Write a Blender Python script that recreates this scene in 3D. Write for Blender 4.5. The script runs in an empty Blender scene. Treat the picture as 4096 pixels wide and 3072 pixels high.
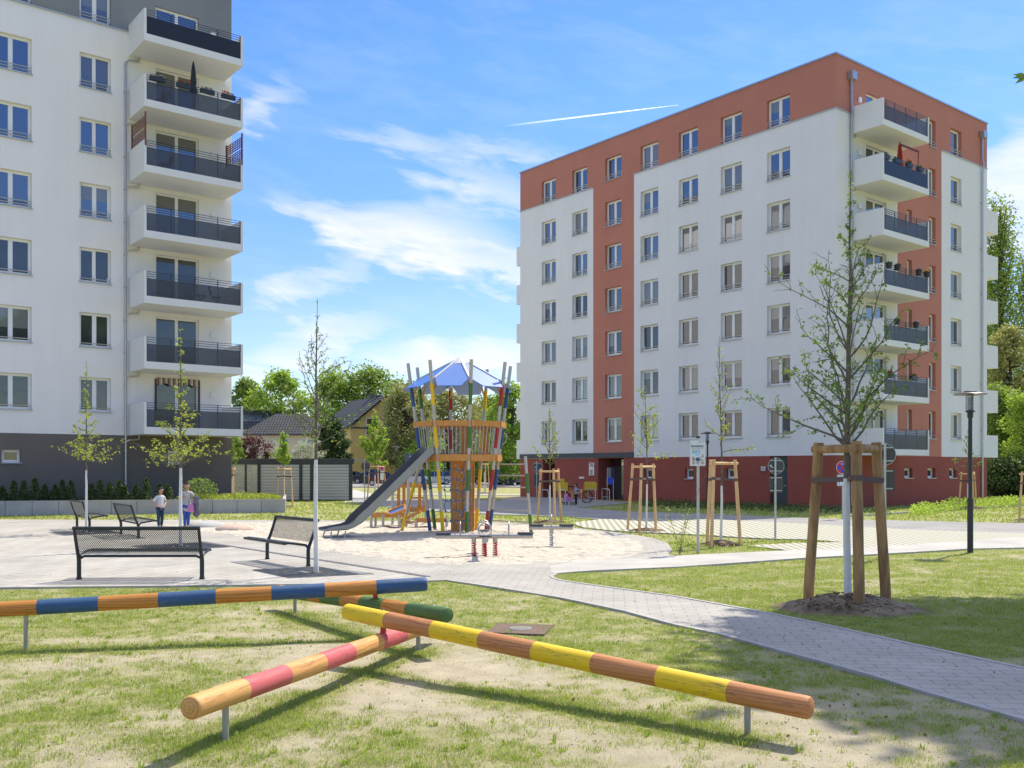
import bpy, bmesh, math, random
import numpy as np
from mathutils import Vector, Matrix, Euler
R = math.radians
scene = bpy.context.scene
COL = scene.collection
F, CX, HY, H = 3865., 2048., 1874., 1.85      # photo measurements used to place things on the ground

def gp(x, y, z=0.0):
    Y = F*(H-z)/(y-HY)
    return Vector(((x-CX)/F*Y, Y, z))
def at(x, y, Y):
    return Vector(((x-CX)/F*Y, Y, H-(y-HY)/F*Y))

# ------------------------------------------------------------------ mesh builder
class MB:
    def __init__(s): s.v=[]; s.f=[]; s.m=[]
    def add(s, vs, fs, m=0):
        o=len(s.v); s.v += [tuple(v) for v in vs]
        for f in fs: s.f.append(tuple(i+o for i in f)); s.m.append(m)
    def box(s, c, size, m=0, rot=None):
        hx,hy,hz=size[0]/2,size[1]/2,size[2]/2
        vs=[Vector((x,y,z)) for x in(-hx,hx) for y in(-hy,hy) for z in(-hz,hz)]
        if rot is not None: vs=[rot@v for v in vs]
        c=Vector(c); vs=[v+c for v in vs]
        s.add(vs,[(0,1,3,2),(4,6,7,5),(0,4,5,1),(2,3,7,6),(0,2,6,4),(1,5,7,3)],m)
    def box2(s, a, b, m=0):
        s.box([(a[i]+b[i])/2 for i in range(3)],[abs(b[i]-a[i]) for i in range(3)],m)
    def bbox(s, a, b, bev=.01, m=0):
        # box with chamfered vertical edges
        x0,y0,z0=a; x1,y1,z1=b; e=bev
        pts=[(x0+e,y0),(x1-e,y0),(x1,y0+e),(x1,y1-e),(x1-e,y1),(x0+e,y1),(x0,y1-e),(x0,y0+e)]
        s.prism(pts,z0,z1,m)
    def prism(s, pts, z0, z1, m=0):
        n=len(pts)
        s.add([(p[0],p[1],z0) for p in pts]+[(p[0],p[1],z1) for p in pts],
              [tuple(range(n-1,-1,-1)),tuple(range(n,2*n))]+[(i,(i+1)%n,n+(i+1)%n,n+i) for i in range(n)],m)
    def tube(s, pts, rs, seg=8, m=0, caps=True, close=False):
        pts=[Vector(p) for p in pts]; n=len(pts)
        if not hasattr(rs,'__len__'): rs=[rs]*n
        up=None; base=len(s.v)
        for i,p in enumerate(pts):
            if close: d=(pts[(i+1)%n]-pts[i-1])
            else: d=(pts[min(i+1,n-1)]-pts[max(i-1,0)])
            if d.length<1e-9: d=Vector((0,0,1))
            d.normalize()
            if up is None:
                up=d.orthogonal().normalized()
            else:
                up=(up-d*up.dot(d))
                up = up.normalized() if up.length>1e-6 else d.orthogonal().normalized()
            w=d.cross(up)
            for k in range(seg):
                a=2*math.pi*k/seg
                s.v.append(tuple(p+(up*math.cos(a)+w*math.sin(a))*rs[i]))
        rng=n if close else n-1
        for i in range(rng):
            j=(i+1)%n
            for k in range(seg):
                k2=(k+1)%seg
                s.f.append((base+i*seg+k,base+i*seg+k2,base+j*seg+k2,base+j*seg+k)); s.m.append(m)
        if caps and not close:
            s.f.append(tuple(base+k for k in range(seg-1,-1,-1))); s.m.append(m)
            s.f.append(tuple(base+(n-1)*seg+k for k in range(seg))); s.m.append(m)
    def lathe(s, prof, c=(0,0,0), seg=16, m=0):
        # prof list of (r,z)
        b=len(s.v); c=Vector(c)
        for r,z in prof:
            for k in range(seg):
                a=2*math.pi*k/seg; s.v.append((c.x+r*math.cos(a),c.y+r*math.sin(a),c.z+z))
        for i in range(len(prof)-1):
            for k in range(seg):
                k2=(k+1)%seg
                s.f.append((b+i*seg+k,b+i*seg+k2,b+(i+1)*seg+k2,b+(i+1)*seg+k)); s.m.append(m)
        s.f.append(tuple(b+k for k in range(seg-1,-1,-1))); s.m.append(m)
        s.f.append(tuple(b+(len(prof)-1)*seg+k for k in range(seg))); s.m.append(m)
    def ball(s, c, r, m=0, seg=10, rings=6, sx=1, sy=1, sz=1):
        prof=[(max(1e-3,math.sin(math.pi*i/rings))*r, -math.cos(math.pi*i/rings)*r) for i in range(rings+1)]
        b=len(s.v); c=Vector(c)
        s.lathe(prof,(0,0,0),seg,m)
        for i in range(b,len(s.v)):
            v=s.v[i]; s.v[i]=(v[0]*sx+c.x,v[1]*sy+c.y,v[2]*sz+c.z)
    def build(s, name, mats, parent=None, smooth=False, angle=None):
        me=bpy.data.meshes.new(name)
        me.from_pydata(s.v,[],s.f)
        if not isinstance(mats,(list,tuple)): mats=[mats]
        for m in mats: me.materials.append(m)
        if len(mats)>1: me.polygons.foreach_set('material_index',s.m)
        if smooth:
            me.polygons.foreach_set('use_smooth',[True]*len(me.polygons))
        me.update()
        if smooth: me.set_sharp_from_angle(angle=R(angle or 40))
        o=bpy.data.objects.new(name,me); COL.objects.link(o)
        if parent: o.parent=parent
        return o

def tag(o,label=None,cat=None,group=None,kind=None):
    if label: o['label']=label
    if cat: o['category']=cat
    if group: o['group']=group
    if kind: o['kind']=kind
    return o
def thing(name,label,cat,loc=(0,0,0),rz=0,group=None,kind=None):
    o=bpy.data.objects.new(name,None); COL.objects.link(o)
    o.location=loc; o.rotation_euler=(0,0,rz); o.empty_display_size=.2
    return tag(o,label,cat,group,kind)
def copy_tree(o,parent=None):
    c=o.copy(); COL.objects.link(c)
    if parent is not None: c.parent=parent
    for ch in [x for x in KIDS.get(o,[])]:
        copy_tree(ch,c)
    return c
class _K:
    def get(self,o,d): return [x for x in bpy.data.objects if x.parent==o]
KIDS=_K()
def fast_copy(o,kids,parent):
    # o a part, kids its sub-parts: copy with no search
    c=o.copy(); COL.objects.link(c); c.parent=parent
    for k in kids:
        d=k.copy(); COL.objects.link(d); d.parent=c
    return c

# ------------------------------------------------------------------ materials
MATS={}
def nm(name):
    m=bpy.data.materials.new(name); m.use_nodes=True
    nt=m.node_tree; b=nt.nodes['Principled BSDF']
    MATS[name]=m
    return m,nt,b
def N(nt,t,**kw):
    n=nt.nodes.new(t)
    for k,v in kw.items():
        if k.startswith('i_'): n.inputs[k[2:]].default_value=v
        else: setattr(n,k,v)
    return n
def rgb(c): return (c[0],c[1],c[2],1)
def mat(name,col,rough=.6,metal=0,var=.12,scale=3.,bump=0,bscale=60.,col2=None,detail=5,spec=None,stretch=None,island=0):
    m,nt,b=nm(name); L=nt.links.new
    tc=N(nt,'ShaderNodeTexCoord'); mp=N(nt,'ShaderNodeMapping')
    if stretch: mp.inputs['Scale'].default_value=stretch
    L(tc.outputs['Object'],mp.inputs['Vector'])
    ns=N(nt,'ShaderNodeTexNoise'); ns.inputs['Scale'].default_value=scale; ns.inputs['Detail'].default_value=detail
    ns.inputs['Roughness'].default_value=.6
    L(mp.outputs[0],ns.inputs['Vector'])
    mr=N(nt,'ShaderNodeMapRange'); mr.inputs['From Min'].default_value=.3; mr.inputs['From Max'].default_value=.7
    L(ns.outputs['Fac'],mr.inputs['Value'])
    mx=N(nt,'ShaderNodeMix',data_type='RGBA')
    c2=col2 or [min(1,c*(1+var)) for c in col]
    c1=col if col2 else [c*(1-var) for c in col]
    mx.inputs['A'].default_value=rgb(c1); mx.inputs['B'].default_value=rgb(c2)
    L(mr.outputs[0],mx.inputs['Factor'])
    out=mx.outputs['Result']
    if 'plaster' in name:
        m5=N(nt,'ShaderNodeMapping'); m5.inputs['Scale'].default_value=(1.1,1.1,.07); L(tc.outputs['Object'],m5.inputs['Vector'])
        n5=N(nt,'ShaderNodeTexNoise'); n5.inputs['Scale'].default_value=2.2; n5.inputs['Detail'].default_value=7; n5.inputs['Roughness'].default_value=.7; L(m5.outputs[0],n5.inputs['Vector'])
        r5=N(nt,'ShaderNodeMapRange'); r5.inputs['From Min'].default_value=.35; r5.inputs['From Max'].default_value=.75; r5.inputs['To Min'].default_value=1.02; r5.inputs['To Max'].default_value=.968; L(n5.outputs['Fac'],r5.inputs['Value'])
        h5=N(nt,'ShaderNodeHueSaturation'); L(r5.outputs[0],h5.inputs['Value']); L(out,h5.inputs['Color']); out=h5.outputs['Color']
    if island:
        g=N(nt,'ShaderNodeNewGeometry'); hs=N(nt,'ShaderNodeHueSaturation')
        r1=N(nt,'ShaderNodeMapRange'); r1.inputs['To Min'].default_value=1-island; r1.inputs['To Max'].default_value=1+island
        L(g.outputs['Random Per Island'],r1.inputs['Value']); L(r1.outputs[0],hs.inputs['Value'])
        L(out,hs.inputs['Color']); out=hs.outputs['Color']
    L(out,b.inputs['Base Color'])
    b.inputs['Roughness'].default_value=rough; b.inputs['Metallic'].default_value=metal
    if spec is not None: b.inputs['Specular IOR Level'].default_value=spec
    if bump:
        n2=N(nt,'ShaderNodeTexNoise'); n2.inputs['Scale'].default_value=bscale; n2.inputs['Detail'].default_value=4
        L(mp.outputs[0],n2.inputs['Vector'])
        bp=N(nt,'ShaderNodeBump'); bp.inputs['Strength'].default_value=bump; bp.inputs['Distance'].default_value=.01
        L(n2.outputs['Fac'],bp.inputs['Height']); L(bp.outputs[0],b.inputs['Normal'])
    return m
def leafmat(name,c1,c2,trans=.35,scale=1.5):
    m,nt,b=nm(name); L=nt.links.new
    g=N(nt,'ShaderNodeNewGeometry'); tc=N(nt,'ShaderNodeTexCoord')
    ns=N(nt,'ShaderNodeTexNoise'); ns.inputs['Scale'].default_value=scale; L(tc.outputs['Object'],ns.inputs['Vector'])
    ad=N(nt,'ShaderNodeMath',operation='MULTIPLY_ADD'); ad.inputs[1].default_value=.6
    L(g.outputs['Random Per Island'],ad.inputs[0])
    m2=N(nt,'ShaderNodeMath',operation='SUBTRACT'); L(ns.outputs['Fac'],m2.inputs[0]); m2.inputs[1].default_value=.3
    L(m2.outputs[0],ad.inputs[2])
    mx=N(nt,'ShaderNodeMix',data_type='RGBA'); mx.inputs['A'].default_value=rgb(c1); mx.inputs['B'].default_value=rgb(c2)
    L(ad.outputs[0],mx.inputs['Factor']); L(mx.outputs['Result'],b.inputs['Base Color'])
    b.inputs['Roughness'].default_value=.55
    tr=N(nt,'ShaderNodeBsdfTranslucent'); hs=N(nt,'ShaderNodeHueSaturation'); hs.inputs['Value'].default_value=1.5; hs.inputs['Saturation'].default_value=1.1
    L(mx.outputs['Result'],hs.inputs['Color']); L(hs.outputs[0],tr.inputs['Color'])
    ms=N(nt,'ShaderNodeMixShader'); ms.inputs[0].default_value=trans
    L(b.outputs[0],ms.inputs[1]); L(tr.outputs[0],ms.inputs[2]); L(ms.outputs[0],nt.nodes['Material Output'].inputs['Surface'])
    return m
def glassmat(name,base,ior=3.0,rough=.02,curt=None,wav=.6):
    # double glazing: dark room (or curtain) behind a reflecting pane
    m,nt,b=nm(name); L=nt.links.new
    tc=N(nt,'ShaderNodeTexCoord'); ns=N(nt,'ShaderNodeTexNoise'); ns.inputs['Scale'].default_value=1.3
    L(tc.outputs['Object'],ns.inputs['Vector'])
    mx=N(nt,'ShaderNodeMix',data_type='RGBA')
    mx.inputs['A'].default_value=rgb([c*.6 for c in base]); mx.inputs['B'].default_value=rgb([c*1.3 for c in base])
    if curt:
        w=N(nt,'ShaderNodeTexWave'); w.inputs['Scale'].default_value=curt[0]; w.inputs['Distortion'].default_value=1.5
        w.bands_direction=curt[1]; L(tc.outputs['Object'],w.inputs['Vector'])
        L(w.outputs['Fac'],mx.inputs['Factor'])
        mx.inputs['A'].default_value=rgb([c*.75 for c in base]); mx.inputs['B'].default_value=rgb([c*1.05 for c in base])
    else: L(ns.outputs['Fac'],mx.inputs['Factor'])
    L(mx.outputs['Result'],b.inputs['Base Color'])
    b.inputs['Roughness'].default_value=rough; b.inputs['IOR'].default_value=ior
    bp=N(nt,'ShaderNodeBump'); bp.inputs['Strength'].default_value=.05*wav; bp.inputs['Distance'].default_value=.05
    n2=N(nt,'ShaderNodeTexNoise'); n2.inputs['Scale'].default_value=2.2; L(tc.outputs['Object'],n2.inputs['Vector'])
    L(n2.outputs['Fac'],bp.inputs['Height']); L(bp.outputs[0],b.inputs['Normal'])
    return m

M={}
M['white_plaster']=mat('white_plaster',(.79,.765,.74),.9,var=.03,scale=.35,bump=.25,bscale=90)
M['cool_plaster']=mat('pale_cool_plaster',(.735,.73,.72),.9,var=.035,scale=.3,bump=.25,bscale=90)
M['grey_plaster']=mat('grey_plaster',(.21,.22,.225),.9,var=.05,scale=.5,bump=.25,bscale=90)
M['dark_plaster']=mat('dark_grey_plaster',(.15,.132,.115),.9,var=.06,scale=.5,bump=.3,bscale=90)
M['terracotta']=mat('terracotta_plaster',(.47,.185,.130),.9,var=.05,scale=.5,bump=.25,bscale=90)
M['dark_red']=mat('dark_red_plaster',(.29,.072,.05),.9,var=.07,scale=.6,bump=.25,bscale=90)
M['pvc']=mat('white_window_frame',(.78,.78,.77),.35,var=.02)
M['sill']=mat('pale_metal_sill',(.42,.44,.45),.4,metal=.3,var=.05)
M['galv']=mat('galvanised_steel',(.45,.46,.46),.38,metal=.75,var=.12,scale=8)
M['steel']=mat('brushed_stainless_steel',(.47,.44,.40),.42,metal=.6,var=.08,scale=14,stretch=(1,1,.2))
M['anthracite']=mat('anthracite_metal',(.035,.04,.045),.45,metal=.3,var=.1)
M['dark_sheet']=mat('dark_blue_grey_metal',(.045,.055,.065),.5,var=.08)
M['glass']=glassmat('window_glass_dark',(.012,.016,.022))
M['glass2']=glassmat('window_glass_net_curtain',(.10,.105,.11),curt=(9,'X'),ior=2.2)
M['glass3']=glassmat('window_glass_with_blind',(.20,.205,.20),curt=(26,'Z'),ior=2.0)
M['glass4']=glassmat('window_glass_half_dark',(.045,.05,.058),ior=1.95)
M['concrete']=mat('pale_concrete',(.33,.33,.315),.85,var=.1,scale=2,bump=.3,bscale=50)
M['wet_concrete']=mat('retaining_wall_concrete',(.41,.39,.37),.85,var=.12,scale=1.3,bump=.3,bscale=40)
M['kerb']=mat('kerb_concrete',(.40,.39,.37),.85,var=.12,scale=6)
M['soil']=mat('dark_mulch',(.085,.06,.042),.95,var=.4,scale=14,bump=1,bscale=50)
M['bark']=mat('young_bark',(.14,.12,.085),.85,var=.35,scale=20,bump=.5,bscale=60)
M['bark_dark']=mat('old_bark',(.085,.07,.055),.9,var=.3,scale=6,bump=.5,bscale=30)
M['paint_white']=mat('trunk_lime_paint',(.70,.69,.64),.85,var=.1,scale=10,bump=.5,bscale=40)
M['stake']=mat('pale_stake_wood',(.68,.44,.21),.75,var=.2,scale=5,stretch=(4,4,.6),bump=.3,bscale=40)
M['strap']=mat('brown_webbing',(.13,.09,.08),.9,var=.1)
M['black']=mat('black_rubber',(.02,.02,.02),.6)
M['ochre_wood']=mat('ochre_glazed_wood',(.55,.24,.045),.5,var=.22,scale=4,stretch=(6,6,1))
M['bench']=mat('bench_dark_steel',(.035,.043,.045),.35,metal=.5,var=.1)
M['rope']=mat('blue_rope',(.04,.17,.33),.7,var=.2,scale=30)
M['rope_grey']=mat('grey_rope',(.25,.27,.30),.7,var=.2,scale=30)
M['red_steel']=mat('red_painted_steel',(.50,.035,.03),.4,var=.08)
M['stake_old']=mat('weathered_stake_wood',(.18,.095,.04),.8,scale=3.2,stretch=(3.5,3.5,.45),col2=(.50,.30,.125),bump=.4,bscale=40,detail=8)
# ---------- special materials
def wood_band_mat(name,light,dark):
    m,nt,b=nm(name); L=nt.links.new
    tc=N(nt,'ShaderNodeTexCoord'); mp=N(nt,'ShaderNodeMapping'); mp.inputs['Scale'].default_value=(1.1,9,9)
    L(tc.outputs['Object'],mp.inputs['Vector'])
    ns=N(nt,'ShaderNodeTexNoise'); ns.inputs['Scale'].default_value=1.6; ns.inputs['Detail'].default_value=6; ns.inputs['Distortion'].default_value=.8
    L(mp.outputs[0],ns.inputs['Vector'])
    wv=N(nt,'ShaderNodeTexWave',wave_type='RINGS'); wv.rings_direction='X'; wv.inputs['Scale'].default_value=1.4; wv.inputs['Distortion'].default_value=5; wv.inputs['Detail'].default_value=3
    L(mp.outputs[0],wv.inputs['Vector'])
    mul=N(nt,'ShaderNodeMath',operation='MULTIPLY'); L(ns.outputs['Fac'],mul.inputs[0]); L(wv.outputs['Fac'],mul.inputs[1])
    mx=N(nt,'ShaderNodeMix',data_type='RGBA'); mx.inputs['A'].default_value=rgb(light); mx.inputs['B'].default_value=rgb(dark)
    mr=N(nt,'ShaderNodeMapRange'); mr.inputs['From Min'].default_value=.2; mr.inputs['From Max'].default_value=.6
    L(mul.outputs[0],mr.inputs['Value']); L(mr.outputs[0],mx.inputs['Factor']); L(mx.outputs['Result'],b.inputs['Base Color'])
    nw_=N(nt,'ShaderNodeTexNoise'); nw_.inputs['Scale'].default_value=9; nw_.inputs['Detail'].default_value=9; nw_.inputs['Roughness'].default_value=.8; L(tc.outputs['Object'],nw_.inputs['Vector'])
    rw=N(nt,'ShaderNodeMapRange'); rw.inputs['From Min'].default_value=.56; rw.inputs['From Max'].default_value=.68; rw.inputs['To Max'].default_value=.38; L(nw_.outputs['Fac'],rw.inputs['Value'])
    mw=N(nt,'ShaderNodeMix',data_type='RGBA'); mw.inputs['B'].default_value=(.30,.22,.14,1); L(rw.outputs[0],mw.inputs['Factor']); L(mx.outputs['Result'],mw.inputs['A'])
    mc=N(nt,'ShaderNodeMapping'); mc.inputs['Scale'].default_value=(.9,16,16); L(tc.outputs['Object'],mc.inputs['Vector']); nc=N(nt,'ShaderNodeTexNoise'); nc.inputs['Scale'].default_value=1.3; nc.inputs['Detail'].default_value=3; L(mc.outputs[0],nc.inputs['Vector'])
    c1=N(nt,'ShaderNodeMath',operation='SUBTRACT'); c1.inputs[1].default_value=.57; L(nc.outputs['Fac'],c1.inputs[0]); c2=N(nt,'ShaderNodeMath',operation='ABSOLUTE'); L(c1.outputs[0],c2.inputs[0]); c3=N(nt,'ShaderNodeMapRange'); c3.inputs['From Min'].default_value=.004; c3.inputs['From Max'].default_value=.009; c3.inputs['To Min'].default_value=.5; c3.inputs['To Max'].default_value=0; L(c2.outputs[0],c3.inputs['Value'])
    mk2=N(nt,'ShaderNodeMix',data_type='RGBA'); mk2.inputs['B'].default_value=(.05,.03,.015,1); L(c3.outputs[0],mk2.inputs['Factor']); L(mw.outputs['Result'],mk2.inputs['A']); L(mk2.outputs['Result'],b.inputs['Base Color'])
    b.inputs['Roughness'].default_value=.6
    bp=N(nt,'ShaderNodeBump'); bp.inputs['Strength'].default_value=.35; bp.inputs['Distance'].default_value=.004
    L(ns.outputs['Fac'],bp.inputs['Height']); L(bp.outputs[0],b.inputs['Normal'])
    return m
M['log_ochre']=wood_band_mat('log_ochre_glaze',(.52,.215,.03),(.34,.12,.016))
M['log_pale']=wood_band_mat('log_pale_glaze',(.62,.33,.10),(.48,.22,.05))
M['log_brown']=wood_band_mat('log_brown_glaze',(.50,.21,.07),(.38,.14,.04))
M['log_yellow']=wood_band_mat('log_yellow_paint',(.76,.52,.01),(.73,.48,.01))
M['log_blue']=wood_band_mat('log_blue_paint',(.022,.085,.20),(.018,.07,.165))
M['log_red']=wood_band_mat('log_faded_red_paint',(.55,.11,.115),(.47,.08,.085))
M['log_green']=wood_band_mat('log_green_paint',(.07,.155,.035),(.045,.10,.02))
for k,c in dict(blue=(.02,.075,.24),green=(.05,.16,.025),yellow=(.78,.50,.005),red=(.36,.02,.018)).items():
    M['sleeve_'+k]=mat('sleeve_'+k,c,.4,var=.06)

def holes_mat():
    m,nt,b=nm('perforated_sheet'); L=nt.links.new
    b.inputs['Base Color'].default_value=(.04,.047,.048,1); b.inputs['Metallic'].default_value=.4; b.inputs['Roughness'].default_value=.4
    uv=N(nt,'ShaderNodeUVMap'); uv.uv_map='UVMap'
    sp=N(nt,'ShaderNodeSeparateXYZ'); L(uv.outputs[0],sp.inputs[0])
    p=.033
    def mth(op,a,bv=None,c=None):
        n=N(nt,'ShaderNodeMath',operation=op)
        for i,q in enumerate((a,bv,c)):
            if q is None: continue
            if isinstance(q,(int,float)): n.inputs[i].default_value=q
            else: L(q,n.inputs[i])
        return n.outputs[0]
    v=mth('DIVIDE',sp.outputs[1],p*.62); row=mth('FLOOR',v)
    odd=mth('MODULO',row,2.0)
    u=mth('DIVIDE',sp.outputs[0],p); u=mth('MULTIPLY_ADD',odd,.5,u)
    fu=mth('SUBTRACT',mth('FRACT',u),.5); fv=mth('SUBTRACT',mth('FRACT',v),.5)
    fv=mth('MULTIPLY',fv,.62)
    d=mth('SQRT',mth('ADD',mth('MULTIPLY',fu,fu),mth('MULTIPLY',fv,fv)))
    h=mth('LESS_THAN',d,.285)
    tr=N(nt,'ShaderNodeBsdfTransparent'); ms=N(nt,'ShaderNodeMixShader')
    L(h,ms.inputs[0]); L(b.outputs[0],ms.inputs[1]); L(tr.outputs[0],ms.inputs[2])
    L(ms.outputs[0],nt.nodes['Material Output'].inputs['Surface'])
    return m
M['perf']=holes_mat()

def tinted(name,col,alpha=.45):
    m,nt,b=nm(name); L=nt.links.new
    b.inputs['Base Color'].default_value=rgb(col); b.inputs['Roughness'].default_value=.3; b.inputs['IOR'].default_value=1.33
    tr=N(nt,'ShaderNodeBsdfTransparent'); tr.inputs['Color'].default_value=(.75,.8,.85,1)
    ms=N(nt,'ShaderNodeMixShader'); ms.inputs[0].default_value=alpha
    L(b.outputs[0],ms.inputs[1]); L(tr.outputs[0],ms.inputs[2]); L(ms.outputs[0],nt.nodes['Material Output'].inputs['Surface'])
    return m
M['rail_glass']=tinted('smoked_balcony_glass',(.085,.09,.095),.45)
M['rail_glass_dark']=tinted('dark_balcony_glass',(.03,.034,.042),.08)
M['clear']=tinted('clear_lamp_glass',(.5,.5,.5),.8)

# ground lawn: sandy soil and grass mixed by the mesh attribute 'dens' and noise
def lawn_mat(name='lawn',attr=True,fixed=.9):
    m,nt,b=nm(name); L=nt.links.new
    tc=N(nt,'ShaderNodeTexCoord')
    def noise(sc,det=5,ro=.6):
        n=N(nt,'ShaderNodeTexNoise'); n.inputs['Scale'].default_value=sc; n.inputs['Detail'].default_value=det; n.inputs['Roughness'].default_value=ro
        L(tc.outputs['Object'],n.inputs['Vector']); return n.outputs['Fac']
    def mix(a,bb,f):
        x=N(nt,'ShaderNodeMix',data_type='RGBA')
        for k,q in (('A',a),('B',bb)):
            if isinstance(q,tuple): x.inputs[k].default_value=q
            else: L(q,x.inputs[k])
        L(f,x.inputs['Factor']); return x.outputs['Result']
    def mr(v,a,bb,c=0,d=1):
        n=N(nt,'ShaderNodeMapRange'); n.inputs['From Min'].default_value=a; n.inputs['From Max'].default_value=bb
        n.inputs['To Min'].default_value=c; n.inputs['To Max'].default_value=d; L(v,n.inputs['Value']); return n.outputs[0]
    sand=mix((.38,.34,.235,1),(.57,.515,.375,1),mr(noise(3.5,8,.7),.3,.7))
    sand=mix(sand,(.30,.255,.18,1),mr(noise(60,4),.56,.75,0,.6))
    grass=mix((.20,.22,.055,1),(.38,.38,.15,1),mr(noise(7,6,.7),.35,.65))
    grass=mix(grass,(.42,.39,.22,1),mr(noise(45,4,.7),.45,.7,0,.6))
    fac=N(nt,'ShaderNodeMath',operation='ADD')
    if attr:
        a=N(nt,'ShaderNodeAttribute'); a.attribute_name='dens'; L(a.outputs['Fac'],fac.inputs[0])
    else: fac.inputs[0].default_value=fixed
    L(mr(noise(14,10,.85),.25,.75,-.60,.55),fac.inputs[1])
    f=mr(fac.outputs[0],.15,.75)
    L(mix(sand,grass,f),b.inputs['Base Color']); b.inputs['Roughness'].default_value=.95
    b.inputs['Specular IOR Level'].default_value=.1
    bp=N(nt,'ShaderNodeBump'); bp.inputs['Strength'].default_value=.9; bp.inputs['Distance'].default_value=.03
    L(noise(30,8,.75),bp.inputs['Height']); L(bp.outputs[0],b.inputs['Normal'])
    return m
M['lawn']=lawn_mat()
def paver_mat(name,bw,bh,ang,c1,c2,mortar,msz=.006,rough=.9,stain=True,off=.5):
    m,nt,b=nm(name); L=nt.links.new
    tc=N(nt,'ShaderNodeTexCoord'); mp=N(nt,'ShaderNodeMapping'); mp.inputs['Rotation'].default_value=(0,0,ang)
    L(tc.outputs['Object'],mp.inputs['Vector'])
    br=N(nt,'ShaderNodeTexBrick'); br.inputs['Scale'].default_value=1; br.inputs['Brick Width'].default_value=bw; br.inputs['Row Height'].default_value=bh
    br.inputs['Mortar Size'].default_value=msz; br.inputs['Mortar Smooth'].default_value=.3; br.offset=off
    br.inputs['Color1'].default_value=rgb(c1); br.inputs['Color2'].default_value=rgb(c2); br.inputs['Mortar'].default_value=rgb(mortar)
    L(mp.outputs[0],br.inputs['Vector'])
    n1=N(nt,'ShaderNodeTexNoise'); n1.inputs['Scale'].default_value=.7; n1.inputs['Detail'].default_value=8; n1.inputs['Roughness'].default_value=.65
    L(tc.outputs['Object'],n1.inputs['Vector'])
    hs=N(nt,'ShaderNodeHueSaturation'); mr=N(nt,'ShaderNodeMapRange'); mr.inputs['From Min'].default_value=.3; mr.inputs['From Max'].default_value=.7
    mr.inputs['To Min'].default_value=.78; mr.inputs['To Max'].default_value=1.1
    L(n1.outputs['Fac'],mr.inputs['Value']); L(mr.outputs[0],hs.inputs['Value']); L(br.outputs['Color'],hs.inputs['Color'])
    n2=N(nt,'ShaderNodeTexNoise'); n2.inputs['Scale'].default_value=90; n2.inputs['Detail'].default_value=3; L(tc.outputs['Object'],n2.inputs['Vector'])
    mx=N(nt,'ShaderNodeMix',data_type='RGBA'); mx.blend_type='MULTIPLY'; mx.inputs['Factor'].default_value=.25
    L(hs.outputs[0],mx.inputs['A']); L(n2.outputs['Fac'],mx.inputs['B'])
    # sandy drift on the paving
    n3=N(nt,'ShaderNodeTexNoise'); n3.inputs['Scale'].default_value=1.7; n3.inputs['Detail'].default_value=9; n3.inputs['Roughness'].default_value=.75; L(tc.outputs['Object'],n3.inputs['Vector'])
    m3=N(nt,'ShaderNodeMapRange'); m3.inputs['From Min'].default_value=.56; m3.inputs['From Max'].default_value=.75; m3.inputs['To Max'].default_value=.55 if stain else 0
    L(n3.outputs['Fac'],m3.inputs['Value'])
    m4=N(nt,'ShaderNodeMix',data_type='RGBA'); m4.inputs['B'].default_value=(.55,.50,.43,1)
    L(m3.outputs[0],m4.inputs['Factor']); L(mx.outputs['Result'],m4.inputs['A'])
    L(m4.outputs['Result'],b.inputs['Base Color']); b.inputs['Roughness'].default_value=rough; b.inputs['Specular IOR Level'].default_value=.25
    bp=N(nt,'ShaderNodeBump'); bp.inputs['Strength'].default_value=.5; bp.inputs['Distance'].default_value=.004; bp.invert=True
    L(br.outputs['Fac'],bp.inputs['Height']); L(bp.outputs[0],b.inputs['Normal'])
    return m
M['plaza']=paver_mat('plaza_slabs',.60,.30,R(-62),(.45,.435,.39),(.51,.495,.45),(.22,.205,.18),.010)
M['pavers']=paver_mat('path_pavers',.30,.16,R(6),(.44,.425,.385),(.48,.465,.42),(.29,.275,.25),.007)
M['slab_path']=paver_mat('pale_path_slabs',2.4,1.2,R(0),(.52,.505,.46),(.56,.545,.50),(.42,.40,.36),.004,stain=False)
M['drive']=paver_mat('drive_pavers',.30,.15,R(20),(.35,.345,.33),(.39,.385,.37),(.24,.235,.225),.006,stain=False)
M['asphalt']=mat('pale_asphalt',(.27,.27,.275),.9,var=.12,scale=2,bump=.3,bscale=80)
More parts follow.
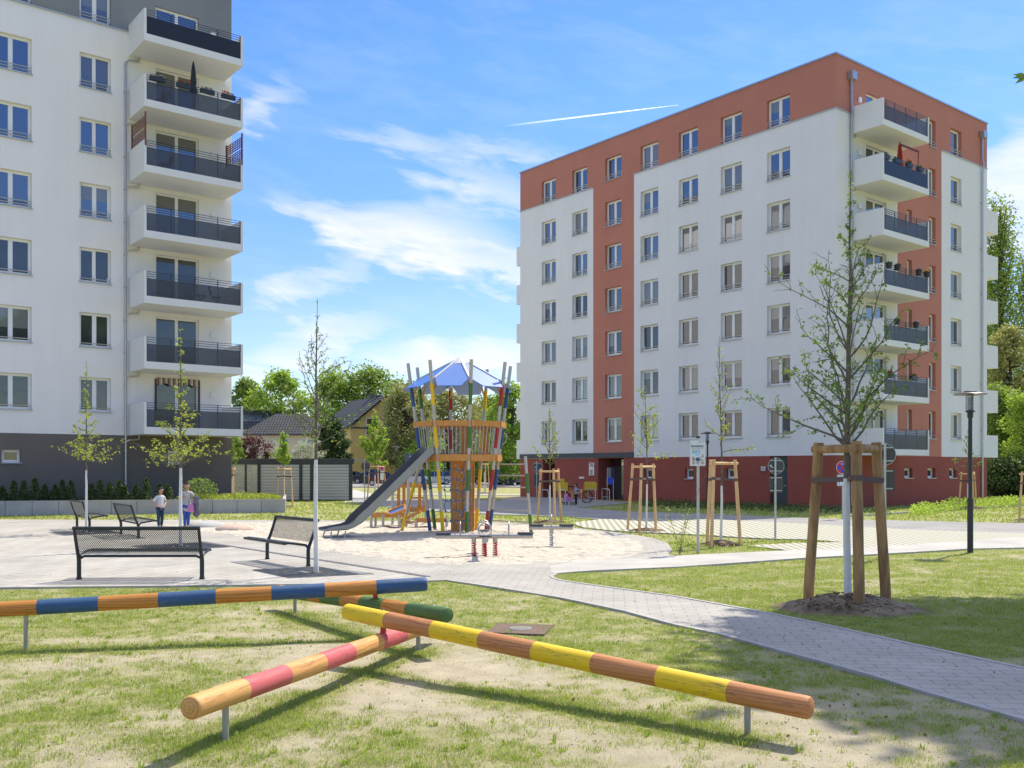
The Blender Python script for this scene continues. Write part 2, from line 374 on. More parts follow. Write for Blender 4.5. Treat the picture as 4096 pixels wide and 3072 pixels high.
def stripes_mat():
    m,nt,b=nm('grass_paver_strips'); L=nt.links.new
    tc=N(nt,'ShaderNodeTexCoord'); mp=N(nt,'ShaderNodeMapping'); mp.inputs['Rotation'].default_value=(0,0,math.atan(.06))
    L(tc.outputs['Object'],mp.inputs['Vector'])
    br=N(nt,'ShaderNodeTexBrick'); br.inputs['Scale'].default_value=1; br.inputs['Brick Width'].default_value=.115*1.6; br.inputs['Row Height'].default_value=3.
    w=N(nt,'ShaderNodeSeparateXYZ'); L(mp.outputs[0],w.inputs[0])
    d=N(nt,'ShaderNodeMath',operation='DIVIDE'); d.inputs[1].default_value=.20; L(w.outputs[0],d.inputs[0])
    fr=N(nt,'ShaderNodeMath',operation='FRACT'); L(d.outputs[0],fr.inputs[0])
    lt=N(nt,'ShaderNodeMath',operation='LESS_THAN'); lt.inputs[1].default_value=.5
    n=N(nt,'ShaderNodeTexNoise'); n.inputs['Scale'].default_value=12; n.inputs['Detail'].default_value=5; L(tc.outputs['Object'],n.inputs['Vector'])
    ma=N(nt,'ShaderNodeMath',operation='MULTIPLY_ADD'); ma.inputs[1].default_value=.3; L(n.outputs['Fac'],ma.inputs[0])
    sb=N(nt,'ShaderNodeMath',operation='SUBTRACT'); sb.inputs[1].default_value=.15; L(fr.outputs[0],sb.inputs[0]); L(sb.outputs[0],ma.inputs[2]); L(ma.outputs[0],lt.inputs[0])
    g=N(nt,'ShaderNodeMix',data_type='RGBA'); g.inputs['A'].default_value=(.24,.26,.13,1); g.inputs['B'].default_value=(.36,.35,.24,1); L(n.outputs['Fac'],g.inputs['Factor'])
    mx=N(nt,'ShaderNodeMix',data_type='RGBA'); mx.inputs['B'].default_value=(.48,.465,.425,1); L(g.outputs['Result'],mx.inputs['A']); L(lt.outputs[0],mx.inputs['Factor'])
    L(mx.outputs['Result'],b.inputs['Base Color']); b.inputs['Roughness'].default_value=.95
    bp=N(nt,'ShaderNodeBump'); bp.inputs['Strength'].default_value=.6; bp.inputs['Distance'].default_value=.02
    L(lt.outputs[0],bp.inputs['Height']); L(bp.outputs[0],b.inputs['Normal'])
    return m
M['stripes']=stripes_mat()
def sand_mat():
    m,nt,b=nm('play_sand'); L=nt.links.new
    tc=N(nt,'ShaderNodeTexCoord')
    n=N(nt,'ShaderNodeTexNoise'); n.inputs['Scale'].default_value=2.5; n.inputs['Detail'].default_value=9; n.inputs['Roughness'].default_value=.7; L(tc.outputs['Object'],n.inputs['Vector'])
    cr=N(nt,'ShaderNodeMapRange'); cr.inputs['From Min'].default_value=.3; cr.inputs['From Max'].default_value=.7; L(n.outputs['Fac'],cr.inputs['Value'])
    mx=N(nt,'ShaderNodeMix',data_type='RGBA'); mx.inputs['A'].default_value=(.45,.41,.335,1); mx.inputs['B'].default_value=(.60,.56,.475,1)
    L(cr.outputs[0],mx.inputs['Factor']); L(mx.outputs['Result'],b.inputs['Base Color']); b.inputs['Roughness'].default_value=1; b.inputs['Specular IOR Level'].default_value=.1
    n2=N(nt,'ShaderNodeTexNoise'); n2.inputs['Scale'].default_value=5.5; n2.inputs['Detail'].default_value=6; L(tc.outputs['Object'],n2.inputs['Vector'])
    bp=N(nt,'ShaderNodeBump'); bp.inputs['Strength'].default_value=1; bp.inputs['Distance'].default_value=.13
    L(n2.outputs['Fac'],bp.inputs['Height']); L(bp.outputs[0],b.inputs['Normal'])
    return m
M['sand']=sand_mat()

# ---------- noise helper (numpy value noise)
_rng=np.random.RandomState(7); _LAT=_rng.rand(256,256)
def vnoise(x,y):
    x=np.asarray(x,float); y=np.asarray(y,float)
    xi=np.floor(x).astype(int); yi=np.floor(y).astype(int); fx=x-xi; fy=y-yi
    fx=fx*fx*(3-2*fx); fy=fy*fy*(3-2*fy)
    a=_LAT[xi%256,yi%256]; b=_LAT[(xi+1)%256,yi%256]; c=_LAT[xi%256,(yi+1)%256]; d=_LAT[(xi+1)%256,(yi+1)%256]
    return (a*(1-fx)+b*fx)*(1-fy)+(c*(1-fx)+d*fx)*fy
def fbm(x,y,o=4):
    s=0;a=.5;t=0
    for i in range(o):
        s=s+a*vnoise(x*2**i+17*i,y*2**i+31*i); t+=a; a*=.55
    return s/t
def inpoly(x,y,poly):
    x=np.asarray(x); y=np.asarray(y); ins=np.zeros(x.shape,bool); n=len(poly)
    for i in range(n):
        x0,y0=poly[i][:2]; x1,y1=poly[(i+1)%n][:2]
        if y0==y1: continue
        c=((y0>y)!=(y1>y))&(x<(x1-x0)*(y-y0)/(y1-y0)+x0)
        ins^=c
    return ins
def sdist(x,y,poly):
    # unsigned distance to polygon outline
    x=np.asarray(x,float); y=np.asarray(y,float); best=np.full(x.shape,1e9); n=len(poly)
    for i in range(n):
        x0,y0=poly[i][:2]; x1,y1=poly[(i+1)%n][:2]; dx,dy=x1-x0,y1-y0; l=dx*dx+dy*dy+1e-12
        t=np.clip(((x-x0)*dx+(y-y0)*dy)/l,0,1)
        best=np.minimum(best,np.hypot(x-x0-t*dx,y-y0-t*dy))
    return best
def segd(x,y,p,q):
    dx,dy=q[0]-p[0],q[1]-p[1]; l=dx*dx+dy*dy
    t=np.clip(((x-p[0])*dx+(y-p[1])*dy)/l,0,1); return np.hypot(x-p[0]-t*dx,y-p[1]-t*dy)

def smooth_poly(pts,it=2):
    for _ in range(it):
        q=[]
        for i in range(len(pts)):
            a=pts[i]; b=pts[(i+1)%len(pts)]
            q.append(a*.75+b*.25); q.append(a*.25+b*.75)
        pts=q
    return pts
def G(lst,smooth=0):
    p=[gp(*q) for q in lst]
    return smooth_poly(p,smooth) if smooth else p
def sheet(name,pts,z,m,depth=.12,kind='structure',**kw):
    mb=MB(); mb.prism([(p[0],p[1]) for p in pts],z-depth,z,0)
    # orientation check
    o=mb.build(name,m)
    bm=bmesh.new(); bm.from_mesh(o.data); bmesh.ops.triangulate(bm,faces=[f for f in bm.faces if len(f.verts)>4]); bmesh.ops.recalc_face_normals(bm,faces=bm.faces); bm.to_mesh(o.data); bm.free()
    tag(o,kind=kind,**kw); return o

# ---------- world
w=bpy.data.worlds.new('World'); scene.world=w; w.use_nodes=True; nt=w.node_tree; L=nt.links.new
SAZ=math.atan2(.66,.75); SEL=R(54)
bg=nt.nodes['Background']
sky=N(nt,'ShaderNodeTexSky'); sky.sky_type='NISHITA'; sky.sun_disc=False; sky.sun_elevation=SEL; sky.sun_rotation=SAZ
sky.air_density=1.0; sky.dust_density=.1; sky.ozone_density=1.5; sky.altitude=50
tc=N(nt,'ShaderNodeTexCoord'); sx=N(nt,'ShaderNodeSeparateXYZ'); L(tc.outputs['Generated'],sx.inputs[0])
def wm(op,a,b=None,c=None):
    n=N(nt,'ShaderNodeMath',operation=op)
    for i,q in enumerate((a,b,c)):
        if q is None: continue
        if isinstance(q,(int,float)): n.inputs[i].default_value=q
        else: L(q,n.inputs[i])
    return n.outputs[0]
az=wm('ARCTAN2',sx.outputs[0],sx.outputs[1]); el=wm('ARCSINE',sx.outputs[2])
# wind-stretched coordinates on the cloud plane
zc=wm('MAXIMUM',sx.outputs[2],.02)
px=wm('DIVIDE',sx.outputs[0],wm('ADD',zc,.12)); py=wm('DIVIDE',sx.outputs[1],wm('ADD',zc,.12))
def wnoise(sc,det,ro,v,dist=0):
    n=N(nt,'ShaderNodeTexNoise'); n.inputs['Scale'].default_value=sc; n.inputs['Detail'].default_value=det; n.inputs['Roughness'].default_value=ro; n.inputs['Distortion'].default_value=dist
    L(v,n.inputs['Vector']); return n.outputs['Fac']
cmb=N(nt,'ShaderNodeCombineXYZ'); L(wm('MULTIPLY',az,4.2),cmb.inputs[0]); L(wm('MULTIPLY',wm('ADD',el,wm('MULTIPLY',az,.16)),15),cmb.inputs[1])
nz=wnoise(1.8,7,.5,cmb.outputs[0],.7)
nz2=wnoise(6.0,6,.6,cmb.outputs[0],.4)
fine=wm('MULTIPLY_ADD',nz2,.35,wm('MULTIPLY',nz,.65))
daz=wm('MULTIPLY_ADD',nz,.16,-.08); azd=wm('ADD',az,daz); eld=wm('MULTIPLY_ADD',wm('SUBTRACT',nz2,.5),.05,el)
def cloud(cx,cy,sxx,syy,tilt,strength):
    # a cloud bank at a compass bearing and elevation
    a0=math.atan((cx*1.8517-CX)/F); e0=math.atan((HY-cy*1.8517)/F*math.cos(a0))
    sa=sxx*1.8517/F; se=syy*1.8517/F; t=R(tilt)
    u=wm('SUBTRACT',azd,a0); v=wm('SUBTRACT',eld,e0)
    uu=wm('ADD',wm('MULTIPLY',u,math.cos(t)),wm('MULTIPLY',v,math.sin(t)))
    vv=wm('SUBTRACT',wm('MULTIPLY',v,math.cos(t)),wm('MULTIPLY',u,math.sin(t)))
    uu=wm('DIVIDE',uu,sa); vv=wm('DIVIDE',vv,se)
    d=wm('ADD',wm('MULTIPLY',uu,uu),wm('MULTIPLY',vv,vv))
    e=wm('SUBTRACT',1,wm('SQRT',d)); e=wm('MAXIMUM',e,0)
    return wm('MULTIPLY',e,strength)
C=[cloud(910,515,260,95,-8,1.5),cloud(740,495,170,40,-25,.9),cloud(1020,395,260,60,-14,.9),cloud(1000,318,330,34,-4,.8),
   cloud(1010,780,250,62,3,1.9),cloud(700,730,190,50,14,1.1),cloud(690,605,150,50,20,1.0),cloud(575,225,100,60,35,.8),
   cloud(2210,410,150,150,0,2.6),cloud(1090,600,150,50,0,.8),cloud(620,790,200,40,5,.8),cloud(1040,560,160,45,-10,1.2)]
tot=C[0]
for c in C[1:]: tot=wm('ADD',tot,c)
tot=wm('MINIMUM',tot,1.3)
mask=wm('SUBTRACT',wm('ADD',wm('MULTIPLY',tot,.70),wm('MULTIPLY',fine,1.55)),.80)
mask=wm('MULTIPLY',mask,wm('MINIMUM',wm('MULTIPLY',tot,4),1))
# scattered cloud everywhere behind and above for the reflections
ybk=wm('LESS_THAN',sx.outputs[1],0)
cm2=N(nt,'ShaderNodeCombineXYZ'); L(px,cm2.inputs[0]); L(py,cm2.inputs[1])
bk=wm('MULTIPLY',wm('MAXIMUM',wm('MULTIPLY',wm('SUBTRACT',wnoise(.7,7,.6,cm2.outputs[0],.3),.62),2),0),ybk)
# thin veil
veil=wm('MULTIPLY',wm('MAXIMUM',wm('SUBTRACT',fine,.45),0),.45)
hz=wm('MAXIMUM',wm('SUBTRACT',1,wm('DIVIDE',el,.30)),0); hz=wm('MULTIPLY',wm('MULTIPLY',hz,hz),.16)
mk=wm('ADD',wm('ADD',wm('MULTIPLY',wm('MAXIMUM',mask,0),.80),wm('MULTIPLY',bk,.25)),wm('MULTIPLY',wm('ADD',veil,hz),wm('GREATER_THAN',sx.outputs[1],0)))
ov=N(nt,'ShaderNodeMapRange'); ov.interpolation_type='SMOOTHSTEP'; ov.inputs['From Min'].default_value=.55; ov.inputs['From Max'].default_value=.98; ov.inputs['To Max'].default_value=.95; L(el,ov.inputs['Value'])  # white cloud veil overhead, out of view, added to neutralise and brighten ambient light
mk=wm('ADD',mk,wm('MULTIPLY',ov.outputs[0],wm('MULTIPLY_ADD',fine,.8,.5)))
mk=wm('MINIMUM',mk,.93)
hs=N(nt,'ShaderNodeHueSaturation'); hs.inputs['Hue'].default_value=.520; hs.inputs['Saturation'].default_value=1.34; L(sky.outputs[0],hs.inputs['Color'])
ev=N(nt,'ShaderNodeMapRange'); ev.interpolation_type='SMOOTHSTEP'; ev.inputs['From Min'].default_value=0; ev.inputs['From Max'].default_value=.42; ev.inputs['To Min'].default_value=.92; ev.inputs['To Max'].default_value=1.5; L(el,ev.inputs['Value']); L(ev.outputs[0],hs.inputs['Value'])
mxw=N(nt,'ShaderNodeMix',data_type='RGBA'); L(mk,mxw.inputs['Factor']); L(hs.outputs[0],mxw.inputs['A']); mxw.inputs['B'].default_value=(6.4,6.4,6.5,1)
L(mxw.outputs['Result'],bg.inputs['Color']); bg.inputs['Strength'].default_value=.12
# ---------- sun
sl=bpy.data.lights.new('sun','SUN'); sl.energy=4.4; sl.angle=R(.53); sl.color=(1,.91,.77)
so=bpy.data.objects.new('sun',sl); COL.objects.link(so)
SD=Vector((math.sin(SAZ)*math.cos(SEL),math.cos(SAZ)*math.cos(SEL),math.sin(SEL)))
so.rotation_euler=SD.to_track_quat('Z','Y').to_euler(); so.location=(20,20,40)
# ---------- camera
cd=bpy.data.cameras.new('camera'); cd.sensor_width=36; cd.lens=36*F/4096; cd.shift_y=(HY-1536)/4096; cd.clip_end=20000; cd.clip_start=.1
co=bpy.data.objects.new('camera',cd); COL.objects.link(co); co.location=(0,0,H); co.rotation_euler=(R(90),0,0); scene.camera=co
scene.view_settings.view_transform='Standard'; scene.view_settings.look='None'; scene.view_settings.exposure=0.48; scene.view_settings.gamma=1

# ---------- ground polygons (setting)
front_edge=[(-2600,2362),(-1200,2362),(0,2357),(700,2350),(1250,2343),(1705,2330),(1787,2327),(1996,2358),(2249,2399),(2503,2453),(2700,2507),(2889,2547),(3079,2600),(3331,2668),(3521,2722),(3710,2782),(3963,2854),(4096,2892),(4700,3080)]
wedge_tip=[(4700,2835),(4096,2687),(3647,2589),(3331,2517),(3079,2463),(2700,2394),(2376,2349),(2249,2330),(2215,2321),(2204,2312),(2225,2301),(2290,2295),(2376,2289)]
edgeF=G(front_edge); tipW=G(wedge_tip)
farP=G([(2700,2275),(2700,2229),(2672,2222),(2688,2203),(2672,2178),(2615,2157),(2535,2143),(2467,2133),(2362,2122),(2289,2113),(2108,2098),(2000,2093),(1700,2088),(1300,2085),(900,2083),(0,2081),(-2600,2081)])
drain_l=G([(805,2172),(1768,2323)])
# plaza (slabs) left of the drain, pavers right of it
PL=[edgeF[i] for i in range(7)]
plaza=sheet('plaza_paving',[*PL,G([(1768,2323)])[0],G([(805,2172)])[0],*G([(560,2135),(560,2100),(0,2095),(-2600,2095)])],.03,M['plaza'])
pav_path=[G([(1768,2323)])[0],*edgeF[6:],*tipW,*farP,*G([(-2600,2095),(0,2095),(560,2100),(560,2135),(805,2172)])]
path=sheet('paver_path',pav_path,.0302,M['pavers'])
cross=sheet('slab_footpath',G([(2376,2289),(2700,2275),(3205,2239),(3520,2222),(3874,2201),(4096,2196),(5400,2178),(5400,2125),(4096,2150),(3868,2169),(3584,2188),(3167,2207),(2700,2229),(2300,2252),(2200,2272),(2204,2300)]),.036,M['slab_path'])
drive=sheet('drive',G([(1400,1992),(1700,1998),(2000,2004),(2040,1990),(2100,1984),(2440,2004),(2535,2012),(2304,2033),(2506,2047),(2800,2057),(3215,2074),(3396,2080),(3528,2083),(4096,2096),(5400,2125),(5400,2165),(4096,2139),(3628,2124),(3000,2089),(2800,2082),(2600,2078),(2400,2080),(2250,2068),(2000,2060),(1800,2050),(1600,2035),(1400,2008)]),.024,M['drive'])
strip=sheet('grass_paver_drive',G([(2285,2094),(2400,2080),(2600,2076),(2800,2079),(3000,2086),(3628,2121),(4096,2137),(5400,2160),(5400,2172),(4096,2152),(3868,2171),(3584,2190),(3167,2207),(2983,2186),(3160,2177),(3370,2172),(3215,2161),(3099,2159),(2962,2152),(2781,2141),(2629,2134),(2450,2126),(2330,2112)]),.028,M['stripes'])
street=sheet('street',[Vector(p) for p in [(-75,94,0),(45,94,0),(45,140,0),(-75,140,0)]],.02,M['asphalt'])
farpath=sheet('far_footpath',G([(1100,1979),(2100,1981),(2100,1977),(1100,1975)]),.022,M['slab_path'])
farpath2=sheet('shed_footpath',G([(1380,2010),(1640,2014),(1560,1996),(1420,1960),(1360,1960)]),.018,M['slab_path'])
# kerbs
def kerb(name,line,wd=.06,z=.045,m=None):
    mb=MB()
    for a,b in zip(line[:-1],line[1:]):
        d=(b-a); l=d.length; d.normalize(); n=Vector((-d.y,d.x,0))
        mb.prism([a-n*wd/2,b-n*wd/2,b+n*wd/2,a+n*wd/2],-.1,z,0)
    return tag(mb.build(name,m or M['kerb']),kind='structure')
kerb('lawn_kerb',edgeF,.06,.036)
kerb('wedge_kerb',tipW+G([(2700,2275),(3205,2239),(3520,2222),(3874,2201),(4096,2196),(5400,2178)]),.06,.040)
kerb('far_kerb',G([(3400,2067),(3700,2048),(3900,2034),(4096,2023),(4500,2008)]),.1,.06)
kerb('street_kerb',[Vector((-75,93.8,0)),Vector((45,93.8,0))],.2,.1)
# drain channel
mb=MB(); a,b=G([(805,2172)])[0],G([(1768,2323)])[0]
d=(b-a); l=d.length; d.normalize(); n=Vector((-d.y,d.x,0))
k=int(l/.5)
for i in range(k):
    p=a+d*(i*.5); q=a+d*(i*.5+.49)
    mb.prism([p-n*.06,q-n*.06,q+n*.06,p+n*.06],.0,.038,0)
tag(mb.build('drain_channel',mat('drain_grating',(.13,.13,.13),.6,metal=.3)),'narrow dark drainage channel crossing the pale paving','drain')

# beams (balance logs) needed for grass wear
B_red=(Vector((-1.936,6.53,.315)),Vector((-.949,9.78,.232)))
B_yel=(Vector((-1.195,8.97,.452)),Vector((1.64,6.73,.272)))
B_blu=(Vector((-1.50,10.6,.548)),Vector((-4.94,9.82,.433)))
B_grn=(Vector((-.76,9.6,.41)),Vector((-2.774,12.35,.26)))
# ---------- lawn grid
xs=np.concatenate([np.linspace(-900,-60,8),np.linspace(-50,-13,14),np.arange(-12.5,12.5,.11),np.linspace(13,60,16),np.linspace(80,900,8)])
ys=np.concatenate([np.linspace(-400,0,6),np.arange(2.5,24,.11),np.linspace(24.5,70,50),np.linspace(80,1500,12)])
XX,YY=np.meshgrid(xs,ys,indexing='ij')
shade=lambda p:(p[0][0]-SD.x/SD.z*p[0][2],p[0][1]-SD.y/SD.z*p[0][2])
def dens(X,Y):
    Pw=[(p.x,p.y) for p in tipW]+[(40,40),(40,5)]
    frontP=[(p.x,p.y) for p in edgeF]+[(40,-60),(-60,-60)]
    base=fbm(X*.55+5,Y*.9+2,5)
    n2=fbm(X*2.3+9,Y*2.9+4,4)
    d=.65+(base-.5)*.55+(n2-.5)*.75
    fr=inpoly(X,Y,frontP)
    df=np.where(fr,d,.86+(n2-.5)*1.1+(base-.5)*.9)
    # worn and lush bands by the balance logs
    for (a,b) in (B_red,B_yel,B_blu,B_grn):
        s=segd(X,Y,(a.x-.3*a.z,a.y-.4*a.z),(b.x-.3*b.z,b.y-.4*b.z))
        df=df+np.where(fr,.55*np.exp(-(s/.17)**2)-.30*np.exp(-((s-.62)/.35)**2),0)
    # worn spot in the centre and the lower right
    df=df-np.where(fr,.45*np.exp(-(((X+.1)/.9)**2+((Y-8.7)/.5)**2)),0)
    df=df-np.where(fr,.30*np.exp(-(((X-2.6)/1.2)**2+((Y-6.4)/1.0)**2)),0)
    df=df+np.where(fr,.12*np.clip((Y-10)/3,0,1),0)
    return np.clip(df,0,1.3)
D=dens(XX,YY)
def gz(X,Y):
    z=.004+(fbm(X*1.5,Y*1.5,4)-.5)*.035
    return np.where((Y>23.9)|(np.abs(X)>12.4),-.012,z)
ZZ=gz(XX,YY)
nx,ny=XX.shape
me=bpy.data.meshes.new('ground')
verts=np.stack([XX,YY,ZZ],-1).reshape(-1,3)
idx=np.arange(nx*ny).reshape(nx,ny)
quads=np.stack([idx[:-1,:-1],idx[1:,:-1],idx[1:,1:],idx[:-1,1:]],-1).reshape(-1,4)
def np_mesh(me,verts,faces):
    k=faces.shape[1]
    me.vertices.add(len(verts)); me.vertices.foreach_set('co',verts.astype(np.float32).ravel())
    me.loops.add(faces.size); me.loops.foreach_set('vertex_index',faces.astype(np.int32).ravel())
    me.polygons.add(len(faces)); me.polygons.foreach_set('loop_start',np.arange(0,faces.size,k,dtype=np.int32))
    me.polygons.foreach_set('loop_total',np.full(len(faces),k,np.int32)); me.update(calc_edges=True)
np_mesh(me,verts,quads)
at_=me.attributes.new('dens','FLOAT','POINT'); at_.data.foreach_set('value',D.astype(np.float32).ravel())
me.materials.append(M['lawn']); me.polygons.foreach_set('use_smooth',np.ones(len(me.polygons),bool))
go=bpy.data.objects.new('ground',me); COL.objects.link(go); tag(go,kind='structure')

# ---------- sandpit
sandP=smooth_poly(G([(640,2104),(760,2124),(900,2145),(1170,2180),(1300,2205),(1517,2237),(1734,2260),(1950,2268),(2072,2263),(2217,2256),(2362,2247),(2470,2237),(2542,2222),(2561,2199),(2542,2170),(2467,2143),(2362,2130),(2289,2119),(2108,2103),(2000,2098),(1700,2094),(1300,2092),(900,2093),(700,2095)]),2)
sp=[(p.x,p.y) for p in sandP]
x0,x1=min(p[0] for p in sp)-.3,max(p[0] for p in sp)+.3; y0,y1=min(p[1] for p in sp)-.3,max(p[1] for p in sp)+.3
sxs=np.arange(x0,x1,.09); sys_=np.arange(y0,y1,.09); SX,SY=np.meshgrid(sxs,sys_,indexing='ij')
ins=inpoly(SX,SY,sp); dd=sdist(SX,SY,sp)*np.where(ins,1,-1)
h_=fbm(SX*1.8,SY*1.8,4); h2=1-np.abs(vnoise(SX*3.1,SY*3.1)-.5)*2
SZ=.034+np.clip(dd/.5,-1,1)*.012+(h_-.5)*.15*np.clip(dd/.8+.2,0,1)+(fbm(SX*4.3+9,SY*4.3,3)-.5)*.09*np.clip(dd/.6,0,1)-np.clip(h2-.55,0,1)*.05*np.clip(dd/.6,0,1)
SZ=np.maximum(SZ,np.where(dd>.35,.04,-.2))
SZ=np.where(dd<-.12,-.05,SZ)
nx,ny=SX.shape; idx=np.arange(nx*ny).reshape(nx,ny)
q=np.stack([idx[:-1,:-1],idx[1:,:-1],idx[1:,1:],idx[:-1,1:]],-1).reshape(-1,4)
keep=(dd>-.25).ravel()[q].all(1)
me=bpy.data.meshes.new('sandpit'); np_mesh(me,np.stack([SX,SY,SZ],-1).reshape(-1,3),q[keep]); me.materials.append(M['sand'])
me.polygons.foreach_set('use_smooth',np.ones(len(me.polygons),bool))
tag(tag_o:=bpy.data.objects.new('sandpit_sand',me),kind='structure'); COL.objects.link(tag_o)
SAND_Z=.055
# small clods of raked sand / footprints rim
# ---------- grass blades
def blades(name,region,n,hmin,hmax,wd,seed,m,dthr=0.15,label=None,dpow=1.5):
    rs=np.random.RandomState(seed)
    x=rs.uniform(region[0],region[1],n*4); 
    # denser towards the viewer
    u=rs.rand(n*4); y=region[2]*(region[3]/region[2])**u
    x=x*(y/region[3])**.9 if region[4] else x
    d=dens(x,y); d=d+(fbm(x*7.3+3,y*7.3+8,4)-.5)*(1.5 if hmin<.02 else .4); keep=(rs.rand(n*4)<np.clip(d-dthr,0,1)**dpow)
    for poly in [ [(p.x,p.y) for p in pav_path], [(p.x,p.y) for p in PL]+[tuple(G([(1768,2323)])[0][:2]),tuple(G([(805,2172)])[0][:2])]+[tuple(p[:2]) for p in G([(560,2135),(560,2100),(0,2095),(-2600,2095)])], sp ]:
        keep&=~inpoly(x,y,poly)
    for ob in (cross,drive,strip):
        pass
    for poly in EXTRA_POLYS: keep&=~inpoly(x,y,poly)
    x=x[keep][:n]; y=y[keep][:n]; d=d[keep][:n]; k=len(x)
    hh=rs.uniform(hmin,hmax,k)*(.6+.6*np.clip(d,0,1)); a=rs.uniform(0,6.283,k); ln=rs.uniform(.1,.9,k)*hh; la=rs.uniform(0,6.283,k)
    ww=wd*rs.uniform(.7,1.4,k)*(1+y/14.)
    z0=gz(x,y)-.004; hb=z0+.004; hh0=hh; hh=hh+hb
    dx,dy=np.cos(a)*ww,np.sin(a)*ww
    mx_,my_=x+np.cos(la)*ln*.35,y+np.sin(la)*ln*.35
    tx,ty=x+np.cos(la)*ln,y+np.sin(la)*ln
    V=np.stack([np.stack([x-dx,y-dy,z0],-1),np.stack([x+dx,y+dy,z0],-1),np.stack([mx_+dx*.7,my_+dy*.7,hb+hh0*.6],-1),np.stack([mx_-dx*.7,my_-dy*.7,hb+hh0*.6],-1),np.stack([tx,ty,hh],-1)],1).reshape(-1,3)
    o=np.arange(k)*5
    Fq=np.stack([o,o+1,o+2,o+3],-1); Ft=np.stack([o+3,o+2,o+4,o+4],-1)
    me=bpy.data.meshes.new(name); me.from_pydata(V.tolist(),[],Fq.tolist()+np.stack([o+3,o+2,o+4],-1).tolist()); me.materials.append(m)
    ob=bpy.data.objects.new(name,me); COL.objects.link(ob); tag(ob,label,'grass' if label else None,kind='stuff'); return ob
EXTRA_POLYS=[[(v.x,v.y) for v in G([(2376,2289),(2700,2275),(3205,2239),(3520,2222),(3874,2201),(4096,2196),(5400,2178),(5400,2125),(4096,2150),(3868,2169),(3584,2188),(3167,2207),(2700,2229)])],
  [(v.x,v.y) for v in G([(2285,2094),(2400,2080),(2600,2076),(2800,2079),(3000,2086),(3628,2121),(4096,2137),(5400,2160),(5400,2172),(4096,2152),(3868,2171),(3584,2190),(3167,2207),(2983,2186),(3160,2177),(3370,2172),(3215,2161),(3099,2159),(2962,2152),(2781,2141),(2629,2134),(2450,2126),(2330,2112)])],
  [(v.x,v.y) for v in G([(1400,1992),(1700,1998),(2000,2004),(2040,1990),(2100,1984),(2440,2004),(2535,2012),(2304,2033),(2506,2047),(2800,2057),(3215,2074),(3396,2080),(3528,2083),(4096,2096),(5400,2125),(5400,2165),(4096,2139),(3628,2124),(3000,2089),(2800,2082),(2600,2078),(2400,2080),(2250,2068),(2000,2060),(1800,2050),(1600,2035),(1400,2008)])]]
M['blade']=leafmat('grass_blade',(.18,.26,.035),(.39,.46,.11),.4,2.5)
M['blade_dry']=leafmat('dry_grass_blade',(.36,.35,.15),(.56,.51,.30),.25,2.5)
g1=blades('lawn_grass',(-13,13,4.2,24,True),300000,.010,.034,.0015,3,M['blade'],.10,label='short patchy grass growing in the sandy lawn around the balance logs')
g2=blades('dry_grass',(-13,13,4.2,20,True),130000,.008,.026,.0013,5,M['blade_dry'],.0,label='yellowed dry grass stubble mixed through the sandy lawn',dpow=.8)
g3=blades('far_lawn_grass',(-40,34,22,58,False),60000,.03,.08,.005,8,M['blade'],.2,label='green lawn grass of the lawns beyond the paths')
# ================================================================= BUILDINGS
AV=Vector((-.6230,.7822)); BV=Vector((.7822,.6230)); TH=math.atan2(BV.y,BV.x)
def s_of(px,O,D):
    k=(px-CX)/F
    return (k*O[1]-O[0])/(D[0]-k*D[1])
def z_of(px,py,O,D):
    s=s_of(px,O,D); Y=O[1]+s*D[1]; return H-(py-HY)/F*Y

def wall_mesh(us,zs,openings,zone,depth,to3,mb,reveal_zone=None):
    """wall split into cells along the opening edges; openings get reveals"""
    U=sorted(set([round(u,4) for u in us]+[round(v,4) for o in openings for v in (o[0],o[1])]))
    Z=sorted(set([round(z,4) for z in zs]+[round(v,4) for o in openings for v in (o[2],o[3])]))
    for i in range(len(U)-1):
        for j in range(len(Z)-1):
            cu,cz=(U[i]+U[i+1])/2,(Z[j]+Z[j+1])/2
            if any(o[0]<cu<o[1] and o[2]<cz<o[3] for o in openings): continue
            zn=zone(cu,cz)
            if zn is None: continue
            mb.add([to3(U[i],0,Z[j]),to3(U[i+1],0,Z[j]),to3(U[i+1],0,Z[j+1]),to3(U[i],0,Z[j+1])],[(0,1,2,3)],zn)
    for o in openings:
        a,b,c,d=o[:4]; zn=zone((a+b)/2,c-.03) if zone((a+b)/2,c-.03) is not None else 0
        zn=zone(a-.05,(c+d)/2) if zone(a-.05,(c+d)/2) is not None else zn
        dp=o[4] if len(o)>4 else depth
        P=lambda u,w,z:to3(u,w,z)
        mb.add([P(a,0,c),P(b,0,c),P(b,-dp,c),P(a,-dp,c)],[(0,1,2,3)],zn)
        mb.add([P(a,0,d),P(b,0,d),P(b,-dp,d),P(a,-dp,d)],[(3,2,1,0)],zn)
        mb.add([P(a,0,c),P(a,0,d),P(a,-dp,d),P(a,-dp,c)],[(3,2,1,0)],zn)
        mb.add([P(b,0,c),P(b,0,d),P(b,-dp,d),P(b,-dp,c)],[(0,1,2,3)],zn)

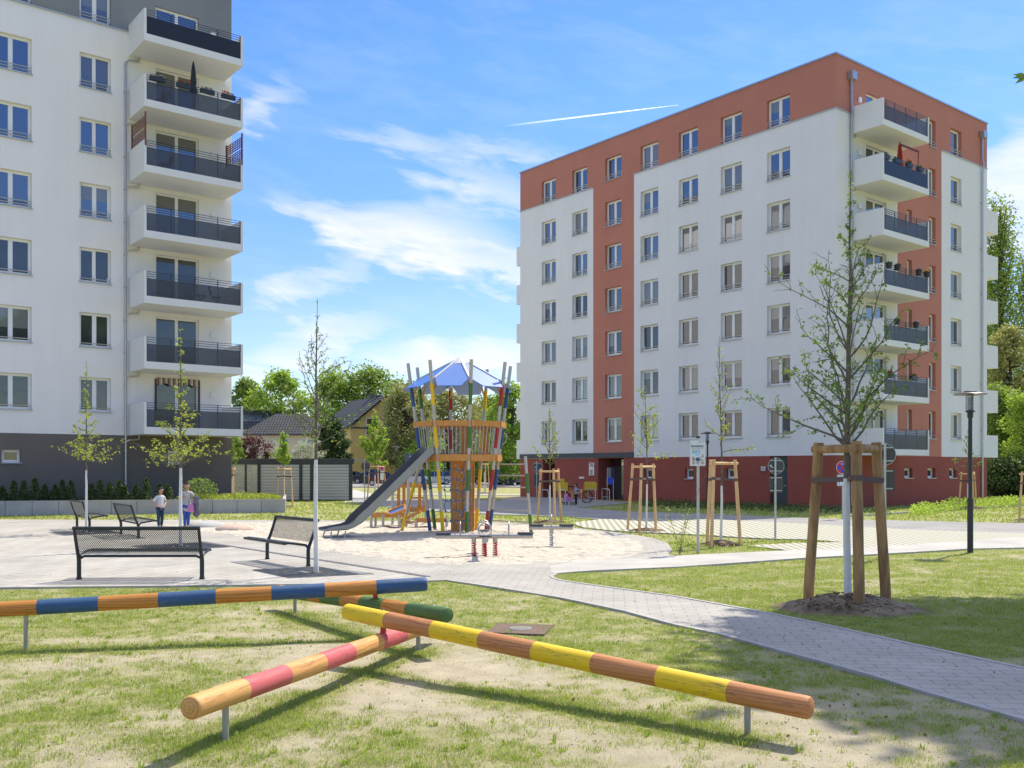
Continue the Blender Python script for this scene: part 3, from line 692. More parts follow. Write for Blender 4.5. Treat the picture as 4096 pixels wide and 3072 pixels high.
_WM={}; WR=random.Random(12)
def window_meshes(w,h,panes,bars,gl,tilt,sill,frw=.07):
    """local: x right seen from outside, -y outward, origin bottom centre in the facade plane"""
    key=(round(w,2),round(h,2),panes,bars,gl,tilt,sill)
    if key in _WM: return _WM[key]
    yb=.21
    fr=MB(); e=.003
    x0,x1=-w/2+e,w/2-e; z0,z1=e,h-e
    fr.box2((x0,yb-.03,z0),(x0+frw,yb+.04,z1)); fr.box2((x1-frw,yb-.03,z0),(x1,yb+.04,z1))
    fr.box2((x0+frw,yb-.03,z0),(x1-frw,yb+.04,z0+frw)); fr.box2((x0+frw,yb-.03,z1-frw),(x1-frw,yb+.04,z1))
    ps=[]
    if panes==2:
        c=0; fr.box2((c-.055,yb-.034,z0+frw),(c+.055,yb+.04,z1-frw)); ps=[(x0+frw,c-.055),(c+.055,x1-frw)]
    else: ps=[(x0+frw,x1-frw)]
    gm=MB()
    for i,(a,b) in enumerate(ps):
        s=.035; t=tilt and i==(0 if tilt==1 else len(ps)-1)
        rot=Matrix.Rotation(R(-6 if t else 0),3,'X')
        def tb(mbx,p,q):
            mid=Vector(((p[0]+q[0])/2,(p[1]+q[1])/2,(p[2]+q[2])/2)); piv=Vector((0,yb,z0+frw))
            if t: c=rot@(mid-piv)+piv+Vector((0,.04,0))
            else: c=mid
            mbx.box(c,[abs(q[k]-p[k]) for k in range(3)],0,rot if t else None)
        tb(fr,(a,yb-.02,z0+frw),(a+s,yb+.03,z1-frw)); tb(fr,(b-s,yb-.02,z0+frw),(b,yb+.03,z1-frw))
        tb(fr,(a+s,yb-.02,z0+frw),(b-s,yb+.03,z0+frw+s)); tb(fr,(a+s,yb-.02,z1-frw-s),(b-s,yb+.03,z1-frw))
        tb(gm,(a+s,yb+.002,z0+frw+s),(b-s,yb+.012,z1-frw-s))
    if tilt:  # dark room seen past the tilted sash
        gm.box2((x0+frw,yb+.045,z0+frw),(x1-frw,yb+.05,z1-frw))
    f=fr.build('window',M['pvc']); g=gm.build('pane',M[gl])
    out=[f,g]
    if sill:
        sb=MB(); sb.box2((-w/2-.04,-.06,-.035),(w/2+.04,-.004,-.002)); sb.box2((-w/2+.004,-.004,-.02),(w/2-.004,yb-.03,.004))
        out.append(sb.build('window_sill',M['sill']))
    if bars:
        rb=MB()
        for k in range(bars):
            z=.16+k*.13
            rb.tube([(-w/2+.005,-.0+.03,z),(w/2-.005,.03,z)],.018,6)
        rb.box2((-w/2+.02,.02,.06),(-w/2+.045,.04,.16+(bars-1)*.13)); rb.box2((w/2-.045,.02,.06),(w/2-.02,.04,.16+(bars-1)*.13))
        out.append(rb.build('railing',M['galv']))
    for o in out: COL.objects.unlink(o)
    _WM[key]=out
    return out
def put_window(parent,loc,rz,w,h,panes=2,bars=2,gl='glass',tilt=0,sill=True,name=None):
    o=window_meshes(w,h,panes,bars,gl,tilt,sill)
    c=fast_copy(o[0],o[1:],parent); c.location=loc; c.rotation_euler=(0,0,rz)
    if panes==2 and not tilt and WR.random()<.42:
        kk=WR.choice((.3,.45,.62)); key=('b',round(w,2),round(h,2),kk)
        if key not in _WM:
            e=.115; _WM[key]=[]
            for a_,b_ in ((-w/2+e,-.10),(.10,w/2-e)):
                q=MB(); q.box2((a_,.2085,h-e-(h-2*e)*kk),(b_,.2105,h-e)); ob=q.build('roller_blind',M['glass3']); COL.objects.unlink(ob); _WM[key].append(ob)
        for ob in (_WM[key] if WR.random()<.6 else _WM[key][:1]): d=ob.copy(); COL.objects.link(d); d.parent=c
    return c

def balcony(parent,loc,rz,w,d,hh,side=.10,dark=False,nbars=3,left_open=False):
    """x 0..w to the right seen from outside, -y outward, z=0 underside"""
    mb=MB(); t=side; fb=hh*.225
    mb.box2((0,-d,0),(w,0,.2*hh/1.38))                 # slab
    zt=.2*hh/1.38
    mb.box2((0,-d,zt),(t,0,hh)); mb.box2((w-t,-d,zt),(w,0,hh))
    mb.box2((t,-d,zt),(w-t,-d+.1,fb))
    b=mb.build('balcony',M['balc'],parent); b.location=loc; b.rotation_euler=(0,0,rz)
    g=MB(); g.box2((t+.01,-d+.028,fb),(w-t-.01,-d+.036,hh*.76))
    n=4
    gl=g.build('glass_panel',M['rail_glass_dark' if dark else 'rail_glass'],b)
    r=MB()
    for i in range(n+1):
        x=t+.02+(w-2*t-.04)*i/n
        r.box2((x-.015,-d+.04,fb-.1),(x+.015,-d+.065,hh-.02))
    for k in range(nbars+1):
        z=hh*.76+.015+(hh*.24-.035)*k/nbars
        r.box2((t,-d+.025,z-.011),(w-t,-d+.039,z+.011))
    r.build('railing',M['anthracite'],b)
    return b
def french_door(parent,loc,rz,w,h,gl='glass',shade=None):
    fr=MB(); yb=.14; f=.08
    fr.box2((-w/2,yb,0),(-w/2+f,yb+.07,h)); fr.box2((w/2-f,yb,0),(w/2,yb+.07,h)); fr.box2((-w/2+f,yb,0),(w/2-f,yb+.07,f+.05)); fr.box2((-w/2+f,yb,h-f),(w/2-f,yb+.07,h)); fr.box2((-.07,yb-.005,f+.05),(.07,yb+.07,h-f))
    o=fr.build('balcony_door',M['pvc'],parent); o.location=loc; o.rotation_euler=(0,0,rz)
    g=MB(); g.box2((-w/2+f,yb+.03,f+.05),(-.07,yb+.04,h-f)); g.box2((.07,yb+.03,f+.05),(w/2-f,yb+.04,h-f)); g.build('pane',M[gl],o)
    if shade:
        s_=MB(); s_.box2((-w/2+f,yb+.018,h-f-shade),(-.07,yb+.028,h-f)); s_.box2((.07,yb+.018,h-f-shade),(w/2-f,yb+.028,h-f)); s_.build('roller_blind',M['blind'],o)
    return o
M['blind']=mat('taupe_blind',(.17,.165,.155),.8,var=.05)
M['balc']=mat('white_balcony_concrete',(.72,.72,.70),.85,var=.03,scale=.8)

# ------------------------------------------------------------ right building
OC=gp(3343,2034); OC=Vector((14.98,44.7,0)); O2=(OC.x,OC.y)
RB=thing('apartment_building','seven storey apartment block with white and terracotta walls and a dark red base','building',OC,TH)
sL=lambda px:s_of(px,O2,AV); sS=lambda px:s_of(px,O2,BV)
LEN=sL(2081); WID=sS(3948); ZB=2.47; FH=2.52; ZT=21.06; ZR=18.57
toL=lambda u,w_,z:(-w_,u,z)      # u=along A, w outward(-x)
toS=lambda u,w_,z:(u,-w_,z)
mats=[M['cool_plaster'],M['terracotta'],M['dark_red'],M['anthracite']]
cols=[(2170,2220),(2291,2347),(2423,2484),(2565,2630),(2718,2789),(2886,2964),(3073,3155)]
red0,red1=sL(2536),sL(2373)
opL=[];winL=[]
rnd=random.Random(4)
glL={}
tilts={(0,5):0,(2,6):1,(2,4):1,(2,3):1,(1,6):1,(1,4):1,(1,3):1,(3,4):1,(3,1+1):1,(4,1):1,(5,1+0):0,(5,3):1,(1,5):1,(5,4):0}
for c,(a,b) in enumerate(cols):
    u1,u0=sL(a),sL(b); u0+=.0
    wd=1.35
    uc=(u0+u1)/2; u0,u1=uc-wd/2,uc+wd/2
    for k in range(7):
        zb=ZB+FH*k+.93; zt=zb+1.42
        if k==6: zb=ZB+FH*6+1.10; zt=zb+1.30
        if k==6 and c!=2: zb=ZR+.03; zt=zb+1.38
        opL.append((u0,u1,zb,zt)); winL.append((c,k,u0,u1,zb,zt))
basew=[(2590,2606),(2752,2773),(2916,2945)]
for a,b in basew:
    u1,u0=sL(a-12),sL(b); opL.append((u0,u1,z_of(b,1915,O2,AV),z_of(b,1874,O2,AV))); winL.append(('b',0,u0,u1,opL[-1][2],opL[-1][3]))
# service door and entrance
dr=(sL(3150),sL(3079),.03,ZB-.02); opL.append(dr)
e0,e1=sL(2494),sL(2392); opL.append((e0,e1,.02,ZB-.02,1.1)); 
g0,g1_=sL(2219),sL(2172); opL.append((g0,g1_,.02,ZB-.02,.9))
def zoneL(u,z):
    if z<ZB: return 2
    if z>ZR: return 1
    if red0<u<red1: return 1
    return 0
mb=MB()
wall_mesh([0,red0,red1,LEN],[0,ZB,ZR,ZT],opL,zoneL,.26,toL,mb)
# short facade
colS=[(3627,3648,'r2'),(3716,3742,'r'),(3803,3846,'w')]
sr0,sr1=sS(3590),sS(3766)
opS=[];winS=[]
for c,(a,b,t) in enumerate(colS):
    u0,u1=sS(a),sS(b)
    for k in range(7):
        if t=='r2' and k>=6: continue
        zb=ZB+FH*k+.93; zt=zb+1.42
        if k==6: zb=ZR+.03 if t=='w' else ZB+FH*6+.95; zt=zb+1.38
        opS.append((u0,u1,zb,zt)); winS.append((c,k,u0,u1,zb,zt))
for a,b in ((3618,3650),(3711,3742),(3798,3826)):
    u0,u1=sS(a),sS(b); zb=z_of(a,1912,O2,BV); zt=z_of(a,1873,O2,BV); opS.append((u0,u1,zb,zt)); winS.append(('b',0,u0,u1,zb,zt))
du0,du1=sS(3464),sS(3546)
for k in range(7): opS.append((du0,du1,ZB+FH*k+.22,ZB+FH*k+2.3))
def zoneS(u,z):
    if z<ZB: return 2
    if z>ZR: return 1
    if u<sr0: return 0
    if sr0<u<sr1: return 1
    return 0
wall_mesh([0,sr0,sr1,WID],[0,ZB,ZR,ZT],opS,zoneS,.26,toS,mb)
# rear and end walls
mb.add([(WID,0,0),(WID,LEN,0),(WID,LEN,ZB),(WID,0,ZB)],[(0,1,2,3)],2); mb.add([(WID,0,ZB),(WID,LEN,ZB),(WID,LEN,ZT),(WID,0,ZT)],[(0,1,2,3)],0)
mb.add([(0,LEN,0),(WID,LEN,0),(WID,LEN,ZB),(0,LEN,ZB)],[(3,2,1,0)],2); mb.add([(0,LEN,ZB),(WID,LEN,ZB),(WID,LEN,ZT),(0,LEN,ZT)],[(3,2,1,0)],0)
wall=mb.build('wall',mats,RB)
mb=MB(); mb.box2((.25,.25,ZT-.6),(WID-.25,LEN-.25,ZT-.55))
for a,b in (((-.05,-.05),(WID+.05,.35)),((-.05,LEN-.35),(WID+.05,LEN+.05)),((-.05,.35),(.35,LEN-.35)),((WID-.35,.35),(WID+.05,LEN-.35))): mb.box2((a[0],a[1],ZT-.02),(b[0],b[1],ZT+.06))
mb.build('roof',M['galv'],RB)
# ledge above the white walls
mb=MB(); mb.box2((-.05,-.05,ZR-.05),(-.003,red0,ZR+.0)); mb.box2((-.05,red1,ZR-.05),(-.003,LEN,ZR)); mb.box2((-.003,-.05,ZR-.05),(sS(3400),-.003,ZR)); mb.box2((sr1,-.05,ZR-.05),(WID,-.003,ZR))
mb.build('ledge',M['sill'],RB)
gls=['glass','glass','glass','glass2','glass','glass3','glass','glass2','glass4']
for (c,k,u0,u1,zb,zt) in winL:
    if c=='b': put_window(RB,(0,(u0+u1)/2,zb),-math.pi/2,u1-u0,zt-zb,1,0,'glass4',0); continue
    g='glass' if k>3 else rnd.choice(['glass','glass4','glass4'])
    if rnd.random()<.28: g=rnd.choice(['glass2','glass3','glass2'])
    if (c,k) in ((5,1),(5,2),(5,3),(5,0),(6,0),(6,1),(6,2),(6,3)): g='glass4'
    t=tilts.get((c,k),0)
    put_window(RB,(0,(u0+u1)/2,zb),-math.pi/2,u1-u0,zt-zb,2,(2 if k>2 else 1) ,g,t,k<6 or c==2)
for (c,k,u0,u1,zb,zt) in winS:
    if c=='b': put_window(RB,((u0+u1)/2,0,zb),0,u1-u0,zt-zb,1,0,'glass4',0); continue
    put_window(RB,((u0+u1)/2,0,zb),0,u1-u0,zt-zb,1,2 if k>2 else 1,rnd.choice(['glass2','glass','glass4']),0,k<6 or c<2)
# balconies on the short facade
bu0=sS(3403)
def off_for(px,u,O,D,Nn):
    k=(px-CX)/F; x=O[0]+u*D[0]; y=O[1]+u*D[1]
    return (k*y-x)/(Nn[0]-k*Nn[1])
NS=(-AV.x,-AV.y)     # outward of S facade
dS=off_for(3532,bu0,O2,BV,NS)
def s_front(px,O,D,Nn,d): return s_of(px,(O[0]+Nn[0]*d,O[1]+Nn[1]*d),D)
bu1=s_front(3717,O2,BV,NS,dS)
print('RB',LEN,WID,'balc d',dS,bu0,bu1,sS(3600))
for k in range(7):
    balcony(RB,(bu0,0,ZB+FH*k+.0),0,bu1-bu0,dS,1.24,dark=(k in(5,)))
    french_door(RB,((du0+du1)/2,0,ZB+FH*k+.22),0,du1-du0,2.08,rnd.choice(['glass','glass4']))
# rear balconies projecting past both far ends
for k in range(6):
    balcony(RB,(WID+.002,.004,ZB+FH*k),math.pi/2,3.6,sS(3992)-WID,1.24)
for k in range(6):
    balcony(RB,(3.604,LEN+.002,ZB+FH*k),math.pi,3.6,sL(2066)-LEN,1.24)
# wall lamps
mb=MB(); 
for k in range(7):
    l=MB(); l.bbox((-.11,-.1,-.12),(.11,-.003,.12),.02); o=l.build('wall_lamp',M['pvc'],RB); o.location=((sS(3436)),0,ZB+FH*k+1.75)
# downpipes
for px in (3399,3923):
    u=sS(px); m_=MB(); m_.tube([(u,-.10,.1),(u,-.10,ZR-.35),(u,-.16,ZR+.05),(u,-.10,ZR+.4),(u,-.10,ZT-1.0)],.055,8)
    m_.bbox((u-.2,-.3,ZT-1.0),(u+.2,-.003,ZT-.62),.03)
    for k in range(7): m_.box((u,-.05,1.5+k*2.5),(.15,.1,.03))
    if px==3399:
        for k in range(7): m_.tube([(u,-.1,ZB+FH*k-.25),(u+.3,-.12,ZB+FH*k-.12),(u+.32,-.12,ZB+FH*k)],.04,6)
    m_.build('downpipe',M['galv'],RB,True)
# canopy band over the entrance
mb=MB(); mb.box2((-.06,sL(2535),ZB+.02),(-.003,LEN,ZB+.30)); mb.build('canopy',M['dark_sheet'],RB)
# service door
mb=MB(); mb.box2((.14,dr[0]+.02,.04),(.18,dr[1]-.02,ZB-.5)); mb.box2((.14,dr[0]+.02,ZB-.46),(.17,dr[1]-.02,ZB-.04)); o=mb.build('service_door',M['dark_sheet'],RB)
mb=MB(); mb.box2((.10,dr[0]+.15,1.0),(.135,dr[0]+.27,1.03)); mb.build('handle',M['galv'],o)
# entrance recess: back wall, door, mailboxes, number sign
mb=MB(); mb.box2((1.08,e0,.02),(1.12,e1,ZB-.03)); ent=mb.build('entrance',M['dark_sheet'],RB)
ym=(e0+e1)/2
mb=MB(); mb.box2((.98,e0+.75,.06),(1.05,e0+2.0,1.95)); o=mb.build('door',M['glass4'],ent)
mb=MB(); mb.box2((.94,e0+.85,.9),(.975,e0+.88,1.5)); mb.build('handle',M['galv'],o)
mb=MB(); mb.box2((.98,e0+.75,2.0),(1.05,e0+2.0,2.36)); mb.build('transom_window',M['glass'],ent)
mb=MB()
for i in range(13): mb.box2((.90,e0+.08,.55+i*.125),(1.07,e0+.62,.66+i*.125))
mb.build('mailbox_panel',M['pvc'],ent)
mb=MB(); mb.box2((.72,e1-.10,.9),(1.0,e1-.02,1.9)); mb.build('doorbell_panel',M['pvc'],ent)
# number sign 70 on the pillar
mb=MB(); mb.bbox((-.05,sL(2378),z_of(2368,1902,O2,AV)),(-.003,sL(2358),z_of(2368,1851,O2,AV)),.01); ns_=mb.build('number_sign',M['pvc'],RB)
def text_mesh(s,size,m,parent,loc,rot,name='lettering',ext=.004,align='CENTER',bold=0):
    cu=bpy.data.curves.new('t','FONT'); cu.body=s; cu.size=size; cu.extrude=ext; cu.align_x=align; cu.align_y='CENTER'; cu.offset=bold
    o=bpy.data.objects.new('t',cu); COL.objects.link(o); dg=bpy.context.evaluated_depsgraph_get()
    me=bpy.data.meshes.new_from_object(o.evaluated_get(dg)); bpy.data.objects.remove(o)
    me.materials.clear(); me.materials.append(m)
    t=bpy.data.objects.new(name,me); COL.objects.link(t); t.parent=parent; t.location=loc; t.rotation_euler=rot; return t
yy=(sL(2378)+sL(2358))/2; zz=z_of(2368,1862,O2,AV)
text_mesh('70',.34,M['black'],ns_,(-.058,yy,zz),(R(90),0,R(-90)),'digits')
mb=MB(); mb.box2((-.056,yy-.12,zz-.62),(-.051,yy+.12,zz-.22)); mb.build('sign_panel',M['glass3'],ns_)
# wall lamp by the door
mb=MB(); mb.bbox((-.1,sL(3066),z_of(3056,1884,O2,AV)),(-.003,sL(3047),z_of(3056,1865,O2,AV)),.015); mb.build('wall_lamp',M['sill'],RB)

# ------------------------------------------------------------ left building
LC=Vector((-13.39,46.13,0)); L2=(LC.x,LC.y)
LBg=thing('apartment_building','white apartment block with charcoal base, grey attic storey and stacked balconies behind the raised bed','building',LC,TH)
z0L=3.33; FL=2.82; ZTL=z0L+7*FL+1.2; ZRL=z0L+6*FL+1.05
sB=lambda px:s_of(px,L2,BV)
print('LB attic z',z_of(512,126,L2,BV),ZRL)
ZRL=z_of(512,126,L2,BV)
opB=[];winB=[]
w1=(sB(318),sB(444)); dw=w1[1]-w1[0]
c0b=sB(127); colB=[w1,(c0b-dw-.25,c0b),(c0b-dw-4.2-dw,c0b-dw-4.2)]
for c,(a,b) in enumerate(colB):
    for k in range(7):
        zb=z0L+FL*k+1.0; zt=zb+1.5
        if k==6: zb=ZRL+.05; zt=zb+1.65
        opB.append((a,b,zb,zt)); winB.append((c,k,a,b,zb,zt))
for a,b,y0_,y1_ in ((7,83,1798,1850),(672,736,1803,1855)):
    zb=z_of(a,y1_,L2,BV); zt=z_of(a,y0_,L2,BV); opB.append((sB(a),sB(b),zb,zt)); winB.append(('b',0,sB(a),sB(b),zb,zt))
d0,d1=sB(622),sB(795)
for k in range(7): opB.append((d0,d1,z0L+FL*k+.25,z0L+FL*k+2.62))
def zoneB(u,z):
    if z<z0L: return 2
    if z>ZRL: return 1
    return 0
mb=MB(); X0=-34
wall_mesh([X0,0],[.3,z0L,ZRL,ZTL],opB,zoneB,.26,toS,mb)
for zz0,zz1,mi in ((.3,z0L,2),(z0L,ZRL,0),(ZRL,ZTL,1)):
    mb.add([(0,0,zz0),(0,11,zz0),(0,11,zz1),(0,0,zz1)],[(0,1,2,3)],mi)
    mb.add([(X0,11,zz0),(0,11,zz0),(0,11,zz1),(X0,11,zz1)],[(3,2,1,0)],mi)
    mb.add([(X0,0,zz0),(X0,11,zz0),(X0,11,zz1),(X0,0,zz1)],[(3,2,1,0)],mi)
mb.build('wall',[M['white_plaster'],M['grey_plaster'],M['dark_plaster']],LBg)
mb=MB(); mb.box2((X0,.3,ZTL-.5),(-.3,10.7,ZTL-.45)); mb.box2((X0-.05,-.06,ZTL-.02),(.06,.35,ZTL+.06)); mb.box2((-.35,.35,ZTL-.02),(.06,11.05,ZTL+.06)); mb.box2((X0-.05,10.65,ZTL-.02),(-.35,11.05,ZTL+.06)); mb.box2((X0-.05,.35,ZTL-.02),(X0+.35,10.65,ZTL+.06))
mb.build('roof',M['galv'],LBg)
bl0=sB(514); NSB=NS; dB=off_for(577,bl0,L2,BV,NSB); bl1=s_front(972,L2,BV,NSB,dB)
print('LB balc',dB,bl0,bl1)
mb=MB(); mb.box2((X0,-.06,ZRL-.05),(bl0,-.003,ZRL+.01)); mb.build('ledge',M['sill'],LBg)
rnd=random.Random(9)
for (c,k,a,b,zb,zt) in winB:
    if c=='b': put_window(LBg,((a+b)/2,0,zb),0,b-a,zt-zb,1,0,'glass4',0); continue
    g={0:'glass4',1:'glass4',2:'glass4'}.get(k,'glass')
    if (c,k) in ((0,5),(0,6),(1,6)): g='glass2'
    put_window(LBg,((a+b)/2,0,zb),0,b-a,zt-zb,2,1 if k<3 else 2,g,2 if (c==0 and k in (5,4,2)) else 0,k<6)
for k in range(7):
    z=z0L+FL*k
    balcony(LBg,(bl0,0,z),0,bl1-bl0,dB,1.38,dark=(k==6))
    french_door(LBg,((d0+d1)/2,0,z+.25),0,d1-d0,2.37,'glass' if k>2 else 'glass4',shade=.55 if k in (5,4,3) else None)
    l=MB(); l.bbox((-.12,-.1,-.13),(.12,-.003,.13),.02); o=l.build('wall_lamp',M['pvc'],LBg); o.location=(sB(851),0,z+2.0)
u=sB(500); m_=MB(); m_.tube([(u,-.1,.55),(u,-.1,z0L+FL*6-.35),(u+.15,-.12,z0L+FL*6-.2),(u+.55,-.14,z0L+FL*6-.15),(u+.58,-.14,z0L+FL*6)],.05,8)
for k in range(6): m_.tube([(u,-.1,z0L+FL*k-.32),(u+.15,-.12,z0L+FL*k-.22),(u+.55,-.14,z0L+FL*k-.17),(u+.58,-.14,z0L+FL*k)],.04,6)
for k in range(13): m_.box((u,-.05,1.2+k*1.45),(.15,.1,.03))
m_.build('downpipe',M['galv'],LBg,True)
# striped awning valance on the lowest balcony door
mb=MB(); n=26
for i in range(n):
    x=d0-.02+(d1-d0+.04)*i/n; x2=d0-.02+(d1-d0+.04)*(i+1)/n; dz=.26+.05*math.sin(i*.9)
    mb.box2((x,-.05,z0L+2.62-dz),(x2-.001,-.03,z0L+2.66),i%3)
mb.build('striped_valance',[mat('valance_cream',(.55,.52,.45)),mat('valance_maroon',(.20,.06,.06)),mat('valance_grey',(.25,.25,.24))],LBg)
for x_ in (d0-.04,d1-.04):
    mb=MB(); mb.box2((x_,-.06,z0L+.3),(x_+.08,-.02,z0L+2.6)); mb.build('awning_post',M['anthracite'],LBg)

# things on the balconies -------------------------------------------------
M['geranium']=leafmat('geranium_leaf',(.03,.07,.015),(.06,.12,.03),.2)
M['flower_red']=mat('red_flower',(.55,.02,.02)); M['flower_yellow']=mat('yellow_flower',(.75,.5,.02)); M['flower_pink']=mat('pale_flower',(.6,.45,.5))
def clump(mb,c,r,n,size,rs,m=0,flat=1.0):
    c=Vector(c)
    for i in range(n):
        d=Vector((rs.gauss(0,1),rs.gauss(0,1),rs.gauss(0,1))); d.normalize()
        p=c+Vector((d.x*r[0],d.y*r[1],d.z*r[2]))*(rs.random()**.4)
        a=Vector((rs.gauss(0,1),rs.gauss(0,1),rs.gauss(0,1)*flat)); a.normalize(); b=a.orthogonal().normalized(); 
        q=Matrix.Rotation(rs.uniform(0,6.28),3,a)@b; s=size*rs.uniform(.6,1.3); t=a.cross(q)
        mb.add([p-q*s*.5,p+t*s*.3,p+q*s*.5,p-t*s*.3],[(0,1,2,3)],m)
def frame_point(Bd,x,y,z):
    return Bd.location+Vector((x*math.cos(TH)-y*math.sin(TH),x*math.sin(TH)+y*math.cos(TH),z))
def flower_box(Bd,x,y,z,label,fl,seed,w=.6,round_=False,group='planters on balcony railings'):
    rs=random.Random(seed)
    t=thing('flower_pot' if round_ else 'flower_box',label,'planter',frame_point(Bd,x,y,z),TH,group)
    mb=MB()
    if round_: mb.lathe([(.10,-.12),(.16,.12),(.17,.13),(.14,.13)],seg=12)
    else: mb.prism([(-w/2,-.09),(w/2,-.09),(w/2,.09),(-w/2,.09)],-.09,.08)
    mb.build('planter',M['anthracite'],t)
    mb=MB()
    clump(mb,(0,0,.12),(w/2 if not round_ else .16,.12,.10),90,.07,rs); mb.build('foliage',M['geranium'],t)
    if fl:
        mb=MB()
        for i in range(14): mb.ball((rs.uniform(-w/2,w/2)*(.6 if round_ else 1),rs.uniform(-.11,.08),rs.uniform(.12,.24)),.028,seg=6,rings=4)
        mb.build('flowers',M[fl],t)
    return t
zb5=z0L+FL*5+1.38
bw=bl1-bl0
for i,(fx,lab,fl) in enumerate(((.12,'dark flower box with pink blooms at the left end of the white block balcony railing','flower_pink'),(.38,'dark flower box with red geraniums left of the closed dark parasol',"flower_red"),(.62,'leafy dark flower box with few blooms right of the closed dark parasol',None),(.84,'flower box with bright red geraniums at the right end of the balcony railing','flower_red'))):
    flower_box(LBg,bl0+bw*fx,-dB-.05,zb5-.14,lab,fl,40+i,.62)
def parasol(Bd,x,y,z,h,m,label):
    t=thing('parasol',label,'parasol',frame_point(Bd,x,y,z),TH)
    mb=MB(); mb.tube([(0,0,0),(0,0,h)],.02,8); mb.lathe([(.22,0),(.22,.06),(.05,.1)],seg=12); mb.build('pole',M['anthracite'],t,True)
    mb=MB(); seg=14; prof=[(.15,h*.42),(.13,h*.50),(.09,h*.55),(.11,h*.62),(.09,h*.75),(.06,h*.92),(.015,h+.06)]
    mb.lathe(prof,seg=seg)
    for i,v in enumerate(mb.v):
        k=i%seg; f=1.25 if k%2 else .8
        mb.v[i]=(v[0]*f,v[1]*f,v[2]-(.05 if i<seg and k%2 else 0))
    mb.build('canopy',m,t,True)
    return t
parasol(LBg,bl0+bw*.51,-dB+.35,z0L+FL*5+.2,2.35,mat('dark_parasol_cloth',(.03,.035,.045),.9),'closed dark parasol on the flower box balcony of the white block')
parasol(RB,bu0+(bu1-bu0)*.50,-dS+.35,ZB+FH*5+.2,2.0,mat('red_parasol_cloth',(.50,.03,.015),.9),'closed red parasol on a balcony of the terracotta block')
# trellis screens on the fourth balcony
M['trellis']=mat('red_brown_trellis',(.17,.055,.035),.7,var=.2)
def trellis(Bd,x,y0,y1,z,label,g='trellis screens on balcony'):
    t=thing('trellis_screen',label,'trellis',frame_point(Bd,x,y0,z),TH,g)
    L_=abs(y1-y0); mb=MB()
    for yy_ in (0,L_): mb.box2((-.03,-yy_-.03,-.2),(.03,-yy_+.03,1.15+.1*(yy_>0))) 
    mb.build('post',M['trellis'],t)
    for zz_ in (.05,.6):
        mb=MB(); n=9
        for i in range(n): 
            yy_=L_*(i+.5)/n; mb.box2((-.012,-yy_-.02,zz_),(.012,-yy_+.02,zz_+.46))
        for i in range(5): mb.box2((-.016,-L_,zz_+.02+i*.105),(-.012,0,zz_+.06+i*.105))
        mb.build('lattice_panel',M['trellis'],t)
z4=z0L+FL*4+1.38
trellis(LBg,bl0+.05,-.35,-dB,z4-.05,'red brown lattice screen standing on the left side wall of a balcony')
trellis(LBg,bl1-.05,-.35,-dB,z4-.05,'red brown lattice screen standing on the right side wall of a balcony')
# balcony chairs and table
def folding_chair(Bd,x,y,z,rz,label):
    t=thing('folding_chair',label,'chair',frame_point(Bd,x,y,z),TH+rz,'chairs on the balconies')
    mb=MB(); 
    for sx_ in(-.22,.22): mb.tube([(sx_,-.22,0),(sx_,.2,.5),(sx_,.32,.95)],.013,6); mb.tube([(sx_,.22,0),(sx_,-.22,.45)],.013,6)
    mb.build('frame',M['anthracite'],t); mb=MB(); mb.box((0,-.02,.45),(.44,.42,.02)); mb.build('seat',M['anthracite'],t)
    mb=MB(); mb.box((0,.28,.75),(.42,.02,.4),0,Matrix.Rotation(R(-15),3,'X')); mb.build('backrest',M['anthracite'],t)
z2=z0L+FL*2+.3; z4f=z0L+FL*4+.3; z5f=z0L+FL*5+.3
folding_chair(LBg,bl0+bw*.64,-dB*.55,z2,R(70),'left folding chair behind smoked glass on the third balcony up')
folding_chair(LBg,bl0+bw*.80,-dB*.55,z2,R(75),'right folding chair behind smoked glass on the third balcony up')
folding_chair(LBg,bl0+bw*.28,-dB*.55,z4f,R(-80),'dark chair behind glass on the trellis balcony')
folding_chair(LBg,bl0+bw*.24,-dB*.55,z5f,R(-80),'dark chair behind glass on the flower box balcony')
# right block planters
zr=lambda k:ZB+FH*k+1.24-.10
bwr=bu1-bu0
flower_box(RB,bu0+bwr*.10,-dS-.06,zr(3),'dark round pot nearest the left end of the railing holding four pots',None,60,.3,True,'pots on the balconies of the terracotta block')
flower_box(RB,bu0+bwr*.28,-dS-.06,zr(3),'second dark round pot from the left on the railing holding four pots',None,61,.3,True,'pots on the balconies of the terracotta block')
flower_box(RB,bu0+bwr*.74,-dS-.06,zr(3),'dark pot with small pink blooms beside the yellow flowered pot','flower_pink',62,.3,True,'pots on the balconies of the terracotta block')
flower_box(RB,bu0+bwr*.92,-dS-.06,zr(3),'dark pot with yellow flowers at the right end of the railing','flower_yellow',63,.3,True,'pots on the balconies of the terracotta block')
flower_box(RB,bu0+bwr*.27,-dS-.06,zr(2),'square leafy pot hanging on the railing above the tree crown',None,64,.3,True,'pots on the balconies of the terracotta block')
flower_box(RB,bu0+bwr*.68,-dS-.06,zr(2),'dark pot with pale pink blooms hanging alone near the middle of a railing','flower_pink',65,.3,True,'pots on the balconies of the terracotta block')
flower_box(RB,bu0+bwr*.12,-dS-.06,zr(1),'pot with red flowers behind the upper branches of the staked tree','flower_red',66,.4,False,'pots on the balconies of the terracotta block')
flower_box(RB,bu0+bwr*.62,-dS-.06,zr(1),'dark planter box without blooms behind the branches of the staked tree',None,67,.5,False,'pots on the balconies of the terracotta block')
flower_box(RB,bu0+bwr*.10,-dS+.12,zr(5),'long leafy planter behind the dark balcony screen left of the red parasol',None,68,.5,False,'pots on the balconies of the terracotta block')
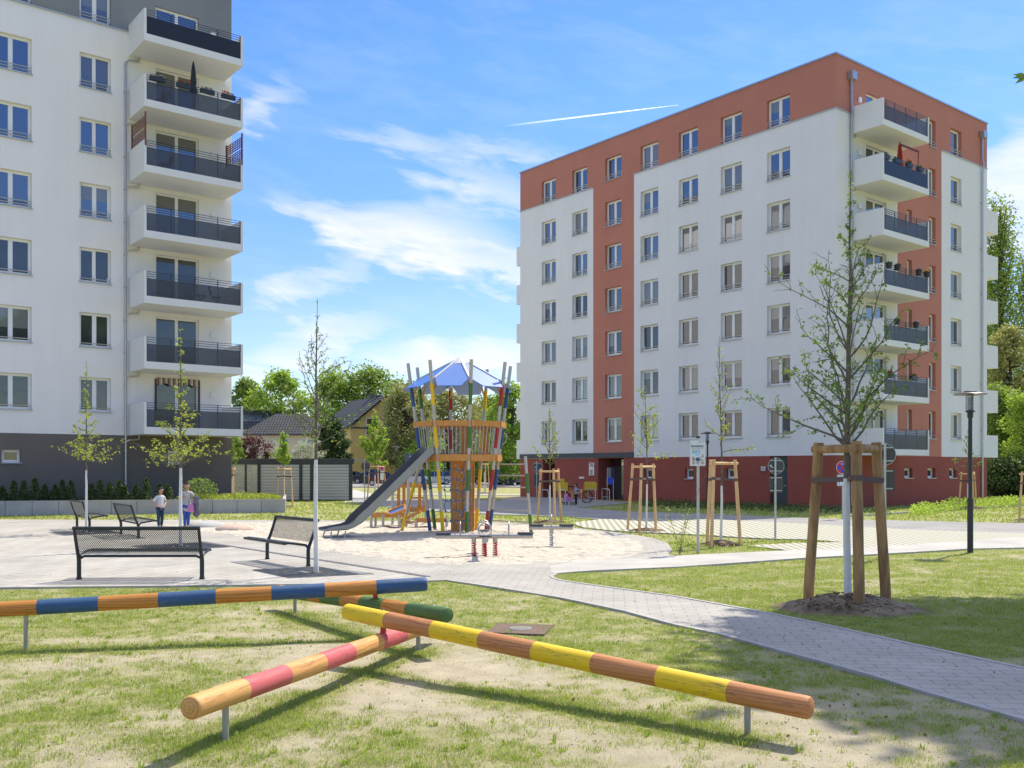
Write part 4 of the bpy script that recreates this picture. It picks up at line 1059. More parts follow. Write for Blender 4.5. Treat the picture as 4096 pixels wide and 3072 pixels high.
flower_box(RB,bu0+bwr*.34,-dS+.12,zr(5),'leafy planter directly left of the red parasol pole',None,69,.5,False,'pots on the balconies of the terracotta block')
flower_box(RB,bu0+bwr*.60,-dS+.12,zr(5),'leafy planter right of the red parasol pole',None,70,.4,False,'pots on the balconies of the terracotta block')
flower_box(RB,bu0+bwr*.84,-dS+.12,zr(5),'leafy planter at the right end of the dark balcony screen',None,71,.4,False,'pots on the balconies of the terracotta block')
# red awning frame
t=thing('awning_frame','dark red square awning frame standing on the red parasol balcony','awning',frame_point(RB,bu0+bwr*.55,-dS+.2,ZB+FH*5+.25),TH)
mat('dark_red_metal',(.16,.02,.015))
for x_ in (-.35,1.2):
    mb=MB(); mb.tube([(x_,0,0),(x_,0,1.77)],.022,6); mb.build('post',MATS['dark_red_metal'],t)
mb=MB(); mb.box2((-.37,-.03,1.74),(1.22,.03,1.82)); mb.build('crossbar',MATS['dark_red_metal'],t)
# ================================================================= BALANCE LOGS
def on_line(P,Q,px):
    d=Q-P; k=(px-CX)/F
    return (k*P.y-P.x)/(d.x-k*d.y)
def beam(label,P,Q,pxs,matsq,posts,r=.078,caps=(0,0)):
    """pxs: band boundaries; mats: names per band"""
    ts=[on_line(P,Q,p) for p in pxs]
    d=(Q-P); L_=d.length; dn=d.normalized()
    s0=P+d*ts[0]
    hd=math.atan2(dn.y,dn.x)
    if ts[-1]<ts[0]: dn=-dn; hd=math.atan2(dn.y,dn.x)
    t=thing('balance_log',label,'balance beam',(s0.x,s0.y,0),hd,'painted balance logs')
    pitch=math.atan2(dn.z,math.hypot(dn.x,dn.y))
    rot=Matrix.Rotation(-pitch,3,'Y')
    mb=MB(); seg=28
    Ls=[abs(a-ts[0])*L_ for a in ts]
    rs=random.Random(int(pxs[1])); ph=[rs.uniform(0,6) for _ in range(4)]
    rings=[]
    n=len(matsq)
    tot=Ls[-1]
    def rad(x,a):
        e=min(x,tot-x); rr=r*(1-.16*max(0,1-e/.022)**2)
        return rr*(1+.012*math.sin(3*x+ph[0]+a)+.008*math.sin(7*x+ph[1]+2*a))
    for i in range(n):
        a,b=Ls[i],Ls[i+1]; k=max(2,int((b-a)/.06)+1)
        xs_=[a+(b-a)*j/k for j in range(k+1)]
        if i==0: xs_=[0,.006,.012,.022]+[x for x in xs_ if x>.03]
        if i==n-1: xs_=[x for x in xs_ if x<tot-.03]+[tot-.022,tot-.012,tot-.006,tot]
        vs=[]
        for x in xs_:
            for q in range(seg):
                an=2*math.pi*q/seg; rr=rad(x,an)
                vs.append(Vector((x,rr*math.cos(an),rr*math.sin(an))))
        fs=[]
        for j in range(len(xs_)-1):
            for q in range(seg):
                q2=(q+1)%seg; fs.append((j*seg+q,(j+1)*seg+q,(j+1)*seg+q2,j*seg+q2))
        if i==0: fs.append(tuple(range(seg)))
        if i==n-1: fs.append(tuple(range(len(vs)-1,len(vs)-1-seg,-1)))
        mb.add([rot@v for v in vs],fs,i%len(matsq))
    # weld neighbouring bands by merging doubles
    names=[]; 
    for q in matsq:
        if q not in names: names.append(q)
    mb.m=[names.index(matsq[m]) for m in mb.m]
    o=mb.build('log',[M[q] for q in names],t,True,50); o.location=(0,0,s0.z)
    bm=bmesh.new(); bm.from_mesh(o.data); bmesh.ops.remove_doubles(bm,verts=bm.verts,dist=1e-4); bmesh.ops.recalc_face_normals(bm,faces=bm.faces); bm.to_mesh(o.data); bm.free()
    def local(x): return rot@Vector((x,0,0))
    for kind,px in posts:
        x=abs(on_line(P,Q,px)-ts[0])*L_; lp=local(x)
        if kind=='post':
            m_=MB(); m_.tube([(lp.x,0,-.1),(lp.x,0,s0.z+lp.z-r*.75)],.0225,14); m_.build('post',M['post_steel'],t,True)
        if kind=='conn':
            m_=MB(); m_.tube([(lp.x,0,s0.z+lp.z-r-.06),(lp.x,0,s0.z+lp.z-r*.8)],.028,12); m_.build('connector',M['red_steel'],t,True)
        if kind in('bolt','conn'):
            m_=MB(); m_.ball((lp.x,0,s0.z+lp.z+r),.012,sz=.6); m_.build('bolt',M['galv'],t,True)
    return t
M['post_steel']=mat('dull_beam_post',(.36,.35,.31),.5,metal=.4,var=.1,scale=12)
beam('balance log with faded red and pale wood bands, lowest and nearest of the crossing logs',*B_red,[758,968,1136,1278,1395,1509,1604,1745],['log_pale','log_red','log_pale','log_red','log_pale','log_red','log_pale'],[('post',902),('post',1673)])
beam('balance log banded yellow and brown slanting across the front of the lawn',*B_yel,[1386,1553,1737,1930,2142,2379,2638,2921,3243],['log_yellow','log_brown']*4,[('conn',1533),('post',2990),('bolt',2350)])
beam('balance log banded blue and ochre reaching out of the left edge',*B_blu,[1707,1504,1299,1086,865,635,397,152,-120,-420,-760],['log_blue','log_ochre']*5,[('conn',1501),('post',104),('post',-640)])
beam('balance log banded green and ochre lying beneath the end of the blue log',*B_grn,[1790,1642,1546,1455,1379,1300,1245,1185,1120],['log_green','log_ochre']*4,[('post',1180),('conn',1735)])

# ================================================================= BENCHES
def bench(A,Bp,sdir,label):
    """A,Bp leg feet on the ground; sdir +1: seat to the left of A->B direction"""
    d=Bp-A; L_=d.length; an=math.atan2(d.y,d.x)
    t=thing('park_bench',label,'bench',A,an,'perforated steel benches on the plaza')
    s=sdir
    # side profile (y along seat direction, z)
    back=[(-.02,.40),(-.06,.46),(-.12,.62),(-.17,.80),(-.185,.845)]
    seat=[(-.02,.40),(.03,.405),(.12,.42),(.34,.45),(.44,.455),(.475,.44),(.485,.415)]
    prof=list(reversed(back))+seat[1:]
    acc=[0]
    for a,b in zip(prof[:-1],prof[1:]): acc.append(acc[-1]+math.hypot(b[0]-a[0],b[1]-a[1]))
    def strip(name,pf,thick):
        me=bpy.data.meshes.new(name); vs=[];uv=[];fs=[]
        ac=[0]
        for a,b in zip(pf[:-1],pf[1:]): ac.append(ac[-1]+math.hypot(b[0]-a[0],b[1]-a[1]))
        for x in (.03,L_-.03):
            for k,(y,z) in enumerate(pf): vs.append((x,y*s,z)); uv.append((x,ac[k]))
        n=len(pf)
        for k in range(n-1): fs.append((k,k+1,n+k+1,n+k))
        me.from_pydata(vs,[],fs); u=me.uv_layers.new(name='UVMap')
        for lp in me.loops: u.data[lp.index].uv=uv[lp.vertex_index]
        me.materials.append(M['perf']); o=bpy.data.objects.new(name,me); COL.objects.link(o); o.parent=t
        return o
    bk=[(-.19,.835),(-.17,.78),(-.14,.69),(-.115,.60),(-.085,.52),(-.05,.45)]
    strip('backrest',bk,0); strip('seat',[(0.0,.415),(.06,.42),(.15,.432),(.30,.452),(.42,.462),(.47,.45)],0)
    for x in (0,L_):
        m_=MB(); m_.tube([(x,0,-.02),(x,0,.30),(x,-.015,.37),(x,-.06,.47),(x,-.12,.64),(x,-.185,.85)],[.036,.036,.034,.029,.027,.027],10); m_.lathe([(.045,0),(.045,.035),(.032,.04)],(x,0,0),10); m_.build('leg',M['bench'],t,True)
        m_=MB(); m_.tube([(x,0,.33),(x,.05,.40),(x,.20,.425),(x,.40,.452),(x,.47,.44)],.022,8)
        o=m_.build('seat_bracket',M['bench'],t,True)
        if s<0: o.scale=(1,-1,1)
    for ob in [o for o in bpy.data.objects if o.parent==t and o.name.startswith('leg')]:
        if s<0: ob.scale=(1,-1,1)
    m_=MB(); inx=.09
    m_.tube([(0,0,.30),(.02,0,.35),(inx,0,.385),(L_-inx,0,.385),(L_-.02,0,.35),(L_,0,.30)],.024,8); m_.build('stretcher',M['bench'],t,True)
    m_=MB(); m_.tube([(-.02,-.19*s,.85),(L_+.02,-.19*s,.85)],.031,10); m_.build('top_rail',M['bench'],t,True)
    m_=MB(); m_.tube([(0.0,.475*s,.445),(L_,.475*s,.445)],.027,10); m_.build('front_rail',M['bench'],t,True)
    return t
a=gp(316,2318,.03); b=gp(808,2317,.03)
bench(a,b,+1,'dark perforated steel bench seen from behind, nearest the lawn')
a=gp(484,2137,.03); bench(a,a+Vector((.562,-.827,0))*2.0,+1,'perforated steel bench seen from behind, between the two white painted trunks')
a=gp(308,2114,.03); bench(a,a+Vector((.562,-.827,0))*1.9,+1,'perforated steel bench farthest back, beside the leftmost young tree')
a=gp(1069,2237,.03); b=gp(1233,2266,.03); bench(a,b,-1,'perforated steel bench facing away from the sandpit, beside the tree grate')

# ================================================================= PLAY TOWER
TC=Vector((-1.49,27.7,0))
T=thing('play_tower','octagonal climbing tower with striped posts, blue roof and steel slide','play tower',TC)
def pr(z): return .86+(1.50-.86)*z/4.82
angs=dict(yellow1=120,green1=75,red1=30,blue1=165,blue2=345,yellow2=300,red2=255,green2=210)
def pp(a,z,dr=0): 
    r=pr(z)+dr; return Vector((r*math.cos(R(a)),-r*math.sin(R(a)),z))
for nme,a in angs.items():
    c=nme[:-1]
    m_=MB(); m_.tube([pp(a,0),pp(a,4.82)],.049,16); p=m_.build('post',M['steel'],T,True)
    for z0,z1 in ((.10,.66),(1.24,1.82),(2.42,3.0),(3.6,4.18)):
        m_=MB(); m_.tube([pp(a,z0),pp(a,z1)],.052,16,caps=True); m_.build('sleeve',M['sleeve_'+c],p,True)
order=[75,120,165,210,255,300,345,30]
M['roof_blue']=mat('blue_roof_panel',(.075,.19,.53),.34,spec=1.0,var=.03)
M['roof_rib']=mat('pale_roof_rib',(.62,.63,.64),.4,var=.03)
def zr_(r): return 5.0-.575*r
for i in range(8):
    mid=R(order[i]+22.5); dx=Vector((math.cos(mid),-math.sin(mid),0)); dy=Vector((math.sin(mid),math.cos(mid),0))
    pts=[(.20,.065),(1.20,.47),(1.60,.33),(1.60,-.33),(1.20,-.47),(.20,-.065)]
    top=[dx*r+dy*s+Vector((0,0,zr_(r)+.02)) for r,s in pts]; bot=[dx*r+dy*s+Vector((0,0,zr_(r))) for r,s in pts]
    m_=MB(); m_.add(top+bot,[(0,1,2,3,4,5),(11,10,9,8,7,6)]+[(k,k+6,(k+1)%6+6,(k+1)%6) for k in range(6)]); m_.build('roof_panel',M['roof_blue'],T)
    a=order[i]; m_=MB(); e=Vector((math.cos(R(a)),-math.sin(R(a)),0)); nn=Vector((math.sin(R(a)),math.cos(R(a)),0))
    p0=e*.2+Vector((0,0,zr_(.2)+.045)); p1=e*1.27+Vector((0,0,zr_(1.17)+.035))
    q=[p0-nn*.035,p0+nn*.035,p1+nn*.035,p1-nn*.035]; m_.add([v+Vector((0,0,.012)) for v in q]+[v-Vector((0,0,.02)) for v in q],[(0,1,2,3),(7,6,5,4),(0,4,5,1),(1,5,6,2),(2,6,7,3),(3,7,4,0)]); m_.build('roof_rib',M['roof_rib'],T)
    m_=MB(); p=e*1.18+Vector((0,0,zr_(1.3)-.0)); q2=pp(a,3.9); m_.tube([p,q2],.025,6); m_.build('roof_bracket',M['ochre_wood'],T)
m_=MB(); m_.lathe([(.36,zr_(.32)+.0),(.36,zr_(.32)+.02),(.01,5.06)],seg=8); m_.build('roof_cap',M['roof_rib'],T)
# deck
m_=MB(); m_.prism([(pr(2.2)*.93*math.cos(R(a)),-pr(2.2)*.93*math.sin(R(a))) for a in sorted(order)],2.10,2.18); m_.build('deck',M['ochre_wood'],T)
SL={165}  # bay of the slide: between 165 and 210
for i in range(8):
    a0,a1=order[i],order[(i+1)%8]
    def chord(z,dr): return pp(a0,z,dr),pp(a1,z,dr)
    for z0,z1,nm_ in ((2.06,2.24,'deck_beam'),(3.02,3.17,'hand_rail')):
        if nm_=='hand_rail' and a0==165: continue
        p,q=chord((z0+z1)/2,.055); d=(q-p).normalized(); n=Vector((d.y,-d.x,0)); 
        if n.dot(Vector((p.x+q.x,p.y+q.y,0)))<0: n=-n
        m_=MB(); P4=[p+d*.03,q-d*.03,q-d*.03+n*.045,p+d*.03+n*.045]
        m_.add([(v.x,v.y,z0) for v in P4]+[(v.x,v.y,z1) for v in P4],[(0,1,2,3),(7,6,5,4),(0,4,5,1),(1,5,6,2),(2,6,7,3),(3,7,4,0)]); m_.build(nm_,M['ochre_wood'],T)
    if a0 in (165,): continue
    for k in range(1,8):
        f=k/8; 
        b0=pp(a0,2.2).lerp(pp(a1,2.2),f); b1=pp(a0,3.05).lerp(pp(a1,3.05),f)
        m_=MB(); m_.tube([b0,b1],.011,6); m_.build('baluster',M['steel'],T,True)
# back panel with arch
m_=MB()
bp=[(-.42,0),(.42,0),(.42,.86),(-.42,.86)]
yb_=.62
m_.box2((-.02,yb_,2.2),(.18,yb_+.04,3.05)); m_.box2((.62,yb_,2.2),(.80,yb_+.04,3.05))
for k in range(10):
    x=.18+.44*k/10; x2=x+.044; h_top=.30+math.sqrt(max(0,.22**2-(x+.022-.40)**2)); m_.box2((x,yb_,2.55+h_top),(x2,yb_+.04,3.05)); m_.box2((x,yb_,2.2),(x2,yb_+.04,2.3))
m_.build('arched_panel',M['ochre_wood'],T)
# climbing column
m_=MB(); 
for k in range(4): m_.box2((-.24+k*.155,-.02,.05),(-.24+k*.155+.145,.04,2.1))
for z in (.05,.55,1.25,1.95): m_.box2((-.26,-.05,z),(.40,-.021,z+.13))
m_.box2((-.26,-.02,.05),(-.243,.5,2.1)); m_.box2((.385,-.02,.05),(.40,.5,2.1)); m_.box2((-.24,.46,.05),(.38,.5,2.1))
cc=m_.build('climbing_column',M['ochre_wood'],T)
m_=MB(); rs=random.Random(3)
for k in range(16): m_.ball((rs.uniform(-.2,.33),-.055,.3+k*.11),.03,seg=6,rings=4)
m_.build('climbing_holds',M['roof_rib'],cc)
# rope net
m_=MB(); mg=MB()
cols_=[]
for k in range(6):
    a=R(58+k*15.5); pts=[]
    for j in range(15):
        z=.10+j*.143; r=.62+.10*(z/2.1)+.02*math.sin(j*1.3+k*2); aa=a+.03*math.sin(j*2.1+k); pts.append(Vector((r*math.cos(aa)-.05,-r*math.sin(aa)-.02,z)))
    cols_.append(pts); (m_ if k in(0,1,4,5) else mg).tube(pts,.011,5)
for j in (2,4,6,8,10,12):
    pts=[]
    for k in range(6):
        p=cols_[k][j]; pts.append(p)
        if k<5: q=cols_[k+1][j]; pts.append((p+q)/2+Vector((0,-.02,-.05 if (k+j)%2 else .04)))
    m_.tube(pts,.011,5)
    for k in range(6): m_.ball(cols_[k][j],.03,seg=6,rings=4)
    if j in(4,8): 
        pts2=[p+Vector((0,0,.12*math.sin(i*1.6))) for i,p in enumerate(pts[:5])]; m_.tube(pts2,.01,5)
nn_=m_.build('rope_net',M['rope'],T,True); mg.build('grey_strand',M['rope_grey'],nn_,True)
# slide
m_=MB()
pt=Vector((-2.22,26.95,0))-TC; pb=Vector((-4.45,25.35,0))-TC
d=(pb-pt); hd=d.length; d.normalize(); n=Vector((-d.y,d.x,0))
path=[(0,2.28),(.12,2.26),(.25,2.18),(.5,1.96),(1.0,1.53),(1.5,1.10),(2.0,.68),(2.3,.45),(2.5,.33),(2.7,.27),(3.3,.25)]
sc=[(-.27,.20),(-.27,0),(-.20,-.045),(.20,-.045),(.27,0),(.27,.20),(.255,.20),(.255,.01),(.19,-.03),(-.19,-.03),(-.255,.01),(-.255,.20)]
for k,(s_,z) in enumerate(path):
    i0,i1=max(0,k-1),min(len(path)-1,k+1); ds=Vector((path[i1][0]-path[i0][0],path[i1][1]-path[i0][1])).normalized(); up=(-ds.y if True else 0)
    upv=d*(-ds.y)+Vector((0,0,ds.x)); 
    wh=1 if k<8 else .6
    if k==len(path)-1: wh=.35
    for (a_,b_) in sc: m_.v.append(tuple(pt+d*s_+Vector((0,0,z))+n*a_+upv*(b_*wh)))
c=len(sc)
for k in range(len(path)-1):
    for j in range(c):
        j2=(j+1)%c; m_.f.append((k*c+j,(k+1)*c+j,(k+1)*c+j2,k*c+j2)); m_.m.append(0)
M['slide_steel']=mat('slide_steel',(.30,.30,.30),.35,metal=.8,var=.06,scale=3)
sl_=m_.build('slide',M['slide_steel'],T,True,30)
bm=bmesh.new(); bm.from_mesh(sl_.data); bmesh.ops.recalc_face_normals(bm,faces=bm.faces); bm.to_mesh(sl_.data); bm.free()
for s_ in (2.75,3.15):
    m_=MB()
    for sg in(-.2,.2): m_.tube([tuple(pt+d*s_+n*sg+Vector((0,0,.22))),tuple(pt+d*(s_+.05)+n*sg*1.2+Vector((0,0,0)))],.02,6)
    m_.build('slide_foot',M['steel'],T,True)
# slanted support with yellow sleeves
p0=gp(1606,2129)-TC; p1=at(1676,1866,27.1)-TC
m_=MB(); m_.tube([p0,p1],.048,12); sp_=m_.build('support_post',M['steel'],T,True)
for a,b in ((.02,.27),(.52,.78)):
    m_=MB(); m_.tube([p0.lerp(p1,a),p0.lerp(p1,b)],.051,12); m_.build('sleeve',M['sleeve_yellow'],sp_,True)
# ladder of horizontal bars at the right
q0=gp(2125,2139)-TC; q1=at(2101,1825,27.0)-TC
m_=MB(); m_.tube([q0,q1],.045,12); lp_=m_.build('ladder_post',M['steel'],T,True)
for a,b in ((.05,.33),(.58,.86)):
    pass
m_=MB(); m_.tube([q0.lerp(q1,.03),q0.lerp(q1,.26)],.048,12); m_.build('sleeve',M['sleeve_green'],lp_,True)
m_=MB(); m_.tube([q0.lerp(q1,.53),q0.lerp(q1,.78)],.048,12); m_.build('sleeve',M['sleeve_green'],lp_,True)
for z in (1.97,1.65,1.32,1.0,.67,.35):
    m_=MB(); f=z/2.19; m_.tube([pp(345,z),q0.lerp(q1,f)],.018,8); m_.build('rung',M['steel'],T,True)
m_=MB(); m_.tube([pp(345,2.55)+Vector((.05,0,0)),pp(345,2.6)+Vector((.13,0,.0)),pp(345,2.8)+Vector((.15,0,0)),pp(345,2.9)+Vector((.05,0,0))],.013,6); m_.build('grab_handle',M['steel'],T,True)

# ================================================================= SPRING SEESAWS
def spring(mb,c,r,h,turns=8,wire=.011):
    pts=[(c[0]+r*math.cos(2*math.pi*i/14),c[1]+r*math.sin(2*math.pi*i/14),c[2]+h*i/(turns*14)) for i in range(turns*14+1)]
    mb.tube(pts,wire,5)
def seesaw(base,label,cross,halflen,springs,springmat,zc,rz=0):
    t=thing('spring_seesaw',label,'seesaw',base,rz,'spring seesaws in the sand')
    m_=MB(); m_.tube([(-halflen,0,zc),(halflen,0,zc)],.055,14); m_.build('beam',M['steel'],t,True)
    if cross:
        m_=MB(); m_.tube([(0,-halflen,zc-.005),(0,halflen,zc-.005)],.055,14); m_.build('beam',M['steel'],t,True)
    for (x,y) in springs:
        m_=MB(); spring(m_,(x,y,-.02),.045,zc-.11); m_.build('spring',springmat,t,True)
        m_=MB(); m_.tube([(x,y,zc-.13),(x,y,zc-.02)],.05,12); m_.build('spring_collar',M['steel'],t,True)
    ends=[(-halflen,0),(halflen,0)]+([(0,-halflen),(0,halflen)] if cross else [])
    for ex,ey in ends:
        ux,uy=(ex/halflen,ey/halflen)
        sx_,sy_=ex-ux*.15,ey-uy*.15
        m_=MB()
        prf=[(.17*math.cos(a)*(1.0),.13*math.sin(a)) for a in [2*math.pi*k/16 for k in range(16)]]
        m_.prism([(sx_+ux*p-uy*q,sy_+uy*p+ux*q) for p,q in prf],zc+.05,zc+.075); m_.build('seat',M['dark_sheet'],t)
        hx,hy=ex-ux*.5,ey-uy*.5
        m_=MB(); pts=[]
        for k in range(11):
            a=math.pi*(-.15+1.3*k/10); pts.append((hx-uy*.13*math.cos(a),hy+ux*.13*math.cos(a),zc+.15+.15*math.sin(a)))
        pts=[(hx,hy,zc+.02)]+pts+[(hx,hy,zc+.02)]
        m_.tube(pts,.013,6); m_.tube([pts[4],pts[-5]],.009,5); m_.build('handle',M['steel'],t,True)
    return t
b=gp(1938,2222,SAND_Z)
seesaw((b.x,b.y,SAND_Z-.02),'four seat seesaw on red springs in the sand before the climbing tower',True,1.0,[(-.22,0),(.22,0),(0,-.2),(0,.2)],M['red_steel'],.42,R(3))
b=gp(2206,2182,SAND_Z)
seesaw((b.x,b.y,SAND_Z-.02),'two seat seesaw on one grey spring in front of a staked tree',False,.50,[(0,0)],M['galv'],.44,R(-3))

# ================================================================= SAND TABLES
ST=gp(1480,2109,SAND_Z)
t=thing('sand_table','low wooden sand table with a tilted blue bottomed tray beneath the slide','play table',ST,R(-4))
m_=MB(); m_.box2((0,0,.30),(1.08,.05,.42)); m_.box2((0,.65,.30),(1.08,.70,.42)); m_.box2((0,.05,.30),(.05,.65,.42)); m_.box2((1.03,.05,.30),(1.08,.65,.42)); m_.box2((.05,.05,.30),(1.03,.65,.33)); m_.build('tray',M['ochre_wood'],t)
for x,y in ((.03,.02),(.40,.02),(.03,.66),(1.0,.66),(.9,.02)):
    m_=MB(); m_.tube([(x,y,-.1),(x,y,.40)],.042,10); m_.build('leg',M['steel_leg'] if 'steel_leg' in M else M['steel'],t,True)
rt=Matrix.Rotation(R(-22),3,'Y')@Matrix.Rotation(R(20),3,'X')
m_=MB()
for c_,s_ in (((-.28,0,0),(.05,.42,.07)),((.28,0,0),(.05,.42,.07)),((0,-.21,0),(.61,.05,.07)),((0,.21,0),(.61,.05,.07))): m_.box(rt@Vector(c_)+Vector((.78,.2,.50)),s_,0,rt)
tr_=m_.build('tilted_tray',M['ochre_wood'],t); m_=MB(); m_.box(rt@Vector((0,0,-.01))+Vector((.78,.2,.50)),(.5,.36,.02),0,rt); m_.build('tray_base',M['roof_blue'],tr_)
PW=at(1574,2033,31.2); 
t=thing('play_wall','wooden play wall of upright boards behind the slide and sand tables','play wall',(PW.x,PW.y,SAND_Z-.02),R(-2))
for x in (-.03,.50,1.05):
    m_=MB(); m_.tube([(x,0,0),(x,0,1.28 if x<1 else 1.2)],.045,10); m_.build('post',M['steel'],t,True)
m_=MB(); m_.box2((.05,-.08,1.22),(1.10,-.03,1.32)); m_.box2((-.02,-.08,.42),(1.15,-.03,.58)); m_.box2((.6,-.08,.84),(1.1,-.03,.90))
m_.build('rail',M['ochre_wood'],t)
for x in (.12,.29,.80,.97):
    m_=MB(); m_.box2((x,-.025,.5),(x+.10,.005,1.26)); m_.build('board',M['ochre_wood'],t)
t2=gp(1660,2108,SAND_Z)
t=thing('sand_table','low wooden sand trough partly hidden behind the blue and green tower posts','play table',t2,R(3))
m_=MB(); m_.box2((0,0,.14),(1.0,.04,.25)); m_.box2((0,.4,.14),(1.0,.44,.25)); m_.box2((0,.04,.14),(1.0,.4,.16)); m_.box2((-.5,.05,.12),(-.02,.35,.16),0); m_.build('trough',M['ochre_wood'],t)
for x,y in ((.03,.0),(.97,.0),(.03,.42),(.97,.42),(-.4,.1)):
    m_=MB(); m_.tube([(x,y,-.05),(x,y,.24)],.04,8); m_.build('leg',M['steel'],t,True)
rt=Matrix.Rotation(R(-24),3,'Y')
m_=MB()
for c_,s_ in (((0,-.16,0),(.62,.04,.06)),((0,.16,0),(.62,.04,.06)),((.29,0,0),(.04,.28,.06)),((0,0,-.03),(.62,.30,.02))): m_.box(rt@Vector(c_)+Vector((-.12,.2,.34)),s_,0,rt)
m_.build('chute',M['ochre_wood'],t)
# blue-grey marble box post behind the slide
bpz=at(1633,2090,31.0)
t=thing('play_post','steel play post with a blue box head showing above the slide','play post',(bpz.x,bpz.y,SAND_Z))
m_=MB(); m_.tube([(0,0,0),(0,0,2.0)],.05,12); m_.build('post',M['steel'],t,True)
m_=MB(); m_.bbox((-.10,-.11,1.95),(.05,.11,2.28),.02); m_.build('box_head',mat('blue_grey_box',(.05,.09,.19),.4),t)
m_=MB(); m_.tube([(.05,0,2.12),(.26,0,2.12)],.07,12); m_.build('drum',M['steel'],t,True)
m_=MB(); m_.tube([(.14,0,2.1),(.14,0,.35)],.008,5); m_.tube([(.20,0,2.1),(.20,0,.35)],.008,5); m_.build('chain',M['steel'],t)
m_=MB(); m_.lathe([(.05,.22),(.09,.36),(.085,.36),(.045,.24)],(.17,0,0),10); m_.build('bucket',M['galv'],t,True)
# cloth covered humps in the sand
def hump(c,rx,ry,h,m,label,name='play_mound'):
    mb=MB(); n=22; mrows=8
    for j in range(mrows+1):
        f=j/mrows
        for k in range(n):
            a=2*math.pi*k/n; rr=math.sin(f*math.pi/2); w_=1+.10*math.sin(3*a+1)+.05*math.sin(5*a)+ .02*math.sin(11*a)
            mb.v.append((rx*rr*w_*math.cos(a),ry*rr*w_*math.sin(a),h*math.cos(f*math.pi/2)*(1+.08*math.sin(2*a))-.03))
    for j in range(mrows):
        for k in range(n): k2=(k+1)%n; mb.f.append((j*n+k,(j+1)*n+k,(j+1)*n+k2,j*n+k2)); mb.m.append(0)
    o=mb.build(name,m,None,True,80); o.location=c; tag(o,label,'play mound',group='low mounds in the sand'); return o
M['mound_blue']=mat('sandy_blue_rubber',(.52,.46,.38),.9,scale=2.2,col2=(.38,.42,.43)); M['mound_pink']=mat('sandy_pink_rubber',(.55,.47,.38),.9,scale=2.5,col2=(.54,.38,.30))
c=gp(808,2106,SAND_Z); hump(c,.66,.42,.22,M['mound_blue'],'low sandy mound with pale blue patches at the back edge of the sandpit')
c=gp(932,2118,SAND_Z); hump(c,.58,.36,.20,M['mound_pink'],'low sandy mound with faded pink sides, right of the bluish mound')
# ================================================================= TREES
M['leaf_spring']=leafmat('spring_leaf',(.22,.29,.035),(.42,.46,.09),.4)
M['leaf_young']=leafmat('young_linden_leaf',(.10,.18,.03),(.24,.32,.07),.4)
M['leaf_horn']=leafmat('hornbeam_leaf',(.09,.17,.022),(.25,.36,.06),.35)
M['leaf_bright']=leafmat('bright_crown_leaf',(.20,.32,.04),(.42,.52,.10),.4,.25)
M['leaf_mid']=leafmat('mid_green_leaf',(.13,.22,.035),(.30,.38,.08),.35,.25)
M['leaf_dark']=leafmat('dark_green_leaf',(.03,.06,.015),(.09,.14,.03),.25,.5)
M['leaf_brown']=leafmat('bronze_bud_leaf',(.20,.21,.06),(.42,.42,.15),.3,.3)
M['leaf_purple']=leafmat('purple_leaf',(.06,.022,.022),(.14,.05,.045),.3,1)
M['leaf_blossom']=leafmat('pale_blossom_leaf',(.25,.30,.12),(.55,.55,.45),.3,1)
def leaf(mb,p,size,rs,droop=0.,m=0):
    a=Vector((rs.gauss(0,1),rs.gauss(0,1),rs.gauss(0,.6)-droop)); a.normalize()
    n=a.cross(Vector((rs.gauss(0,1),rs.gauss(0,1),rs.gauss(0,1)))); 
    if n.length<1e-3: n=a.orthogonal()
    n.normalize(); s=size*rs.uniform(.7,1.25); w=n*s*.32; f=a.cross(n)*s*.10
    mb.add([p,p+a*s*.5+w+f,p+a*s,p+a*s*.5-w+f],[(0,1,2,3)],m)
